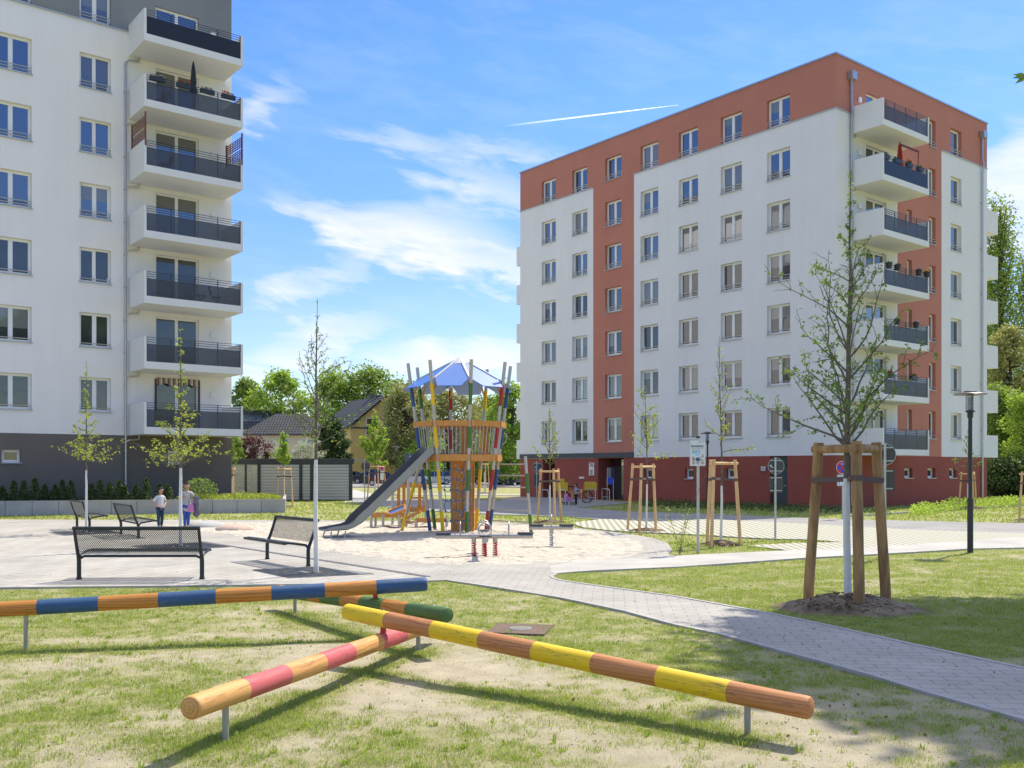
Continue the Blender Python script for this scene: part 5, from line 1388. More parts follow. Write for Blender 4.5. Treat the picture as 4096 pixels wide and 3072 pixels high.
def young_tree(label,base,h,cb,cw,seed,nb=22,leaves=900,lsize=.07,paint=1.5,r0=.035,bark='bark',lm='leaf_young',up=.55,group=None,spread=None,name='young_tree',zp=1.15,cluster=4,droop=.3,top_bare=.0,lean=.02):
    rs=random.Random(seed)
    t=thing(name,label,'tree',base,0,group)
    pts=[];n=18
    wx,wy=rs.uniform(-1,1)*lean,rs.uniform(-1,1)*lean
    for i in range(n+1):
        f=i/n; pts.append(Vector((wx*math.sin(f*5)*h*.3+rs.gauss(0,.006)*f*h*.3,wy*math.sin(f*4+1)*h*.3+rs.gauss(0,.006)*f*h*.3,h*f-(.05 if i==0 else 0))))
    rad=lambda f:max(.004,r0*max(0,1-f)**.75*(1 if f*h>paint else 1.02))
    def trunk_at(z):
        f=max(0,min(.9999,z/h))*n; i=int(f); return pts[i].lerp(pts[i+1],f-i)
    if paint>0:
        k=[p for p in pts if p.z<paint]+[trunk_at(paint)]
        m_=MB(); m_.tube(k,[rad(p.z/h)*1.02 for p in k],12); m_.build('painted_trunk',M['paint_white'],t,True)
        k=[trunk_at(paint-.004)]+[p for p in pts if p.z>paint]
    else: k=pts
    tm=MB(); tm.tube(k,[rad(p.z/h) for p in k],10)
    lb=MB(); twigs=[]
    for i in range(nb):
        f=(i+.5)/nb; z=cb+(h*.93-cb)*f**zp; 
        az=i*2.4+rs.uniform(-.4,.4); prof=(spread(f) if spread else (1-f)**.8+.08)
        ln=cw*prof*rs.uniform(.75,1.15); el=up*rs.uniform(.5,1.4)+.5*f
        p=trunk_at(z); d=Vector((math.cos(az)*math.cos(el),math.sin(az)*math.cos(el),math.sin(el)))
        br=[p.copy()]; q=p.copy(); ns=7
        for j in range(ns):
            d=(d+Vector((rs.gauss(0,.14),rs.gauss(0,.14),rs.gauss(0,.10)+.03))).normalized(); q=q+d*ln/ns; br.append(q.copy())
        rb=rad(z/h)*.5
        tm.tube(br,[max(.0028,rb*(1-j/ns*.8)) for j in range(ns+1)],5,caps=False)
        twigs.append((br,1.0))
        for j in range(2,ns+1):
            for _ in range(rs.choice([1,1,2])):
                a=br[j]; dd=(br[j]-br[j-1]).normalized(); sd=dd.cross(Vector((rs.gauss(0,1),rs.gauss(0,1),rs.gauss(0,1)))).normalized()
                d2=(dd*.6+sd*.8+Vector((0,0,.1))).normalized(); l2=ln*rs.uniform(.12,.32)*(1.15-j/ns*.5); tw=[a.copy()]; q2=a.copy()
                for _k in range(4):
                    d2=(d2+Vector((rs.gauss(0,.2),rs.gauss(0,.2),rs.gauss(0,.12)))).normalized(); q2=q2+d2*l2/4; tw.append(q2.copy())
                tm.tube(tw,[.0045,.004,.0035,.003,.002],4,caps=False); twigs.append((tw,.7))
    tm.build('trunk',M[bark],t,True,60)
    tot=sum(len(b)-1 for b,_ in twigs)
    per=leaves/cluster/max(1,tot)
    for b,wt in twigs:
        tf=(b[0].z-cb)/max(.1,h-cb); fac=max(.12,1.4-1.55*tf)
        for j in range(1,len(b)):
            if wt==1.0 and j<2: continue
            k=int(per*fac+rs.random())
            for _ in range(k):
                p=b[j-1].lerp(b[j],rs.random())
                for _c in range(cluster): leaf(lb,p+Vector((rs.gauss(0,1),rs.gauss(0,1),rs.gauss(0,1)))*lsize*.35,lsize,rs,droop)
    # leaves up the leader
    for i in range(int(leaves*.012/cluster)+5):
        z=cb+(h-cb)*(.55+.45*rs.random())
        p=trunk_at(z)
        for _c in range(cluster): leaf(lb,p+Vector((rs.gauss(0,1),rs.gauss(0,1),rs.gauss(0,1)))*lsize*.3,lsize,rs,droop)
    lb.build('crown',M[lm],t)
    return t
def stakes(label,feet,top,bars,strap_z,treexy,r=.04,group='tripod stake frames around young trees',mound=None,sm='stake',mlabel=None):
    """feet: ground points; top: heights; frame of three posts, crossbars and webbing"""
    c=sum(feet,Vector())/len(feet)
    t=thing('tree_stakes',label,'tree support',c,0,group)
    tp=[]
    for f in feet:
        d=(treexy-f); d.z=0
        tt=f+d*.28; tt=Vector((tt.x,tt.y,top)); tp.append(tt)
        m_=MB(); n=8; m_.tube([f+(tt-f)*k/n*(1.0)-c+Vector((0,0,-.1 if k==0 else (.06 if k==n else 0))) for k in range(n+1)],[r*(1.04-.08*k/n+.02*((k*7)%3-1)) for k in range(n+1)],12); m_.build('stake',M['stake_old' if r>.06 else 'stake'],t,True,60)
    for i,j in bars:
        a,b=tp[i]-c,tp[j]-c; e=(b-a).normalized()*.10; dz=Vector((0,0,-.03))
        m_=MB(); m_.tube([a-e+dz,b+e+dz],r*.85,12); m_.build('crossbar',M['stake_old' if r>.06 else 'stake'],t,True,60)
    tc_=Vector((treexy.x,treexy.y,0))-c
    for i,f in enumerate(feet):
        ff=strap_z/top; a=f.lerp(tp[i],ff)-c; a.z=strap_z+(.02 if i%2 else -.02); b=Vector((tc_.x,tc_.y,strap_z)); 
        d=(b-a); d.z=0; d.normalize(); n=Vector((-d.y,d.x,0))
        m_=MB()
        for off in (-1,1):
            p0=a+n*r*1.08*off-d*r*.2; p1=b+n*.02*off
            hz_=.033 if r>.04 else .028
            m_.add([p0+Vector((0,0,-hz_)),p1+Vector((0,0,-hz_)),p1+Vector((0,0,hz_)),p0+Vector((0,0,hz_))]+[q+n*.004*off for q in (p0+Vector((0,0,-hz_)),p1+Vector((0,0,-hz_)),p1+Vector((0,0,hz_)),p0+Vector((0,0,hz_)))],[(0,1,2,3),(7,6,5,4),(0,4,5,1),(2,6,7,3)])
        m_.lathe([(r*1.12,-.033),(r*1.12,.033)],(a.x,a.y,a.z),12)
        m_.build('strap',M['strap'],t)
    return t
def mound(c,rx,ry,h,name='mulch_mound',label='',seed=1,core=True):
    mb=MB(); n=40; rows=14; rs=np.random.RandomState(seed)
    for j in range(rows+1):
        f=j/rows
        for k in range(n):
            a=2*math.pi*k/n; w_=1+.08*math.sin(2*a+seed)+.06*math.sin(5*a+seed); x=rx*f*w_*math.cos(a); y=ry*f*w_*math.sin(a)
            z=h*(math.cos(f*math.pi)*.5+.5)-.04*max(0,f-.3) + (float(vnoise(x*6+c[0]+40,y*6+c[1]+40))-.5)*.06*(1-f*.5)
            if f<.35: z-=.03*(1-f/.35)
            mb.v.append((x,y,z))
    for j in range(rows):
        for k in range(n): k2=(k+1)%n; mb.f.append((j*n+k,(j+1)*n+k,(j+1)*n+k2,j*n+k2)); mb.m.append(0)
    # bark chips
    rr=random.Random(seed)
    for i in range(500 if rx>.6 else 160):
        f=rr.random()**.5*.62; a=rr.uniform(0,6.28); x=rx*f*math.cos(a); y=ry*f*math.sin(a); z=h*(math.cos(f*math.pi)*.5+.5)+.0
        rot=Euler((rr.uniform(-.6,.6),rr.uniform(-.6,.6),rr.uniform(0,6))).to_matrix()
        mb.box((x,y,z),(rr.uniform(.02,.06),rr.uniform(.01,.025),.008),0,rot)
    o=mb.build(name,M['mulch_soil'],None,True,60); o.location=c; tag(o,label,'mulch mound',group='mulch mounds around staked trees'); return o
M['mulch_soil']=mat('mulch_and_soil',(.085,.055,.033),.98,scale=5,col2=(.30,.235,.155),detail=8,bump=1,bscale=70)

def trunkless_base(p): return Vector((p.x,p.y,0))
# plaza trees in grates
b1=gp(345,2136); b2=gp(722,2192); b3=gp(1265,2302)
young_tree('leafy young tree farthest left, white painted trunk before the dark base wall',b1,1.85+(1874-1444)/F*b1.y,2.05,1.12,11,34,1150,.065,paint=1.80,r0=.034,lm='leaf_spring',up=.25,group='young trees in plaza grates',zp=2.1,spread=lambda f:max(.10,1.05-1.15*f) if f<.75 else .10,cluster=3)
young_tree('leafy young tree whose white trunk stands beside the two children',b2,1.85+(1874-1290)/F*b2.y,1.92,1.15,12,40,1250,.065,paint=1.86,r0=.042,lm='leaf_spring',up=.22,group='young trees in plaza grates',zp=2.0,spread=lambda f:max(.10,1.05-1.1*f) if f<.8 else .10,cluster=3)
young_tree('tall slim young tree with long white trunk and sparse leaves beside the bench',b3,1.85+(1874-1195)/F*b3.y,2.25,0.95,13,32,800,.05,paint=2.0,r0=.042,lm='leaf_young',up=.62,group='young trees in plaza grates',zp=1.6,spread=lambda f:(1.0 if f<.5 else max(.12,1.0-2.0*(f-.5))),cluster=2)
def grate(c,pts,label):
    mb=MB(); P=[q-c for q in pts]
    mb.prism([(p.x,p.y) for p in P],.034,.040)
    u=(P[1]-P[0]); v=(P[3]-P[0])
    n=22
    for i in range(1,n):
        for (s0,s1) in ((0,.44),(.56,1.)) if .4<i/n<.6 else ((0,1),):
            a=P[0]+u*(i/n)+v*s0; b=P[0]+u*(i/n)+v*s1; d=(b-a).normalized(); nn=Vector((-d.y,d.x,0))*.006
            mb.prism([a-nn,b-nn,b+nn,a+nn],.04,.052)
    o=mb.build('tree_grate',mat('cast_iron_grate',(.17,.18,.19),.8,metal=.1,var=.3,scale=5) if 'cast_iron_grate' not in MATS else MATS['cast_iron_grate'],None); o.location=c
    tag(o,label,'tree grate',group='square iron tree grates'); 
    m_=MB(); m_.lathe([(.13,.041),(.13,.0535)],(b_c.x,b_c.y,0),12); h=m_.build('soil_ring',M['soil'],o)
    return o
pts=[gp(1008,2288),gp(1159,2321),gp(1496,2303),gp(1273,2276)]; b_c=b3-b3; grate(b3,pts,'large dark iron grate sprinkled with green petals around the slim tree')
dv=Vector((1.35,-.35,0))
def sq(c,s=.85): 
    u=Vector((BV.x,BV.y,0))*s; v=Vector((AV.x,AV.y,0))*s; return [c-u-v,c+u-v,c+u+v,c-u+v]
grate(b2,sq(b2),'dark iron grate behind the nearest bench around the middle tree'); grate(b1,sq(b1,.8),'dark iron grate at the foot of the leftmost tree')
# fallen petals
m_=MB(); rs=random.Random(5)
for i in range(150):
    c=b3+Vector((rs.gauss(0,.75),rs.gauss(0,.6),.056)); a=rs.uniform(0,6); s=rs.uniform(.012,.025)
    m_.add([c+Vector((math.cos(a)*s,math.sin(a)*s,0)),c+Vector((-math.sin(a)*s*.6,math.cos(a)*s*.6,.004)),c-Vector((math.cos(a)*s,math.sin(a)*s,0)),c+Vector((math.sin(a)*s*.6,-math.cos(a)*s*.6,.003))],[(0,1,2,3)])
tag(m_.build('fallen_leaves',M['leaf_spring']),'tiny yellow green bud scales scattered over the large tree grate','leaves',kind='stuff')

# staked trees
def staked(label,slabel,mlabel,tree,feet,top,treetop_y,cb,cw,seed,nb,leaves,lsize,lm='leaf_young',up=.6,paint=None,r=.04,bars=((0,1),(1,2)),r0=.03,mr=.8,mh=.14,spread=None,cluster=3,bark='bark',zp=1.15):
    tb=gp(*tree); h=H+(HY-treetop_y)/F*tb.y
    fe=[gp(*f) for f in feet]
    young_tree(label,tb,h,cb,cw,seed,nb,leaves,lsize,paint=paint if paint is not None else top*.72,r0=r0,lm=lm,up=up,group='young trees held by wooden stakes',spread=spread,cluster=cluster,bark=bark,zp=zp)
    stakes(slabel,fe,top,bars,top*.80,tb,r)
    if mr: mound(tb,mr,mr*.8,mh,label=mlabel,seed=seed)
staked('large young hornbeam in the right foreground with a wide sparse dark green crown','thick weathered three post stake frame in the right foreground','dark mulch mound under the right foreground tree',
       (3394,2440),[(3231,2410),(3438,2455),(3546,2420)],2.14,680,2.12,1.35,21,38,3300,.05,'leaf_horn',up=.60,paint=1.72,r=.068,r0=.05,mr=1.2,mh=.22,zp=1.8,spread=lambda f:(1.0 if f<.62 else max(.06,1.0-3.0*(f-.62))),cluster=3,bark='bark')
staked('young tree with upright fan of branches beside the playground sign','pale stake frame right of the playground sign','mulch ring right of the playground sign post',
       (2882,2184),[(2828,2172),(2845,2196),(2962,2186)],2.0,1342,2.2,.72,22,22,480,.055,'leaf_spring',up=.8,r0=.032,mr=.75,spread=lambda f:(1-f)**.5*.9+.15)
staked('young leafy tree before the house entrance canopy with one low side branch','pale stake frame in the grass pavers before the entrance','mulch ring of the tree before the entrance canopy',
       (2585,2126),[(2510,2121),(2557,2140),(2624,2131)],1.93,1490,2.0,.95,23,20,650,.07,'leaf_spring',up=.7,r0=.03,mr=.85,mh=.1)
staked('young tree directly right of the climbing tower with upright pale crown','pale stake frame behind the small grey seesaw','mulch ring behind the small grey seesaw',
       (2199,2092),[(2150,2088),(2220,2097),(2246,2089)],1.78,1630,1.9,.75,24,22,750,.055,'leaf_spring',up=.85,r0=.032,mr=.9,mh=.1,spread=lambda f:(1-f)**.6*.9+.2)
staked('thin young tree behind the street lamp near the corner of the terracotta block','small stake frame behind the street lamp','grassy mound behind the street lamp',
       (3872,2036),[(3835,2033),(3895,2036),(3906,2028)],1.62,1690,1.75,.75,25,16,420,.08,'leaf_young',up=.5,r0=.03,mr=1.1,mh=.14)
staked('young tree at the right edge with only its stakes in view','stake frame cut by the right edge of the view','low mulch mound at the right edge',
       (4120,2082),[(4076,2086),(4150,2090),(4160,2076)],1.68,1690,1.75,.7,26,14,300,.08,'leaf_young',up=.5,r0=.03,mr=.8,mh=.1)
staked('bushy bright young tree rising in front of the slatted bin shelter','stake frame in front of the slatted bin shelter','soil ring in front of the slatted bin shelter',
       (1133,2028),[(1105,2024),(1136,2034),(1172,2031)],1.85,1725,1.95,.62,27,24,2600,.10,'leaf_bright',up=.9,r0=.03,mr=.7,mh=.08,spread=lambda f:(1-f)**.5*.8+.3)
staked('staked young tree just past the corner of the white block','stake frame peeking past the corner of the white block','soil ring past the corner of the white block',
       (930,2006),[(916,2004),(934,2010),(944,2004)],1.85,1740,1.95,.5,28,14,700,.10,'leaf_mid',up=.9,r0=.03,mr=0)
staked('broad bright green young tree left of the slide by the road sign','stake frame nearest the grey sign back left of the slide','soil ring left of the slide',
       (1500,1992),[(1470,1994),(1515,1996),(1548,1990)],2.0,1640,2.0,1.35,29,28,6500,.13,'leaf_bright',up=.7,r0=.05,mr=.9,mh=.1,spread=lambda f:math.sin(min(1,f*1.1+.15)*math.pi)**.5*.9+.1)
staked('young tree seen through the right posts of the climbing tower','stake frame seen right of the climbing column','soil ring beyond the climbing tower',
       (1937,1974),[(1920,1973),(1943,1977),(1958,1973)],2.2,1740,2.3,.8,30,14,700,.13,'leaf_mid',up=.8,r0=.04,mr=.8,mh=.08)
# thin shrub by the sign
sh=gp(2720,2226)
t=thing('sapling','spindly sapling with drooping yellow green shoots left of the playground sign','sapling',sh)
tm=MB(); lb=MB(); rs=random.Random(8)
for k,(dx,hh) in enumerate(((.55,1.75),(-.25,.9),(.15,1.0))):
    pts=[Vector((dx*(j/8)**1.5+rs.gauss(0,.01),rs.gauss(0,.02),hh*j/8)) for j in range(9)]; tm.tube(pts,.005,5)
    if k==0: continue
    for j in range(2,9):
        for _ in range(9): leaf(lb,pts[j]+Vector((rs.gauss(0,.04),rs.gauss(0,.04),rs.gauss(0,.06))),.045,rs,.6)
for j in range(60): leaf(lb,Vector((.12+rs.gauss(0,.05),rs.gauss(0,.04),rs.uniform(.2,.95))),.045,rs,.6)
tm.build('stem',M['bark'],t); lb.build('foliage',M['leaf_spring'],t)

# ----- big background trees
def big_tree(label,base,h,cw,cb,seed,n=7000,ls=.35,lm='leaf_mid',name='broadleaf_tree',group='large trees behind the houses',shape=1.0,clumps=30,tr=.3,gap=.55,low=False):
    rs=random.Random(seed); t=thing(name,label,'tree',base,0,group)
    tm=MB(); tm.tube([(0,0,-.2),(rs.gauss(0,.1),0,h*.35),(rs.gauss(0,.2),rs.gauss(0,.2),h*.7),(rs.gauss(0,.3),0,h*.92)],[tr,tr*.8,tr*.4,.05],8)
    lb=MB(); cl=[]
    for i in range(clumps):
        f=(i+.5)/clumps; z=cb+(h-cb)*f; 
        rr=cw*(math.sin(math.pi*min(1,(f*.86+.12)))**.6)*shape if not low else cw*(1-f*.35)
        a=i*2.39996+rs.uniform(-.5,.5); q=rs.uniform(.35,1.0); c=Vector((rr*q*math.cos(a),rr*q*math.sin(a)*.8,z)); r=cw*rs.uniform(.22,.42); cl.append((c,r))
        s=Vector((0,0,max(h*.15,z-rr*q*.9))); mid=(s+c)/2+Vector((rs.gauss(0,.2),rs.gauss(0,.2),-.2)); tm.tube([s,mid,c],[tr*.35,tr*.2,.03],5,caps=False)
    per=n//clumps
    for c,r in cl:
        for _ in range(per):
            d=Vector((rs.gauss(0,1),rs.gauss(0,1),rs.gauss(0,1)*.8)); d.normalize(); d*=r*(rs.random()**gap)
            leaf(lb,c+d,ls,rs,.1)
    tm.build('trunk',M['bark_dark'],t,True,60); lb.build('crown',M[lm],t); return t
def zt(y,Y): return H+(HY-y)/F*Y
def bt(label,px,Y,ytop,wpx,seed,**kw):
    x=(px-CX)/F*Y; h=zt(ytop,Y); cw=wpx/F*Y/2
    return big_tree(label,Vector((x,Y,0)),h,cw,kw.pop('cb',h*.25),seed,**kw)
bt('tall light green tree just right of the white block, sky showing through its crown',985,175,1525,190,31,lm='leaf_mid',n=6500,ls=.55,clumps=34)
bt('tall light green tree behind the tiled hip roof',1120,170,1498,240,32,lm='leaf_bright',n=8500,ls=.55,clumps=40)
bt('round light green tree behind the slim plaza tree',1330,175,1500,230,33,lm='leaf_bright',n=9000,ls=.55,clumps=40)
bt('broad light green tree over the roof of the yellow house',1480,178,1490,330,34,lm='leaf_mid',n=12000,ls=.6,clumps=50)
bt('green treetop between the yellow house and the tower roof',1640,172,1540,170,35,lm='leaf_mid',n=6000,ls=.55)
bt('bronze budding tree covering the right half of the yellow house',1620,122,1560,290,36,lm='leaf_brown',n=12000,ls=.34,clumps=60,gap=.8,cb=2.5,tr=.35)
bt('bronze tinged tree seen between the tower roof and its hand rail',1800,128,1570,340,37,lm='leaf_brown',n=12000,ls=.36,clumps=55,gap=.7,cb=2)
bt('grey green tree behind the right tower posts',1960,135,1600,220,38,lm='leaf_mid',n=9000,ls=.4,clumps=40,gap=.7,cb=1)
bt('fresh green tree beside the far corner of the terracotta block',2045,105,1545,190,39,lm='leaf_bright',n=12000,ls=.30,clumps=44,cb=1.0,gap=.6)
bt('low fresh green tree filling the gap between tower and block',1990,112,1640,200,44,lm='leaf_bright',n=9000,ls=.30,clumps=36,cb=.6,gap=.6)
bt('dark conifer between the slim plaza tree and the yellow house',1330,118,1680,130,40,lm='leaf_dark',n=8000,ls=.35,clumps=36,name='dark_tree',cb=.6,gap=.6)
bt('purple leaved shrub above the bin shelter',1015,90,1755,150,41,lm='leaf_purple',n=5000,ls=.20,clumps=26,name='purple_shrub',cb=.5,group='shrubs in the gardens',low=True,tr=.12)
bt('green shrub between the white block and the purple shrub',940,88,1740,90,42,lm='leaf_mid',n=3500,ls=.20,clumps=20,name='garden_shrub',cb=.5,group='shrubs in the gardens',low=True,tr=.12)
bt('pale blossoming shrub before the cream house',1225,96,1775,150,43,lm='leaf_blossom',n=4000,ls=.18,clumps=24,name='blossom_shrub',cb=.8,group='shrubs in the gardens',low=True,tr=.12)
bt('bright bush beside the yellow house wall',1690,120,1760,200,45,lm='leaf_bright',n=5000,ls=.28,clumps=24,name='garden_bush',cb=.5,group='shrubs in the gardens',low=True,tr=.12)
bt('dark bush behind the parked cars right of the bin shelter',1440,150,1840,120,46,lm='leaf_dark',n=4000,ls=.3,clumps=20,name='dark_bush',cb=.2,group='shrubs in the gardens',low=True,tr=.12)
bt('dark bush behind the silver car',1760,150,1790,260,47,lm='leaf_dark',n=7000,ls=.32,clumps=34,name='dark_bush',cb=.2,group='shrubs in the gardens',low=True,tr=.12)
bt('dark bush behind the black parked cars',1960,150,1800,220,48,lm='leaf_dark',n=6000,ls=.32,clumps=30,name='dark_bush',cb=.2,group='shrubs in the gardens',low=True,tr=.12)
# right hand side
def poplar(label,px,Y,ytop,wpx,seed,n=9000):
    rs=random.Random(seed); x=(px-CX)/F*Y; h=zt(ytop,Y); w=wpx/F*Y/2
    t=thing('poplar_tree',label,'tree',(x,Y,0),0,'poplars beside the terracotta block'); tm=MB(); lb=MB()
    tm.tube([(0,0,-.2),(.1,0,h*.5),(0,0,h*.97)],[.4,.25,.04],8)
    for i in range(60):
        z=h*(.12+.83*i/60); a=i*2.4; rr=w*(.55+.45*math.sin(math.pi*min(1,z/h*1.02)))*rs.uniform(.6,1.1); 
        s=Vector((0,0,z-1.6)); e=Vector((rr*math.cos(a),rr*math.sin(a),z+1.2)); tm.tube([s,s.lerp(e,.5)+Vector((0,0,-.3)),e],[.07,.05,.02],4,caps=False)
        for _ in range(n//60):
            q=s.lerp(e,rs.random()**.5)+Vector((rs.gauss(0,1),rs.gauss(0,1),rs.gauss(0,1.6)))*.42
            leaf(lb,q,.24,rs,.1)
    tm.build('trunk',M['bark_dark'],t,True,60); lb.build('crown',M['leaf_mid'],t)
poplar('tallest narrow poplar right of the terracotta block',4000,78,790,150,51,13000)
poplar('second narrow poplar partly beyond the right edge',4110,80,1010,140,52)
poplar('narrow poplar close to the rear balconies',3940,86,960,120,53)
bt('bushy olive green tree below the poplars',4040,70,1320,240,54,lm='leaf_brown',n=14000,ls=.22,clumps=60,cb=1.5,gap=.6,group='trees at the right edge')
bt('dense green tree at the foot of the poplars',3990,66,1560,230,55,lm='leaf_mid',n=14000,ls=.2,clumps=50,cb=.4,gap=.5,group='trees at the right edge',low=True)
bt('bright green tree at the right edge',4130,62,1580,240,56,lm='leaf_bright',n=12000,ls=.2,clumps=50,cb=.5,gap=.5,group='trees at the right edge',low=True)
bt('dark shrub mass behind the right hedge',4060,60,1850,330,57,lm='leaf_dark',n=12000,ls=.16,clumps=50,cb=.2,gap=.5,name='dark_bush',group='trees at the right edge',low=True,tr=.1)
# chestnut out of view to the right: its shade lies in the lower right corner, one leaf hangs into view
CH=Vector((13.6,17.0,0)); rs=random.Random(77)
t=thing('chestnut_tree','tall chestnut tree just beyond the right edge, shading the lower right lawn','tree',CH)
tm=MB(); lb=MB(); tm.tube([(0,0,0),(.1,0,4),(0,.1,9),(0,0,13)],[.32,.26,.18,.04],10)
CC=Vector((12.7,16.5,13.0))-CH
for i in range(110):
    q=(i+.5)/110; ph=math.acos(1-2*q); a=i*2.39996; k=(.35+.65*rs.random()**.5)
    c=CC+Vector((3.7*k*math.sin(ph)*math.cos(a),3.9*k*math.sin(ph)*math.sin(a),1.6*k*math.cos(ph)))
    tm.tube([(0,0,max(4,c.z-2.5)),c],[.07,.02],4,caps=False)
    for _ in range(330): leaf(lb,c+Vector((rs.gauss(0,1),rs.gauss(0,1),rs.gauss(0,.6)))*.45,.38,rs,.3)
tip=at(4078,325,12.2)-CH; tm.tube([(0,0,8.2),(tip.x*.5,tip.y*.5,tip.z+1.2),(tip.x+.12,tip.y,tip.z+.10)],[.05,.02,.006],5)
for a in range(6):
    d=Vector((-.35+rs.uniform(-.3,.4),rs.uniform(-.3,.3),-.5+.12*a)).normalized(); p=tip+Vector((.10,0,.08)); n=d.cross(Vector((0,1,0))).normalized()*.03
    lb.add([p,p+d*.08+n,p+d*.17,p+d*.08-n],[(0,1,2,3)])
tm.build('trunk',M['bark_dark'],t,True); lb.build('crown',M['leaf_horn'],t)
# ================================================================= RAISED BED, HEDGES, SHED
WA=Vector((-20.6,38.0,0)); WB=Vector((-9.50,40.55,0)); WC=Vector((-11.2,47.3,0))
t=thing('retaining_wall','low pale concrete retaining wall in front of the charcoal base','wall',WA,math.atan2(WB.y-WA.y,WB.x-WA.x))
L_=(WB-WA).length; mb=MB(); n=int(L_/.98)+8; 
for i in range(0,21):
    x0_=L_-(i+1)*.98; mb.bbox((x0_+.006,0,-.1),(x0_+.974,.12,.57),.012)
mb.build('wall_block',M['wet_concrete'],t)
mb=MB(); 
for i in range(7): mb.bbox((L_-.125,.125+i*.98+.006,-.1),(L_-.005,.125+i*.98+.974,.568),.012)
mb.build('wall_block',M['wet_concrete'],t)
bed=sheet('raised_bed_soil',[WA+Vector((-9,-1.6,0)),WB+Vector((-.1,.1,0)),WC,Vector((-13.5,46.3,0)),Vector((-39,26,0))],.50,M['soil'],.55)
rs=random.Random(14)
def shrub(name,label,c,r,h,n,ls,lm,seed,group,kind=None,cone=False):
    q=random.Random(seed); t=thing(name,label,'shrub',c,0,group); tm=MB(); lb=MB()
    for k in range(5): tm.tube([(0,0,-.05),(q.gauss(0,r*.4),q.gauss(0,r*.4),h*.8)],[.012,.004],4)
    for i in range(n):
        f=q.random(); rr=r*((1-f)**.7 if cone else math.sin(math.pi*(f*.8+.15))**.5)*q.random()**.4; a=q.uniform(0,6.28)
        leaf(lb,Vector((rr*math.cos(a),rr*math.sin(a),h*f)),ls,q,-.8 if cone else 0)
    tm.build('stem',M['bark'],t); lb.build('foliage',M[lm],t); return t
dwall=(WB-WA).normalized(); nw=Vector((-dwall.y,dwall.x,0))
pxs=[10,55,95,140,180,220,250,285,365,400,440,478,500,545,585,640,672]
k=0
for i,px in enumerate(pxs):
    s=s_of(px,(WA.x+nw.x*.55,WA.y+nw.y*.55),dwall); c=WA+dwall*s+nw*.55; c.z=.5
    hh=rs.uniform(.55,.95); pos='far left' if i<5 else ('before the leftmost young tree' if i<8 else ('between the leftmost and middle trees' if i<13 else 'behind the children'))
    ordn=['first','second','third','fourth','fifth'][k%5]
    lab={0:'first',1:'second',2:'third',3:'fourth',4:'fifth',5:'sixth',6:'seventh',7:'eighth',8:'ninth',9:'tenth',10:'eleventh',11:'twelfth',12:'thirteenth',13:'fourteenth',14:'fifteenth',15:'sixteenth',16:'seventeenth'}[i]
    shrub('conifer_shrub','%s small dark conifer from the left edge along the charcoal base'%lab,c,.26,hh,420,.10,'leaf_dark',100+i,'row of small dark conifers',cone=True)
for (px,r,h,lm,lab,nm_) in ((800,.75,.95,'leaf_mid','rounded light green shrub right of the children above the retaining wall','garden_shrub'),):
    s=s_of(px,(WA.x+nw.x*.9,WA.y+nw.y*.9),dwall); c=WA+dwall*s+nw*.9; c.z=.48; shrub(nm_,lab,c,r,h,1000,.085,lm,200,'shrubs in the raised bed')
def cover(name,label,poly,n,h,ls,lm,seed,z0=.5,cat='ground cover'):
    q=random.Random(seed); lb=MB(); xs_=[p.x for p in poly]; ys_=[p.y for p in poly]; pl=[(p.x,p.y) for p in poly]; k=0
    while k<n:
        x,y=q.uniform(min(xs_),max(xs_)),q.uniform(min(ys_),max(ys_))
        if not inpoly(np.array([x]),np.array([y]),pl)[0]: continue
        k+=1; hh=h*(.35+.65*float(vnoise(x*2.3+50,y*2.3+50))*1.2)
        leaf(lb,Vector((x,y,z0+q.random()*hh)),ls,q,-.3)
    o=lb.build(name,M[lm]); tag(o,label,cat,kind='stuff')
cover('ground_cover','light green ground cover filling the right end of the raised bed',[WB+Vector((-4.3,-.75,0)),WB+Vector((-.2,.15,0)),WC+Vector((-.2,-2,0)),Vector((-13.0,46.0,0)),Vector((-14.2,44.5,0))],5200,.22,.10,'leaf_spring',5)
# hedge along the right base
hp=[gp(3640,2068),gp(3760,2052),gp(3900,2036),gp(4096,2028),gp(4500,2010),gp(4500,1992),gp(3980,2010),gp(3790,2028),gp(3650,2045)]
cover('low_hedge','low leafy bright hedge along the right base of the terracotta block',hp,9000,.42,.12,'leaf_bright',6,0.,'hedge')
hp2=[gp(2560,2030),gp(3000,2046),gp(3350,2056),gp(3560,2060),gp(3560,2052),gp(3343,2038),gp(3000,2024),gp(2560,2011)]
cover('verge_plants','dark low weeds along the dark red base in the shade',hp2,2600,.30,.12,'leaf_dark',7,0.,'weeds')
cover('bed_plants','dark leafy plants below the conifers in the raised bed',[WA+nw*.2+Vector((-7,-1.7,0)),WB+nw*.2+Vector((-4.5,-1.0,0)),WB+nw*.9+Vector((-4.5,-1.0,0)),WA+nw*.9+Vector((-7,-1.7,0))],2500,.25,.07,'leaf_dark',9,.5)
# bin shelter
sa=at(1036,2000,55.); sb=at(1409,2000,55.); W_=sb.x-sa.x
t=thing('bin_shelter','long bin shelter with grey horizontal slats in a dark frame and a flat dark roof','shelter',(sa.x,55.,0))
mb=MB()
for x in (0,W_*.716-.0,W_*.90-.0): pass
posts=[0,1.0*(503-225)/(845-225)*W_,(575-225)/(845-225)*W_,W_-.1]
for x in posts: mb.box2((x-.09,-.02,0),(x+.09,.16,2.1))
mb.box2((-.1,-.03,2.1),(W_+.1,.2,2.35))
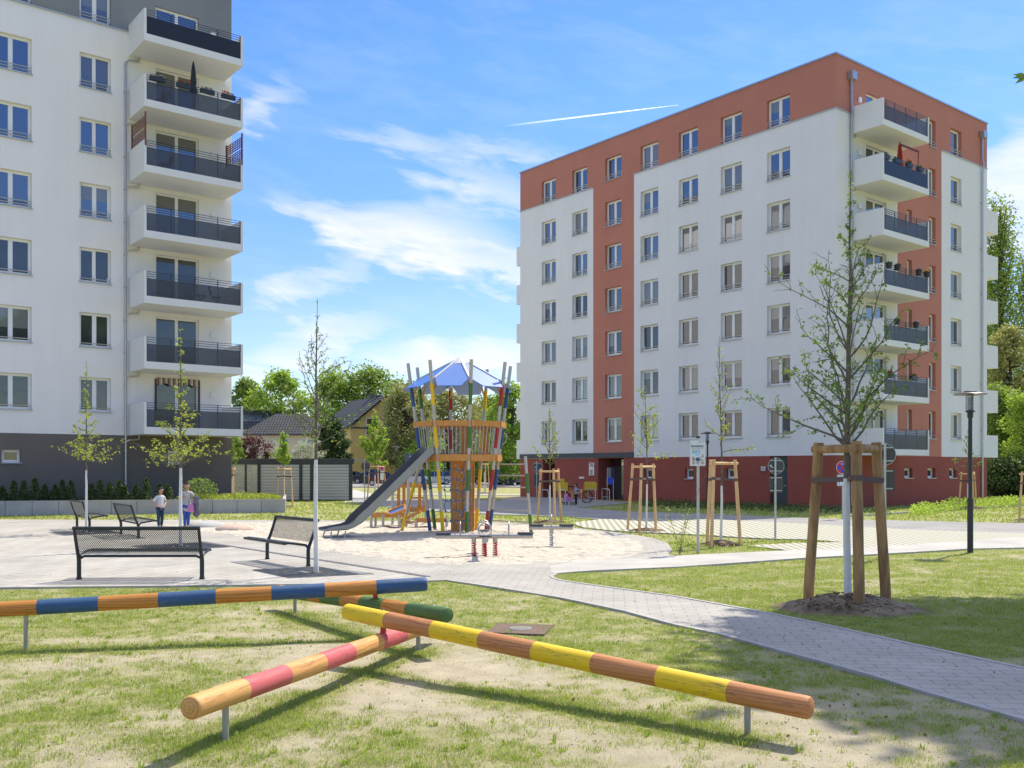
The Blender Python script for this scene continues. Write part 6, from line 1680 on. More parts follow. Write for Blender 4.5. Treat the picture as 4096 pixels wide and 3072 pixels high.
# oblique left wing
lx,ly=-3.4,2.2; dl=Vector((lx,ly,0)); 
mb.build('frame',M['anthracite'],t)
M['slat']=mat('grey_slats',(.38,.395,.39),.55,var=.05)
for (a,b) in zip(posts[:-1],posts[1:]):
    m_=MB()
    for k in range(12): m_.box2((a+.09,.02,.08+k*.168),(b-.09,.05,.08+k*.168+.145))
    m_.build('slat_panel',M['slat'],t)
m_=MB(); m_.box2((.0,.06,.0),(W_,.09,2.1)); m_.build('backing',M['anthracite'],t)
rot=Matrix.Rotation(math.atan2(ly,lx),3,'Z'); ll=dl.length
m_=MB()
for k in range(12): m_.box(rot@Vector((ll/2,0,0))+Vector((-.05,.02,.15+k*.168)),(ll,.03,.145),0,rot)
m_.build('slat_panel',M['slat'],t)
m_=MB(); m_.box(rot@Vector((ll/2,0,0))+Vector((-.05,.06,2.22)),(ll,.2,.25),0,rot)
for q in (.25,.62,1.0): m_.box(rot@Vector((ll*q,0,0))+Vector((-.05,.0,1.05)),(.12,.08,2.1),0,rot)
m_.build('wing_frame',M['anthracite'],t)
m_=MB(); m_.prism([(-.15,-.05),(W_+.12,-.05),(W_+.12,3.2),(lx,ly+3.2),(lx-.1,ly)],2.35,2.42); m_.build('roof',M['dark_sheet'],t)

# ================================================================= HOUSES BEHIND
def tile_mat(name,c):
    m,nt,b=nm(name); L=nt.links.new; tc=N(nt,'ShaderNodeTexCoord'); br=N(nt,'ShaderNodeTexBrick'); br.inputs['Scale'].default_value=1; br.inputs['Brick Width'].default_value=.42; br.inputs['Row Height'].default_value=.42; br.offset=0; br.inputs['Mortar Size'].default_value=.05
    uv=N(nt,'ShaderNodeMapping'); uv.inputs['Rotation'].default_value=(0,0,0); L(tc.outputs['Object'],uv.inputs[0]); L(uv.outputs[0],br.inputs['Vector'])
    br.inputs['Color1'].default_value=rgb(c); br.inputs['Color2'].default_value=rgb([q*1.3 for q in c]); br.inputs['Mortar'].default_value=rgb([q*.15 for q in c]); L(br.outputs['Color'],b.inputs['Base Color']); b.inputs['Roughness'].default_value=.75; b.inputs['Specular IOR Level'].default_value=.2
    bp=N(nt,'ShaderNodeBump'); bp.invert=True; bp.inputs['Distance'].default_value=.05; L(br.outputs['Fac'],bp.inputs['Height']); L(bp.outputs[0],b.inputs['Normal']); return m
M['tile']=tile_mat('anthracite_roof_tiles',(.085,.088,.09)); M['cream']=mat('cream_render',(.78,.64,.40),.9,var=.04,scale=.4); M['yellow_r']=mat('yellow_render',(.74,.53,.17),.9,var=.05,scale=.4)
M['solar']=mat('solar_panel',(.05,.07,.11),.15)
def house(label,x,y,w,d,eave,ridge,wallm,hip=True,rz=0,wins=(),chim=(),over=.6,name='house',dormer=None,solar=False,winlist=(),gwins=()):
    t=thing(name,label,'house',(x,y,0),rz,None)
    mb=MB(); mb.prism([(-w/2,0),(w/2,0),(w/2,d),(-w/2,d)],0,eave)
    if not hip:
        for sx_ in(-w/2,w/2): mb.add([(sx_,0,eave),(sx_,d,eave),(sx_,d/2,ridge)],[(0,1,2)])
    mb.build('wall',wallm,t)
    o=over; a=[(-w/2-o,-o),(w/2+o,-o),(w/2+o,d+o),(-w/2-o,d+o)]; e=eave-.15; mb=MB()
    i=(w/2-d/2*.8) if hip else w/2+o
    v=[(p[0],p[1],e) for p in a]+[(-i,d/2,ridge),(i,d/2,ridge)]
    v2=[(q[0],q[1],q[2]+.22) for q in v]
    fs=[(0,1,5,4),(1,2,5),(2,3,4,5),(3,0,4)] if hip else [(0,1,5,4),(2,3,4,5)]
    mb.add(v2,[f for f in fs] ,0); mb.add(v,[tuple(reversed(f)) for f in fs],0); mb.add(v[:4]+v2[:4],[(0,4,5,1),(1,5,6,2),(2,6,7,3),(3,7,4,0)],0)
    rf=mb.build('roof',M['tile'],t)
    for cx_,cz in chim:
        m_=MB(); m_.box2((cx_-.35,d/2-.35,ridge-1.0),(cx_+.35,d/2+.35,cz)); m_.box2((cx_-.42,d/2-.42,cz),(cx_+.42,d/2+.42,cz+.12)); m_.build('chimney',M['dark_plaster'],rf)
    if solar:
        m_=MB(); sl=(ridge-e-.22)/(d/2+o)
        def rp(x_,f): y_=-o+f*(d/2+o); return (x_,y_-.05,e+.22+f*(ridge-e-.22)+.12)
        for q in range(3): xx=-w*.3+q*2.1; m_.add([rp(xx,.35),rp(xx+2,.35),rp(xx+2,.8),rp(xx,.8)],[(0,1,2,3)])
        m_.build('solar_panel',M['solar'],rf)
        m_=MB(); m_.add([rp(w*.12,.5),rp(w*.12+1,.5),rp(w*.12+1,.72),rp(w*.12,.72)],[(0,1,2,3)]); m_.build('skylight',M['glass3'],rf)
    for (gy,wz,ww,wh) in gwins:
        m_=MB(); m_.box2((w/2+.003,gy-ww/2-.06,wz-.06),(w/2+.06,gy+ww/2+.06,wz+wh+.06)); f=m_.build('window',M['pvc'],t)
        m_=MB()
        for q in (0,1): m_.box2((w/2+.0605,gy-ww/2+q*ww/2+.03,wz+.03),(w/2+.075,gy-ww/2+(q+1)*ww/2-.03,wz+wh-.03))
        m_.build('pane',M['glass'],f)
    for (wx,wz,ww,wh,sh) in winlist:
        m_=MB(); m_.box2((wx-ww/2-.06,-.06,wz-.06),(wx+ww/2+.06,-.003,wz+wh+.06)); f=m_.build('window',M['pvc'],t)
        m_=MB(); 
        for q in (0,1): m_.box2((wx-ww/2+q*ww/2+.03,-.075,wz+.03),(wx-ww/2+(q+1)*ww/2-.03,-.0605,wz+wh-.03))
        m_.build('pane',M['glass'],f)
        if sh:
            m_=MB(); m_.box2((wx+ww/2+.07,-.07,wz),(wx+ww/2+.07+.75,-.003,wz+wh)); m_.build('shutter',M['shutter'],f)
    return t
M['shutter']=mat('blue_shutter',(.07,.17,.42),.6)
Yh=145.; cxh=lambda px,Y:(px-CX)/F*Y
house('cream house with black tiled hip roof and blue shutters above the bin shelter',cxh(1135,Yh),Yh,cxh(1290,Yh)-cxh(975,Yh),9,zt(1738,Yh),zt(1678,Yh-0)+.9,M['cream'],True,0,chim=(),winlist=[(-.3*3,zt(1800,Yh),1.2,1.5,True),(2.9,zt(1800,Yh),1.2,1.5,True),(5.0,zt(1800,Yh),1.2,1.5,False)])
house('dark tiled roof with solar panels behind the white block corner',cxh(1000,165),165,12,8,zt(1715,165),zt(1640,165),M['cream'],False,0,solar=True,chim=((4.6,zt(1630,165)),))
Yy=134.
house('yellow gabled house with dark roof and chimneys left of the climbing tower',-24.0,131.0,12,9.5,zt(1720,Yy),zt(1612,Yy)+.4,M['yellow_r'],False,R(-60),chim=((1.5,zt(1585,Yy)),(3.6,zt(1592,Yy))),winlist=[(-2,zt(1800,Yy),1.3,1.6,False)],gwins=[(3.0,zt(1745,Yy),1.6,2.1),(3.0,zt(1830,Yy),1.2,1.7),(7.0,zt(1745,Yy),1.6,2.1),(7.0,zt(1830,Yy),1.6,1.8)])
house('dark roofed house hidden by trees right behind the climbing tower',cxh(1830,150),150,11,8,zt(1740,150),zt(1690,150),M['cream'],True,0)
# dark hedge behind the street
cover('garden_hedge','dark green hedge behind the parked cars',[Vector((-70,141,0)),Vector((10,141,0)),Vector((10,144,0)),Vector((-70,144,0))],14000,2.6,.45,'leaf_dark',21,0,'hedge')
cover('shelter_hedge','leafy hedge above and behind the bin shelter',[Vector((-31,70,0)),Vector((-16,70,0)),Vector((-16,72,0)),Vector((-31,72,0))],6000,2.9,.25,'leaf_mid',22,0,'hedge')

# ================================================================= CARS
M['carglass']=glassmat('car_glass',(.015,.018,.02),1.9); M['tyre']=mat('tyre_rubber',(.02,.02,.02),.8); M['rim']=mat('alloy_rim',(.45,.45,.46),.3,metal=.8); M['tail']=mat('tail_lamp',(.35,.01,.01),.2); M['head']=mat('head_lamp',(.75,.75,.75),.1)
def carmat(n,c,metal=.2):
    m,nt,b=nm(n); b.inputs['Base Color'].default_value=rgb(c); b.inputs['Metallic'].default_value=metal; b.inputs['Roughness'].default_value=.25; b.inputs['Coat Weight'].default_value=.6; b.inputs['Coat Roughness'].default_value=.05; return m
def car(label,x,y,rz,m,Lc=4.3,hc=1.5,wc=1.78,wagon=False):
    t=thing('parked_car',label,'car',(x,y,.02),rz,'cars parked along the street'); s=Lc/4.3; hs_=hc/1.5
    low=[(-2.15,.35),(-2.15,.62),(-2.05,.80),(-1.9,.86),(-.95,.92),(1.55,.95) if not wagon else (1.75,.97),(1.95,.90),(2.1,.72),(2.15,.42),(2.0,.24),(-2.0,.22)]
    mb=MB(); n=len(low)
    secs=[(-.5,.93),(-.47,1.0),(.47,1.0),(.5,.93)]
    for (yy_,sc_) in ((-wc/2,.95),(-wc/2+.10,1.0),(wc/2-.10,1.0),(wc/2,.95)):
        for (px_,pz) in low: mb.v.append((px_*s*(1 if abs(yy_)<wc/2-.05 else .985),yy_,(pz*hs_ if pz<.3 else (pz*hs_-(0 if sc_==1 else .05)))))
    for r_ in range(3):
        for k in range(n): k2=(k+1)%n; mb.f.append((r_*n+k,r_*n+k2,(r_+1)*n+k2,(r_+1)*n+k)); mb.m.append(0)
    mb.f.append(tuple(range(n-1,-1,-1))); mb.m.append(0); mb.f.append(tuple(3*n+k for k in range(n))); mb.m.append(0)
    # roof shell
    rr=[(-1.05,.92),(-.35,1.42),(.1,1.49),(.9,1.46),(1.35 if not wagon else 1.75,1.30),(1.75 if not wagon else 2.0,.95)]
    def yz(z): return (wc/2-.06)-(z-.92)*.34
    roof=[(p[0]*s,p[1]*hs_) for p in rr]
    for i in range(len(rr)):
        for sg in(-1,1): mb.v.append((rr[i][0]*s,sg*yz(rr[i][1]),rr[i][1]*hs_))
    b0=4*n
    for i in (1,2,3): mb.f.append((b0+2*i,b0+2*i+1,b0+2*i+3,b0+2*i+2)); mb.m.append(0)
    body=mb.build('body',m,t,True,35)
    g=MB(); P=lambda i,sg:(rr[i][0]*s,sg*yz(rr[i][1]),rr[i][1]*hs_)
    g.add([P(0,-1),P(0,1),P(1,1),P(1,-1)],[(0,1,2,3)]); g.build('windscreen',M['carglass'],t)
    g=MB(); g.add([P(4,-1),P(4,1),P(5,1),P(5,-1)],[(0,1,2,3)]); g.add([P(4,-1),P(4,1),P(3,1),P(3,-1)],[(0,1,2,3)]); g.build('rear_window',M['carglass'],t)
    for sg in (-1,1):
        g=MB(); g.add([P(k,sg) for k in range(6)],[tuple(range(6)) if sg<0 else tuple(range(5,-1,-1))]); g.build('side_window',M['carglass'],t)
        g=MB()
        for xx in (-.1,.85): g.box((xx*s,sg*(yz(1.15)+.005),1.17*hs_),(.07,.04,.48*hs_),0,Matrix.Rotation(R(-18*-sg),3,'X'))
        g.build('door_pillar',m,t)
    for xx in (-1.35*s,1.3*s):
        for sg in (-1,1):
            w_=MB(); yy_=sg*(wc/2-.09); w_.tube([(xx,yy_-.10,.31),(xx,yy_+.10,.31)],.31,18); o=w_.build('wheel',M['tyre'],t,True,40)
            w_=MB(); w_.tube([(xx,yy_+sg*.095,.31),(xx,yy_+sg*.108,.31)],.20,10); w_.build('rim',M['rim'],o)
    for sg in(-1,1):
        g=MB(); g.bbox((-2.155*s,sg*.62-.16,.62*hs_),(-2.0*s,sg*.62+.16,.74*hs_),.02); g.build('headlight',M['head'],t)
        g=MB(); g.bbox((2.0*s,sg*.66-.12,.72*hs_),(2.14*s,sg*.66+.12,.86*hs_),.02); g.build('tail_light',M['tail'],t)
cw_=carmat('white_car_paint',(.65,.67,.68)); csil=carmat('silver_car_paint',(.42,.46,.50),.6); cblk=carmat('black_car_paint',(.015,.016,.02)); cred=carmat('dark_red_car_paint',(.13,.012,.02)); cblue=carmat('blue_car_paint',(.03,.09,.22)); cpale=carmat('pale_blue_car_paint',(.35,.45,.50))
car('dark estate car parked beyond the sign left of the slide',cxh(1478,118),118,R(8),cblk,4.6,1.75)
car('dark red car half hidden by stakes left of the slide',cxh(1540,103),103,R(185),cred,4.4,1.5)
car('white car parked behind the upper slide',cxh(1668,110),110,R(172),cw_,3.9,1.55)
car('silver car with raked windscreen seen between blue and yellow tower posts',cxh(1740,110),110,R(8),csil,4.2,1.55)
car('blue car partly hidden by the rope net',cxh(1815,112),112,R(190),cblue,4.2,1.5)
car('black car behind the right tower posts',cxh(1955,114),114,R(5),cblk,4.3,1.5)
car('black hatchback showing red tail lamps beside the block',cxh(2020,108),108,R(-35),cblk,4.1,1.5)
car('black car cut off by the corner of the terracotta block',cxh(2075,110),110,R(175),cblk,4.3,1.45)
car('pale car parked beyond the bright stakes, far left of the street',cxh(1400,122),122,R(5),cpale,4.2,1.5)

# ================================================================= SIGNS AND LAMPS
M['sign_white']=mat('sign_white',(.70,.72,.70),.4,var=.01); M['sign_back']=mat('grey_sign_back',(.06,.063,.062),.5,var=.05); M['sign_red']=mat('sign_red',(.55,.012,.02),.35); M['sign_blue']=mat('sign_blue',(.01,.06,.50),.35)
M['ink']=mat('sign_ink',(.06,.06,.12),.6,var=.01); M['ink_red']=mat('sign_ink_red',(.30,.02,.04),.6,var=.01)
def disc(mb,c,r,y0,y1,seg=28,r2=None,m=0):
    # flat disc facing -y
    for (yy_,) in (): pass
    pts=[(c[0]+r*math.cos(2*math.pi*k/seg),c[2]+r*math.sin(2*math.pi*k/seg)) for k in range(seg)]
    mb.add([(p[0],y0,p[1]) for p in pts]+[(p[0],y1,p[1]) for p in pts],[tuple(range(seg)),tuple(range(2*seg-1,seg-1,-1))]+[(k,k+seg,(k+1)%seg+seg,(k+1)%seg) for k in range(seg)],m)
def ring(mb,c,r0,r1,y,seg=28,a0=0,a1=360,m=0):
    for k in range(seg):
        a=R(a0+(a1-a0)*k/seg); b=R(a0+(a1-a0)*(k+1)/seg)
        mb.add([(c[0]+q*math.cos(w_),y,c[2]+q*math.sin(w_)) for q,w_ in ((r0,a),(r1,a),(r1,b),(r0,b))],[(0,1,2,3)],m)
def plate(mb,x0,x1,z0,z1,y0,y1,r=.03,m=0):
    pts=[]
    for cx_,cz,a in ((x1-r,z0+r,-90),(x1-r,z1-r,0),(x0+r,z1-r,90),(x0+r,z0+r,180)):
        for k in range(5): q=R(a+90*k/4); pts.append((cx_+r*math.cos(q),cz+r*math.sin(q)))
    n=len(pts); mb.add([(p[0],y0,p[1]) for p in pts]+[(p[0],y1,p[1]) for p in pts],[tuple(range(n)),tuple(range(2*n-1,n-1,-1))]+[(k,k+n,(k+1)%n+n,(k+1)%n) for k in range(n)],m)
b=gp(2793,2217); Yb=b.y; px2m=Yb/F
t=thing('playground_sign','white playground sign reading Spielplatz with prohibition symbols on a grey post','sign',b)
m_=MB(); m_.tube([(0,.03,0),(0,.03,zt(1752,Yb))],.030,14); p=m_.build('post',M['galv'],t,True); m_=MB(); m_.box((0,.03,zt(1752,Yb)+.02),(.07,.07,.04)); m_.build('cap',M['black'],p)
x0_,x1_=(2759-2793)*px2m,(2822-2793)*px2m; z1_,z0_=zt(1760,Yb),zt(1864,Yb)
m_=MB(); plate(m_,x0_,x1_,z0_,z1_,-.012,-.002,.02); bd=m_.build('board',M['sign_white'],t)
bw_=x1_-x0_; bh=z1_-z0_; xc=(x0_+x1_)/2
m_=MB()
for (a,b_) in (((x0_+.008,z1_-.012),(x1_-.008,z1_-.008)),((x0_+.008,z0_+.008),(x1_-.008,z0_+.012))): m_.box2((a[0],-.0140,a[1]),(b_[0],-.0125,b_[1]))
m_.box2((x0_+.006,-.0140,z0_+.02),(x0_+.010,-.0125,z1_-.02)); m_.box2((x1_-.010,-.0140,z0_+.02),(x1_-.006,-.0125,z1_-.02)); m_.build('border',mat('sign_border_grey',(.35,.37,.38)),bd)
text_mesh('Spielplatz',.072,M['ink'],bd,(xc-.01,-.014,z1_-bh*.235),(R(90),0,0),'title_lettering',.0012,bold=.0012)
lines=[.42,.26,.26,.14]
m_=MB()
for i,wl in enumerate((.40,.27,.28,.17)):
    zz=z1_-bh*(.335+.045*i); x=x0_+bw_*.13; k=0; rs=random.Random(i)
    while x<x0_+bw_*.13+wl*bw_*1.7:
        w_=rs.uniform(.008,.03); m_.box2((x,-.0138,zz-.0035),(x+w_,-.0125,zz+.0035)); x+=w_+.005
m_.build('small_print',M['sign_back'],bd)
m_=MB(); ring(m_,(x1_-bw_*.38,0,z1_-bh*.075),.008,.016,-.0135,12,60,330); m_.build('round_logo',mat('teal_ink',(.02,.12,.14)),bd)
m_=MB(); rs=random.Random(2); x=x1_-bw_*.31
while x<x1_-.03: m_.box2((x,-.0138,z1_-bh*.075-.004),(x+.006,-.0125,z1_-bh*.075+.004+.003*rs.random())); x+=.009
m_.build('logo_lettering',M['sign_back'],bd)
# generic seesaw picture: sky patch, grass, seesaw with two figures
m_=MB(); rs=random.Random(6)
for i in range(7): disc(m_,(xc+rs.uniform(-.09,.06),0,z0_+bh*.47+rs.uniform(-.03,.045)),.035,-.0133-.0001*i,-.0125,14)
m_.build('sky_patch',mat('pale_blue_ink',(.40,.62,.78)),bd)
m_=MB(); m_.box2((xc-.13,-.0150,z0_+bh*.215),(xc+.12,-.0125,z0_+bh*.245)); disc(m_,(xc-.09,0,z0_+bh*.25),.022,-.0150,-.0125,10); disc(m_,(xc+.06,0,z0_+bh*.245),.02,-.0150,-.0125,10); m_.build('grass_patch',mat('olive_ink',(.30,.33,.05)),bd)
m_=MB(); disc(m_,(xc,0,z0_+bh*.25),.042,-.0156,-.0125,16); m_.build('seesaw_base',mat('navy_ink',(.02,.10,.25)),bd)
m_=MB(); m_.box((xc+.01,-.0158,z0_+bh*.32),(.23,.001,.008),0,Matrix.Rotation(R(-10),3,'Y')); m_.build('seesaw_plank',M['ink'],bd)
m_=MB(); 
for sx_,sz_ in ((-.105,.345),(.11,.43)): disc(m_,(xc+sx_,0,z0_+bh*sz_),.016,-.016,-.0125,10); m_.box2((xc+sx_-.012,-.016,z0_+bh*sz_-.05),(xc+sx_+.012,-.0125,z0_+bh*sz_-.012))
m_.build('figures',mat('salmon_ink',(.60,.25,.20)),bd)
for i,cxp in enumerate((.24,.51,.80)):
    m_=MB(); c=(x0_+bw_*cxp,0,z0_+bh*.125); ring(m_,c,.027,.034,-.0140,24)
    m_.box((c[0],-.0142,c[2]),(.058,.001,.006),0,Matrix.Rotation(R(45 if i!=1 else -45),3,'Y'))
    o=m_.build('prohibition_symbol',M['ink_red'],bd); m_=MB()
    if i==0: m_.box((c[0],-.0148,c[2]),(.028,.001,.012),0,Matrix.Rotation(R(-30),3,'Y'))
    if i==1: m_.box2((c[0]-.014,-.0148,c[2]-.003),(c[0]+.014,-.0146,c[2]+.007)); m_.box2((c[0]-.014,-.0148,c[2]-.014),(c[0]-.009,-.0146,c[2])); m_.box2((c[0]+.009,-.0148,c[2]-.014),(c[0]+.014,-.0146,c[2]))
    if i==2: disc(m_,(c[0],0,c[2]-.008),.009,-.0148,-.0146,10); m_.box2((c[0]-.003,-.0148,c[2]-.005),(c[0]+.003,-.0146,c[2]+.016))
    m_.build('pictogram',M['ink'],o)
def back_sign(label,base,zd,rd,zr0,zr1,wr,top,sticker=True,rz=0):
    t=thing('road_sign',label,'sign',base,rz,'road signs seen from behind')
    m_=MB(); m_.tube([(0,-.03,0),(0,-.03,top)],.028,12); m_.build('post',M['galv'],t,True)
    m_=MB(); disc(m_,(0.03,0,zd),rd,.006,.012,32); d_=m_.build('round_plate',M['sign_back'],t)
    m_=MB(); ring(m_,(0.03,0,zd),rd-.004,rd+.006,.005,32); m_.build('rim',M['galv'],d_)
    m_=MB(); plate(m_,-wr/2+.03,wr/2+.03,zr0,zr1,.006,.012); m_.build('rectangular_plate',M['sign_back'],t)
    m_=MB()
    for z in (zd+rd*.68,zd-rd*.62,zr1-.04,zr0+.05): m_.box2((-.13,-.012,z-.012),(.17,.004,z+.012)); m_.build('bracket',M['galv'],t); m_=MB()
    if sticker: m_=MB(); m_.box2((-.13,.0035,zd-.05),(-.09,.0055,zd+.03)); m_.box2((-.13,.0035,zd-.05),(-.05,.0055,zd-.02)); m_.build('sticker',M['sign_white'],t)
s1=gp(3100,2156); q=s1.y/F
back_sign('back of round and rectangular signs on a post before the service door',s1,zt(1864,s1.y),32*q,zt(1970,s1.y),zt(1905,s1.y),56*q,zt(1830,s1.y))
s2=gp(3537,2235); q=s2.y/F
back_sign('back of a round sign half hidden by the right stake of the foreground tree',s2,zt(1818,s2.y),41*q,zt(1964,s2.y),zt(1876,s2.y),72*q,zt(1772,s2.y),False)
s3=gp(1460,2013); q=s3.y/F
back_sign('back of a traffic sign near the bright tree left of the slide',s3,zt(1865,s3.y),22*q,zt(1938,s3.y),zt(1900,s3.y),26*q,zt(1836,s3.y),False,R(-25))
s4=gp(2148,2012); q=s4.y/F
back_sign('back of a sign left of the entrance, behind the staked tree',s4,zt(1868,s4.y),20*q,zt(1950,s4.y),zt(1892,s4.y),30*q,zt(1845,s4.y),True,R(-15))
def nostop(label,base,zc,r,zp0,zp1,wp,rz=0,arrow=True):
    t=thing('no_stopping_sign',label,'sign',base,rz,'red and blue no stopping signs')
    m_=MB(); m_.tube([(0,.03,0),(0,.03,zc+r)],.025,12); m_.build('post',M['galv'],t,True)
    m_=MB(); disc(m_,(0,0,zc),r,-.006,0,36); d_=m_.build('sign_plate',M['sign_red'],t)
    m_=MB(); ring(m_,(0,0,zc),r*.94,r,-.0075,36); m_.build('white_rim',M['sign_white'],d_)
    m_=MB(); 
    for a in (45,135,225,315):
        seg=8; pts=[]
        for k in range(seg+1):
            an=R(a-31+62*k/seg); pts.append((r*.78*math.cos(an),zc+r*.78*math.sin(an)))
        pts.append((r*.16*math.cos(R(a)),zc+r*.16*math.sin(R(a))))
        rot_=Matrix.Rotation(0,3,'Y'); 
        # blue sectors left, right, top and bottom between the red cross
        pts=[((x)*math.cos(R(45))-(z-zc)*math.sin(R(45)),zc+(x)*math.sin(R(45))+(z-zc)*math.cos(R(45))) for x,z in pts]
        m_.add([(x,-.0080,z) for x,z in pts],[tuple(range(len(pts)))])
    m_.build('blue_field',M['sign_blue'],d_)
    if arrow: m_=MB(); m_.box2((-r*.22,-.0095,zc+r*.50),(r*.3,-.0085,zc+r*.58)); m_.add([(-r*.34,-.0095,zc+r*.54),(-r*.1,-.0095,zc+r*.40),(-r*.1,-.0095,zc+r*.68)],[(0,1,2)]); m_.build('arrow',M['sign_white'],d_)
    m_=MB(); plate(m_,-wp/2,wp/2,zp0,zp1,-.006,0,.03); e_=m_.build('plate',M['sign_white'],t)
    m_=MB(); hgt=zp1-zp0
    for (a,b_) in (((-wp/2+.02,zp1-.03),(wp/2-.02,zp1-.02)),((-wp/2+.02,zp0+.02),(wp/2-.02,zp0+.03))): m_.box2((a[0],-.008,a[1]),(b_[0],-.0065,b_[1]))
    for f,wl in ((.78,.32),(.55,.30),(.36,.22)):
        x=-wp*.12; rr_=random.Random(int(f*100))
        while x<-wp*.12+wl*wp*1.6: w_=rr_.uniform(.015,.04); m_.box2((x,-.008,zp0+hgt*f-.008),(x+w_,-.0065,zp0+hgt*f+.008)); x+=w_+.008
    rr_=random.Random(4)
    for k in range(9): m_.box2((-wp*.38,-.008,zp0+hgt*(.18+.075*k)),(-wp*(.38-.10-.05*rr_.random()),-.0065,zp0+hgt*(.18+.075*k)+.018))
    m_.build('small_print',M['ink'],e_)
s5=gp(3371,2079); q=s5.y/F
nostop('round red and blue no stopping sign with arrow behind the foreground tree',s5,zt(1870,s5.y),26*q,zt(1944,s5.y),zt(1899,s5.y),44*q)
s6=gp(1528,1985); q=s6.y/F
nostop('small no stopping sign above the stakes left of the slide',s6,zt(1866,s6.y),15*q,zt(1920,s6.y),zt(1884,s6.y),15*q,R(-20),False)
# street lamps
def lamp(label,base,htop,lean=0):
    t=thing('street_lamp',label,'street lamp',base,0,'disc topped street lamps')
    h=htop
    m_=MB(); m_.tube([(0,0,0),(0,0,h*.335)],.062,16); m_.tube([(0,0,h*.335),(0,0,h*.34)],[.062,.045],16); m_.tube([(0,0,h*.34),(0,0,h*.83)],.042,16); m_.build('post',M['anthracite'],t,True)
    m_=MB(); m_.lathe([(.045,h*.83),(.06,h*.835),(.062,h*.865),(.10,h*.868),(.10,h*.875),(.05,h*.88)],seg=16); m_.build('lamp_base',M['anthracite'],t,True)
    m_=MB(); m_.lathe([(.072,h*.876),(.072,h*.975)],seg=16); m_.build('glass_cylinder',M['clear'],t,True)
    m_=MB(); m_.lathe([(.035,h*.88),(.055,h*.90),(.035,h*.915),(.055,h*.93),(.035,h*.945),(.05,h*.96)],seg=12); m_.build('reflector',M['steel'],t,True)
    m_=MB()
    for k in range(3): a=k*2.09+.5; m_.tube([(.085*math.cos(a),.085*math.sin(a),h*.875),(.085*math.cos(a),.085*math.sin(a),h*.975)],.007,5)
    m_.build('rod',M['anthracite'],t)
    m_=MB(); m_.lathe([(.05,h*.972),(.33,h*.975),(.35,h*.979),(.33,h*.983),(.14,h*.989),(.14,h*.996),(.10,h*1.0)],seg=32); m_.build('lamp_disc',M['disc'],t,True)
M['disc']=mat('bronze_grey_disc',(.10,.09,.085),.35,metal=.5)
lb_=gp(3881,2211); lamp('dark street lamp with wide disc top standing by the footpath at right',lb_,zt(1563,lb_.y))
l2=gp(2830,2026); lamp('street lamp behind the playground sign, its disc top over the white wall',l2,zt(1727,l2.y))
l3=gp(1583,1963); lamp('distant street lamp above the slide',l3,zt(1788,l3.y)*1.02)
# ground cap in the lawn
c=(gp(1965,2519)+gp(2199,2519))/2; c=gp(2082,2521)
t=thing('valve_cover','square brown rubber mat with a round grey valve cover set in the lawn','ground cover plate',c,R(-12))
m_=MB(); n=6
m_.prism([(-.33,-.33),(.33,-.33),(.34,.33),(-.33,.34)],-.03,.022); m_.build('mat',mat('brown_rubber_mat',(.15,.105,.08),.95,var=.2,scale=9),t)
m_=MB(); m_.lathe([(.13,.0),(.13,.028),(.105,.030)],seg=24); m_.build('rim',M['galv'],t,True); m_=MB(); m_.lathe([(.10,.0),(.10,.0315)],seg=20); m_.build('lid',mat('olive_lid',(.20,.19,.12),.7,var=.4,scale=30),t)

# ================================================================= BIKE RACKS, BIKE, BLUE PANEL
rk=[(2167,2194,2025),(2232,2262,2024),(2302,2326,2022),(2352,2382,2021),(2408,2438,2018)]
names=['leftmost bicycle hoop, left of the bright stakes','bicycle hoop behind the right stake of the tree','middle bicycle hoop beside the yellow bicycle','bicycle hoop with low crossbar left of the entrance','bicycle hoop nearest the entrance door']
for (a,b_,y_),lab in zip(rk,names):
    P,Q=gp(a,y_-3),gp(b_,y_+2); d=Q-P; L_=d.length
    t=thing('bike_rack',lab,'bike rack',P,math.atan2(d.y,d.x),'steel bicycle hoops before the entrance')
    m_=MB(); h=.80; r=.13; pts=[(0,0,0),(0,0,h-r)]+[(r-r*math.cos(R(q)),0,h-r+r*math.sin(R(q))) for q in (30,60,90)]+[(L_-r+r*math.sin(R(q)),0,h-r+r*math.cos(R(q))) for q in (0,30,60,90)]+[(L_,0,0)]
    m_.tube(pts,.023,8); m_.build('hoop',M['galv'],t,True); m_=MB(); m_.tube([(0,0,.38),(L_,0,.38)],.018,6); m_.build('crossbar',M['galv'],t,True)
M['post_yellow']=mat('yellow_bike_paint',(.65,.42,.01),.4); 
bc=gp(2302,2013); t=thing('cargo_bicycle','yellow delivery bicycle with big yellow boxes front and rear by the dark red wall','bicycle',bc,R(6))
for x in (-.62,.62):
    m_=MB(); m_.tube([(x+.30*math.cos(2*math.pi*k/20),0,.33+.30*math.sin(2*math.pi*k/20)) for k in range(20)],.028,6,close=True)
    for k in range(8): a=math.pi*k/8; m_.tube([(x+.29*math.cos(a),0,.33+.29*math.sin(a)),(x-.29*math.cos(a),0,.33-.29*math.sin(a))],.004,3)
    m_.build('wheel',M['tyre'],t,True)
m_=MB()
for a,b_ in (((-.62,0,.33),(-.15,0,.30)),((-.15,0,.30),(-.28,0,.85)),((-.62,0,.33),(-.25,0,.70)),((-.15,0,.30),(.42,0,.75)),((.62,0,.33),(.45,0,.95)),((-.25,0,.45),(.45,0,.62))): m_.tube([a,b_],.022,6)
m_.build('frame',M['post_yellow'],t); m_=MB(); m_.tube([(.45,-.28,1.02),(.47,0,.98),(.45,.28,1.02)],.014,6); m_.build('handlebar',M['black'],t); m_=MB(); m_.bbox((-.42,-.10,.86),(-.14,.10,.93),.04); m_.build('saddle',M['black'],t)
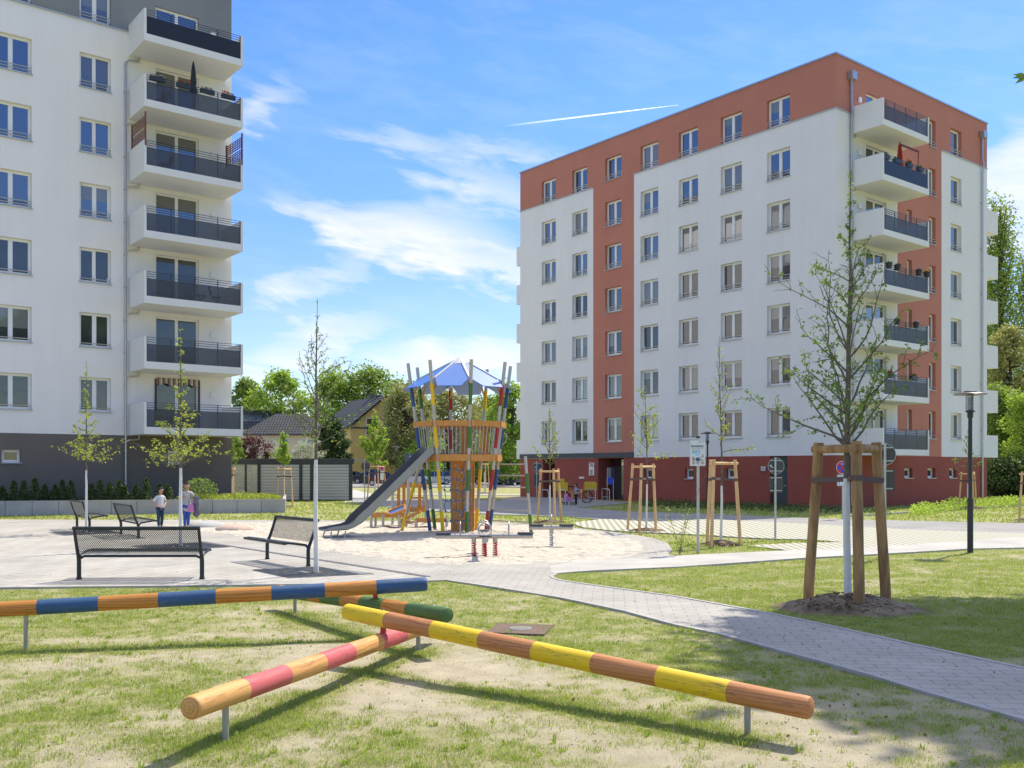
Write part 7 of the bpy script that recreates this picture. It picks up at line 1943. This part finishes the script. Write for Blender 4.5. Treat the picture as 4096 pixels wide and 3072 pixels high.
m_=MB(); m_.bbox((.50,-.26,.72),(1.12,.26,1.08),.03); m_.bbox((.55,-.24,1.08),(1.05,.24,1.14),.03); m_.build('front_box',M['post_yellow'],t); m_=MB(); m_.bbox((-1.12,-.28,.66),(-.45,.28,1.10),.03); m_.bbox((-1.0,-.2,1.10),(-.6,.2,1.3),.03); m_.build('rear_box',M['post_yellow'],t)
b_=gp(2450,2006); t=thing('notice_stand','dark blue panel on two steel legs in front of the entrance','stand',b_,R(10)); m_=MB(); m_.tube([(-.31,0,0),(-.31,0,1.35)],.02,6); m_.tube([(.05,0,0),(.05,0,1.25)],.02,6); m_.build('leg',M['galv'],t); m_=MB(); m_.box2((-.28,-.02,.98),(.03,.02,1.36)); m_.build('panel',M['sign_blue'],t)
# bicycle parking plate on the wall
u=sL(2327); zz=z_of(2327,1911,O2,AV); m_=MB(); m_.box2((-.02,u-.22,zz-.05),(-.003,u+.22,zz+.06)); m_.build('wall_plate',M['sign_white'],RB)

# ================================================================= CONTRAIL
A_=at(2010,505,4200.); B2=at(2712,420,4200.)
m,nt,b=nm('contrail_vapour'); L=nt.links.new; em=N(nt,'ShaderNodeBsdfDiffuse'); em.inputs['Color'].default_value=(.95,.95,.95,1); tr=N(nt,'ShaderNodeBsdfTransparent'); tl=N(nt,'ShaderNodeBsdfTranslucent'); tl.inputs['Color'].default_value=(.98,.98,.98,1)
tc=N(nt,'ShaderNodeTexCoord'); sp_=N(nt,'ShaderNodeSeparateXYZ'); L(tc.outputs['Generated'],sp_.inputs[0]); nz=N(nt,'ShaderNodeTexNoise'); nz.inputs['Scale'].default_value=.02; nz.inputs['Detail'].default_value=4; L(tc.outputs['Object'],nz.inputs['Vector'])
mr=N(nt,'ShaderNodeMapRange'); mr.inputs['From Min'].default_value=0; mr.inputs['From Max'].default_value=.9; mr.inputs['To Min'].default_value=.0; mr.inputs['To Max'].default_value=.5; L(sp_.outputs[0],mr.inputs['Value'])
lw=N(nt,'ShaderNodeLayerWeight'); lw.inputs['Blend'].default_value=.35; iv=N(nt,'ShaderNodeMath',operation='SUBTRACT'); iv.inputs[0].default_value=1; L(lw.outputs['Facing'],iv.inputs[1])
mu=N(nt,'ShaderNodeMath',operation='MULTIPLY'); L(mr.outputs[0],mu.inputs[0]); L(iv.outputs[0],mu.inputs[1]); mu2=N(nt,'ShaderNodeMath',operation='MULTIPLY_ADD'); mu2.inputs[1].default_value=1.0; mu2.inputs[2].default_value=0; L(mu.outputs[0],mu2.inputs[0])
ad=N(nt,'ShaderNodeAddShader'); L(em.outputs[0],ad.inputs[0]); L(tl.outputs[0],ad.inputs[1]); ms=N(nt,'ShaderNodeMixShader'); L(mu2.outputs[0],ms.inputs[0]); L(tr.outputs[0],ms.inputs[1]); L(ad.outputs[0],ms.inputs[2]); L(ms.outputs[0],nt.nodes['Material Output'].inputs['Surface'])
d=(B2-A_); mb=MB(); n=24; mb.tube([d*k/n for k in range(n+1)],[max(.4,3.2*(1-(k/n)**2.5)+1.5*(1-k/n)) for k in range(n+1)],14,caps=False); o=mb.build('contrail',m,None,True,80); o.location=A_; tag(o,'thin white aircraft vapour trail across the blue sky',"contrail")
# ================================================================= PEOPLE
M['skin']=mat('skin',(.48,.27,.18),.55,var=.04); M['hair']=mat('black_hair',(.012,.009,.008),.85); M['eye']=mat('eye_dark',(.02,.015,.012),.3); M['lips']=mat('lips',(.35,.12,.10),.5)
M['tee']=mat('grey_white_tshirt',(.58,.60,.62),.85,var=.05,scale=12); M['jeans']=mat('dark_blue_jeans',(.025,.05,.10),.85,var=.25,scale=8); M['legging']=mat('bright_blue_leggings',(.03,.09,.42),.7,var=.15,scale=8); M['shoe']=mat('grey_shoe',(.12,.12,.12),.7)
M['dress']=mat('speckled_tunic',(.74,.72,.66),.85,scale=45,col2=(.22,.24,.24),detail=3); M['pink']=mat('pink_bag_cloth',(.60,.20,.42),.7); M['jacket']=mat('grey_purple_jacket',(.14,.13,.18),.85,var=.35,scale=12); M['floral']=mat('blue_floral_top',(.55,.60,.68),.85,scale=30,col2=(.10,.16,.35)); M['blackcloth']=mat('black_trousers',(.02,.02,.025),.9); M['carrot']=mat('orange_snack',(.70,.30,.12),.6)
def skin_mesh(name,pts,edges,rad,m,parent,root=0,sub=2):
    me=bpy.data.meshes.new(name); me.from_pydata([tuple(p) for p in pts],edges,[]); me.update()
    o=bpy.data.objects.new(name+'_t',me); COL.objects.link(o)
    md=o.modifiers.new('s','SKIN'); md.use_smooth_shade=True
    if not me.skin_vertices: 
        bpy.context.view_layer.objects.active=o
    for i,r in enumerate(rad):
        sv=me.skin_vertices[0].data[i]; sv.radius=(r if hasattr(r,'__len__') else (r,r)); sv.use_root=(i==root)
    sb=o.modifiers.new('u','SUBSURF'); sb.levels=sub; sb.render_levels=sub
    dg=bpy.context.evaluated_depsgraph_get(); me2=bpy.data.meshes.new_from_object(o.evaluated_get(dg)); bpy.data.objects.remove(o)
    me2.materials.clear(); me2.materials.append(m); me2.polygons.foreach_set('use_smooth',[True]*len(me2.polygons)); me2.name=name
    q=bpy.data.objects.new(name,me2); COL.objects.link(q); q.parent=parent; return q
def person(label,loc,rz,h,arms,legs,top,bottom,hairlen,toplen=.50,sleeve=.45,head_turn=0,group=None,skirt=False):
    """local: facing -y. joints in fractions of height; arms: [(elbow),(wrist)] left(x>0), right(x<0)"""
    t=thing('person',label,'person',loc,rz,group)
    S=lambda x,y,z:Vector((x*h,y*h,z*h))
    pel=S(0,0,.50); wa=S(0,0,.58); ch=S(0,0,.70); ns=S(0,0,.79); nk=S(0,-.005,.835); hd=S(0,-.01,.875)
    pts=[pel,wa,ch,ns,nk,hd]; ed=[(0,1),(1,2),(2,3),(3,4),(4,5)]; rd=[(.068*h,.052*h),(.060*h,.045*h),(.072*h,.048*h),(.050*h,.036*h),.028*h,.03*h]
    wr=[]
    for sg,(el,wrist) in zip((1,-1),arms):
        sh=S(sg*.098,0,.765); e=S(*el); w_=S(*wrist); i=len(pts); pts+=[sh,e,w_]; ed+=[(3,i),(i,i+1),(i+1,i+2)]; rd+=[.030*h,.021*h,.015*h]; 
        d=(w_-e).normalized(); pm=w_+d*.045*h; pts.append(pm); ed.append((i+2,i+3)); rd.append((.020*h,.011*h)); wr.append((w_,d,pm,sg,i+3))
        sd=d.orthogonal().normalized() if abs(d.z)>.9 else d.cross(Vector((0,0,1))).normalized()
        for k in range(4):
            off=sd*(k-1.5)*.011*h; ln=(.042,.048,.045,.036)[k]*h; a=pm+off+d*.012*h; b=a+d*ln*.5; c=b+(d*.7+Vector((0,0,-.4))).normalized()*ln*.5
            j=len(pts); pts+=[a,b,c]; ed+=[(i+3,j),(j,j+1),(j+1,j+2)]; rd+=[.0062*h,.0055*h,.0045*h]
        j=len(pts); a=w_+sd*.018*h+d*.02*h; pts+=[a,a+sd*.014*h+d*.022*h]; ed+=[(i+2,j),(j,j+1)]; rd+=[.0075*h,.006*h]
    feet=[]
    for sg,(kn,an) in zip((1,-1),legs):
        hp=S(sg*.050,0,.475); k_=S(*kn); a_=S(*an); i=len(pts); toe=a_+S(0,-.085,-.022); pts+=[hp,k_,a_,toe]; ed+=[(0,i),(i,i+1),(i+1,i+2),(i+2,i+3)]; rd+=[.052*h,.034*h,.022*h,(.026*h,.016*h)]; feet.append((hp,k_,a_,toe))
    body=skin_mesh('body',pts,ed,rd,M['skin'],t)
    # head: shaped ball with nose, ears, eyes, mouth
    hc=S(0,-.012,.925); r=.062*h*1.05; T_=Matrix.Rotation(head_turn,3,'Z')
    mb=MB(); mb.ball((0,0,0),r,seg=18,rings=12,sx=.86,sy=1.0,sz=1.12)
    mb.v=[(v[0]*(1-.18*max(0,-v[2]/r)),v[1]*(1-.08*max(0,-v[2]/r))-(.10*r*max(0,-v[2]/r) ),v[2]) for v in mb.v]
    mb.ball((0,-r*1.02,-r*.12),r*.14,seg=6,rings=5,sz=1.5); 
    for sg in (-1,1): mb.ball((sg*r*.86,.05*r,-.08*r),r*.20,seg=6,rings=5,sx=.4,sz=1.3)
    mb.v=[tuple(T_@Vector(v)+hc) for v in mb.v]; hd_=mb.build('head',M['skin'],body,True,80)
    e_=MB()
    for sg in (-1,1): e_.ball(T_@Vector((sg*r*.34,-r*.87,r*.06))+hc,r*.10,seg=6,rings=5)
    e_.build('eyes',M['eye'],body,True); e_=MB(); e_.ball(T_@Vector((0,-r*.90,-r*.50))+hc,r*.16,seg=8,rings=4,sx=1.5,sy=.5,sz=.4); e_.build('mouth',M['lips'],body,True)
    hb=MB(); rs=random.Random(3); hb.ball((0,0,0),r*1.08,seg=18,rings=14,sx=.88,sy=1.0,sz=1.12)
    nv=[]
    for v in hb.v:
        x,y,z=v
        lim=(.40*r+.12*r*math.sin(x/r*7)) if y<-.25*r else (-.10*r if y<.2*r else -.75*r*(1 if hairlen<2 else 1.3))
        if z<lim: z=lim+(z-lim)*.05; x*=.86 ; y=y*(.72 if y<0 else .92)
        nv.append((x+rs.gauss(0,.02*r),y+rs.gauss(0,.02*r)+.05*r,z+.05*r))
    if hairlen==2: hb.v=nv; hb.ball((0,r*.95,-.75*r),r*.42,seg=8,rings=6,sz=1.8)
    else: hb.v=nv
    hb.v=[tuple(T_@Vector(v)+hc) for v in hb.v] if True else hb.v
    hb.build('hair',M['hair'],t,True,80)
    # top: torso + sleeves
    zb=toplen; P=[S(0,0,zb),S(0,0,.58),ch,ns,S(0,-.003,.808)]; E=[(0,1),(1,2),(2,3),(3,4)]; RR=[((.118 if skirt else .084)*h,(.088 if skirt else .064)*h),(.076*h,.058*h),(.084*h,.058*h),(.062*h,.044*h),(.034*h,.032*h)]
    for sg,(el,wrist) in zip((1,-1),arms):
        sh=S(sg*.098,0,.765); e=S(*el); i=len(P); P+=[sh,sh.lerp(e,sleeve*1.6)]; E+=[(3,i),(i,i+1)]; RR+=[.038*h,.034*h]
    skin_mesh('top',P,E,RR,top,t,2)
    P=[S(0,0,.51)]; E=[]; RR=[(.076*h,.058*h)]
    for hp,k_,a_,toe in feet:
        i=len(P); P+=[hp,k_,a_+S(0,0,.012)]; E+=[(0,i),(i,i+1),(i+1,i+2)]; RR+=[.058*h,.040*h,.033*h]
    skin_mesh('trousers',P,E,RR,bottom,t)
    for hp,k_,a_,toe in feet:
        m_=MB(); m_.ball((a_+toe)/2+S(0,.008,-.008),.05*h,seg=10,rings=6,sx=.62,sy=1.35,sz=.52); m_.build('shoe',M['shoe'],t,True)
    return t
stand=[((.052,.0,.27),(.055,.012,.045)),((-.052,-.005,.27),(-.055,.005,.045))]
b=gp(641,2114,.05); boy=person('boy in a pale t-shirt and jeans with hands on his hips at the sandpit edge',(b.x,b.y,.045),R(58),1.24,
   [((.205,.055,.635),(.095,-.03,.555)),((-.205,.055,.635),(-.095,-.03,.555))],[((.045,-.015,.27),(.055,.03,.045)),((-.05,.0,.27),(-.06,-.02,.045))],M['tee'],M['jeans'],1,.50,.5,R(15),'children standing by the sandpit')
b=gp(748,2112,.05); person('girl in a speckled tunic and blue leggings holding a pink bag',(b.x,b.y,.045),R(15),1.38,
   [((.16,.0,.63),(.15,-.10,.60)),((-.13,-.02,.63),(-.05,-.13,.69))],[((.03,.0,.27),(.02,.03,.045)),((-.04,.01,.27),(-.05,.0,.045))],M['dress'],M['legging'],2,.35,.35,R(10),'children standing by the sandpit',True)
g=Vector((b.x,b.y,.045))
mb=MB(); mb.prism([(-.09,-.04),(.09,-.04),(.09,.04),(-.09,.04)],0,.21); mb.v=[(v[0]*(1.0 if v[2]<.1 else .75),v[1],v[2]+(.01*math.sin(v[0]*60))) for v in mb.v]; mb.tube([(-.06,0,.2),(-.03,0,.30),(.03,0,.30),(.06,0,.2)],.01,5)
o=mb.build('hand_bag',M['pink'],None,True,40); o.location=g+Vector((.19,-.22,.50)); tag(o,'small pink cloth bag hanging from the girl\'s hand','bag')
mb=MB(); n=12
prof=[(.03,.62),(.10,.58),(.12,.40),(.10,.20),(.12,.06),(.05,0)]
mb.lathe(prof[::-1],seg=12); rs=random.Random(2); mb.v=[(v[0]*.8+rs.gauss(0,.012),v[1]*.55+rs.gauss(0,.012),v[2]+rs.gauss(0,.012)) for v in mb.v]
o=mb.build('jacket',M['jacket'],None,True,60); o.location=g+Vector((.31,-.10,.36)); tag(o,"grey purple jacket draped over the girl's arm",'jacket')
b=gp(2304,2022); person('small girl in a blue floral top and black trousers pushing a doll buggy',(b.x,b.y,.0),R(-75),1.10,
   [((.13,-.07,.62),(.08,-.18,.60)),((-.13,-.07,.62),(-.08,-.18,.60))],stand,M['floral'],M['blackcloth'],2,.46,.35,0,None)
b=gp(2277,2022); t=thing('doll_buggy','small pink and black doll buggy in front of the girl by the hoops','doll buggy',b,R(5))
for x in (-.18,.16):
    m_=MB(); m_.tube([(x+.08*math.cos(2*math.pi*k/12),-.12,.08+.08*math.sin(2*math.pi*k/12)) for k in range(12)],.015,5,close=True); m_.tube([(x+.08*math.cos(2*math.pi*k/12),.12,.08+.08*math.sin(2*math.pi*k/12)) for k in range(12)],.015,5,close=True); m_.build('wheel',M['black'],t)
m_=MB(); m_.tube([(-.18,0,.08),(.1,0,.4),(.25,0,.6)],.012,5); m_.tube([(.16,0,.08),(-.1,0,.4)],.012,5); m_.build('frame',M['galv'],t)
m_=MB(); m_.prism([(-.22,-.13),(.12,-.13),(.12,.13),(-.22,.13)],.22,.42); m_.ball((-.16,0,.42),.15,seg=10,rings=6,sx=.8); m_.build('seat',M['pink'],t,True,40)
b=gp(1560,1994); t=thing('pram','dark pram standing behind the sand tables','pram',b)
for x in (-.3,.3):
    m_=MB(); m_.tube([(x+.14*math.cos(2*math.pi*k/14),0,.14+.14*math.sin(2*math.pi*k/14)) for k in range(14)],.02,5,close=True); m_.build('wheel',M['black'],t)
m_=MB(); m_.tube([(-.3,0,.14),(.2,0,.6),(.45,0,1.0)],.018,5); m_.tube([(.3,0,.14),(-.1,0,.55)],.018,5); m_.build('frame',M['galv'],t)
m_=MB(); m_.prism([(-.35,-.2),(.25,-.2),(.25,.2),(-.35,.2)],.5,.75); m_.ball((-.2,0,.78),.24,seg=10,rings=6); m_.build('carrycot',M['blackcloth'],t,True,40)
print('objects',len(scene.objects),'verts',sum(len(m.vertices) for m in bpy.data.meshes))

# ================================================================= SMALL GROUND DETAIL
def tufts(name,label,n,seed,m,hl,nb,reg,spread=.03,thr=.35,cat='grass'):
    rs=np.random.RandomState(seed); V=[];Fc=[]; c=0; tries=0
    while c<n and tries<n*30:
        tries+=1
        u=rs.rand(); y=reg[2]*(reg[3]/reg[2])**u; x=rs.uniform(-.56,.56)*y
        X=np.array([x]);Y=np.array([y])
        if float(dens(X,Y)[0])<thr*rs.rand()*2: continue
        bad=False
        for poly in GP:
            if inpoly(X,Y,poly)[0]: bad=True;break
        if bad: continue
        c+=1; z0=float(gz(X,Y)[0]); s=rs.uniform(.6,1.5)
        for _ in range(nb):
            a=rs.uniform(0,6.283); r=spread*rs.rand()*s; bx,by=x+r*math.cos(a),y+r*math.sin(a); h=rs.uniform(.4,1)*hl*s; l=rs.uniform(.2,.8)*h; w=.0022*(1+y/12)
            tx,ty=bx+l*math.cos(a),by+l*math.sin(a); dx,dy=-math.sin(a)*w,math.cos(a)*w; o=len(V)
            V+= [(bx-dx,by-dy,z0),(bx+dx,by+dy,z0),(bx+l*.4*math.cos(a)+dx*.8,by+l*.4*math.sin(a)+dy*.8,z0+h*.62),(bx+l*.4*math.cos(a)-dx*.8,by+l*.4*math.sin(a)-dy*.8,z0+h*.62),(tx,ty,z0+h)]
            Fc+=[(o,o+1,o+2,o+3),(o+3,o+2,o+4)]
    me=bpy.data.meshes.new(name); me.from_pydata(V,[],Fc); me.materials.append(m); ob=bpy.data.objects.new(name,me); COL.objects.link(ob); tag(ob,label,cat,kind='stuff')
GP=[[(p.x,p.y) for p in pav_path],[(p.x,p.y) for p in PL]+[tuple(G([(1768,2323)])[0][:2]),tuple(G([(805,2172)])[0][:2])]+[tuple(p[:2]) for p in G([(560,2135),(560,2100),(0,2095),(-2600,2095)])]]+EXTRA_POLYS
tufts('grass_tufts','longer grass tufts standing out of the patchy front lawn',420,3,M['blade'],.042,22,(-7,7,4.3,16))
M['weed']=leafmat('weed_leaf',(.20,.30,.03),(.42,.50,.08),.35,3)
tufts('lawn_weeds','yellow green dandelion rosettes and low weeds dotted over the lawns',420,4,M['weed'],.035,16,(-7,7,4.5,20),.05,.5,'weeds')
mb=MB(); rs=random.Random(19)
for i in range(900):
    y=4.3*(14/4.3)**rs.random(); x=rs.uniform(-.56,.56)*y
    if inpoly(np.array([x]),np.array([y]),GP[0])[0]: continue
    s=rs.uniform(.004,.012); mb.ball((x,y,float(gz(np.array([x]),np.array([y]))[0])),s,seg=5,rings=3,sz=.6)
tag(mb.build('pebbles',mat('grey_brown_pebbles',(.30,.26,.21),.9,var=.4,scale=9)),'small pebbles and soil crumbs scattered on the front lawn','pebbles',kind='stuff')
mb=MB(); rs=random.Random(29)
for i in range(420):
    y=4.3*(17/4.3)**rs.random(); x=rs.uniform(-.56,.56)*y; z=float(gz(np.array([x]),np.array([y]))[0])+.008
    if inpoly(np.array([x]),np.array([y]),GP[0])[0] or inpoly(np.array([x]),np.array([y]),GP[1])[0]: z=.037
    leaf(mb,Vector((x,y,z)),rs.uniform(.015,.035),rs,0)
tag(mb.build('dry_leaves',mat('dry_brown_leaf',(.22,.13,.06),.9,var=.5,scale=8)),'tiny dry brown leaves and twigs lying on lawn and paving','leaves',kind='stuff')
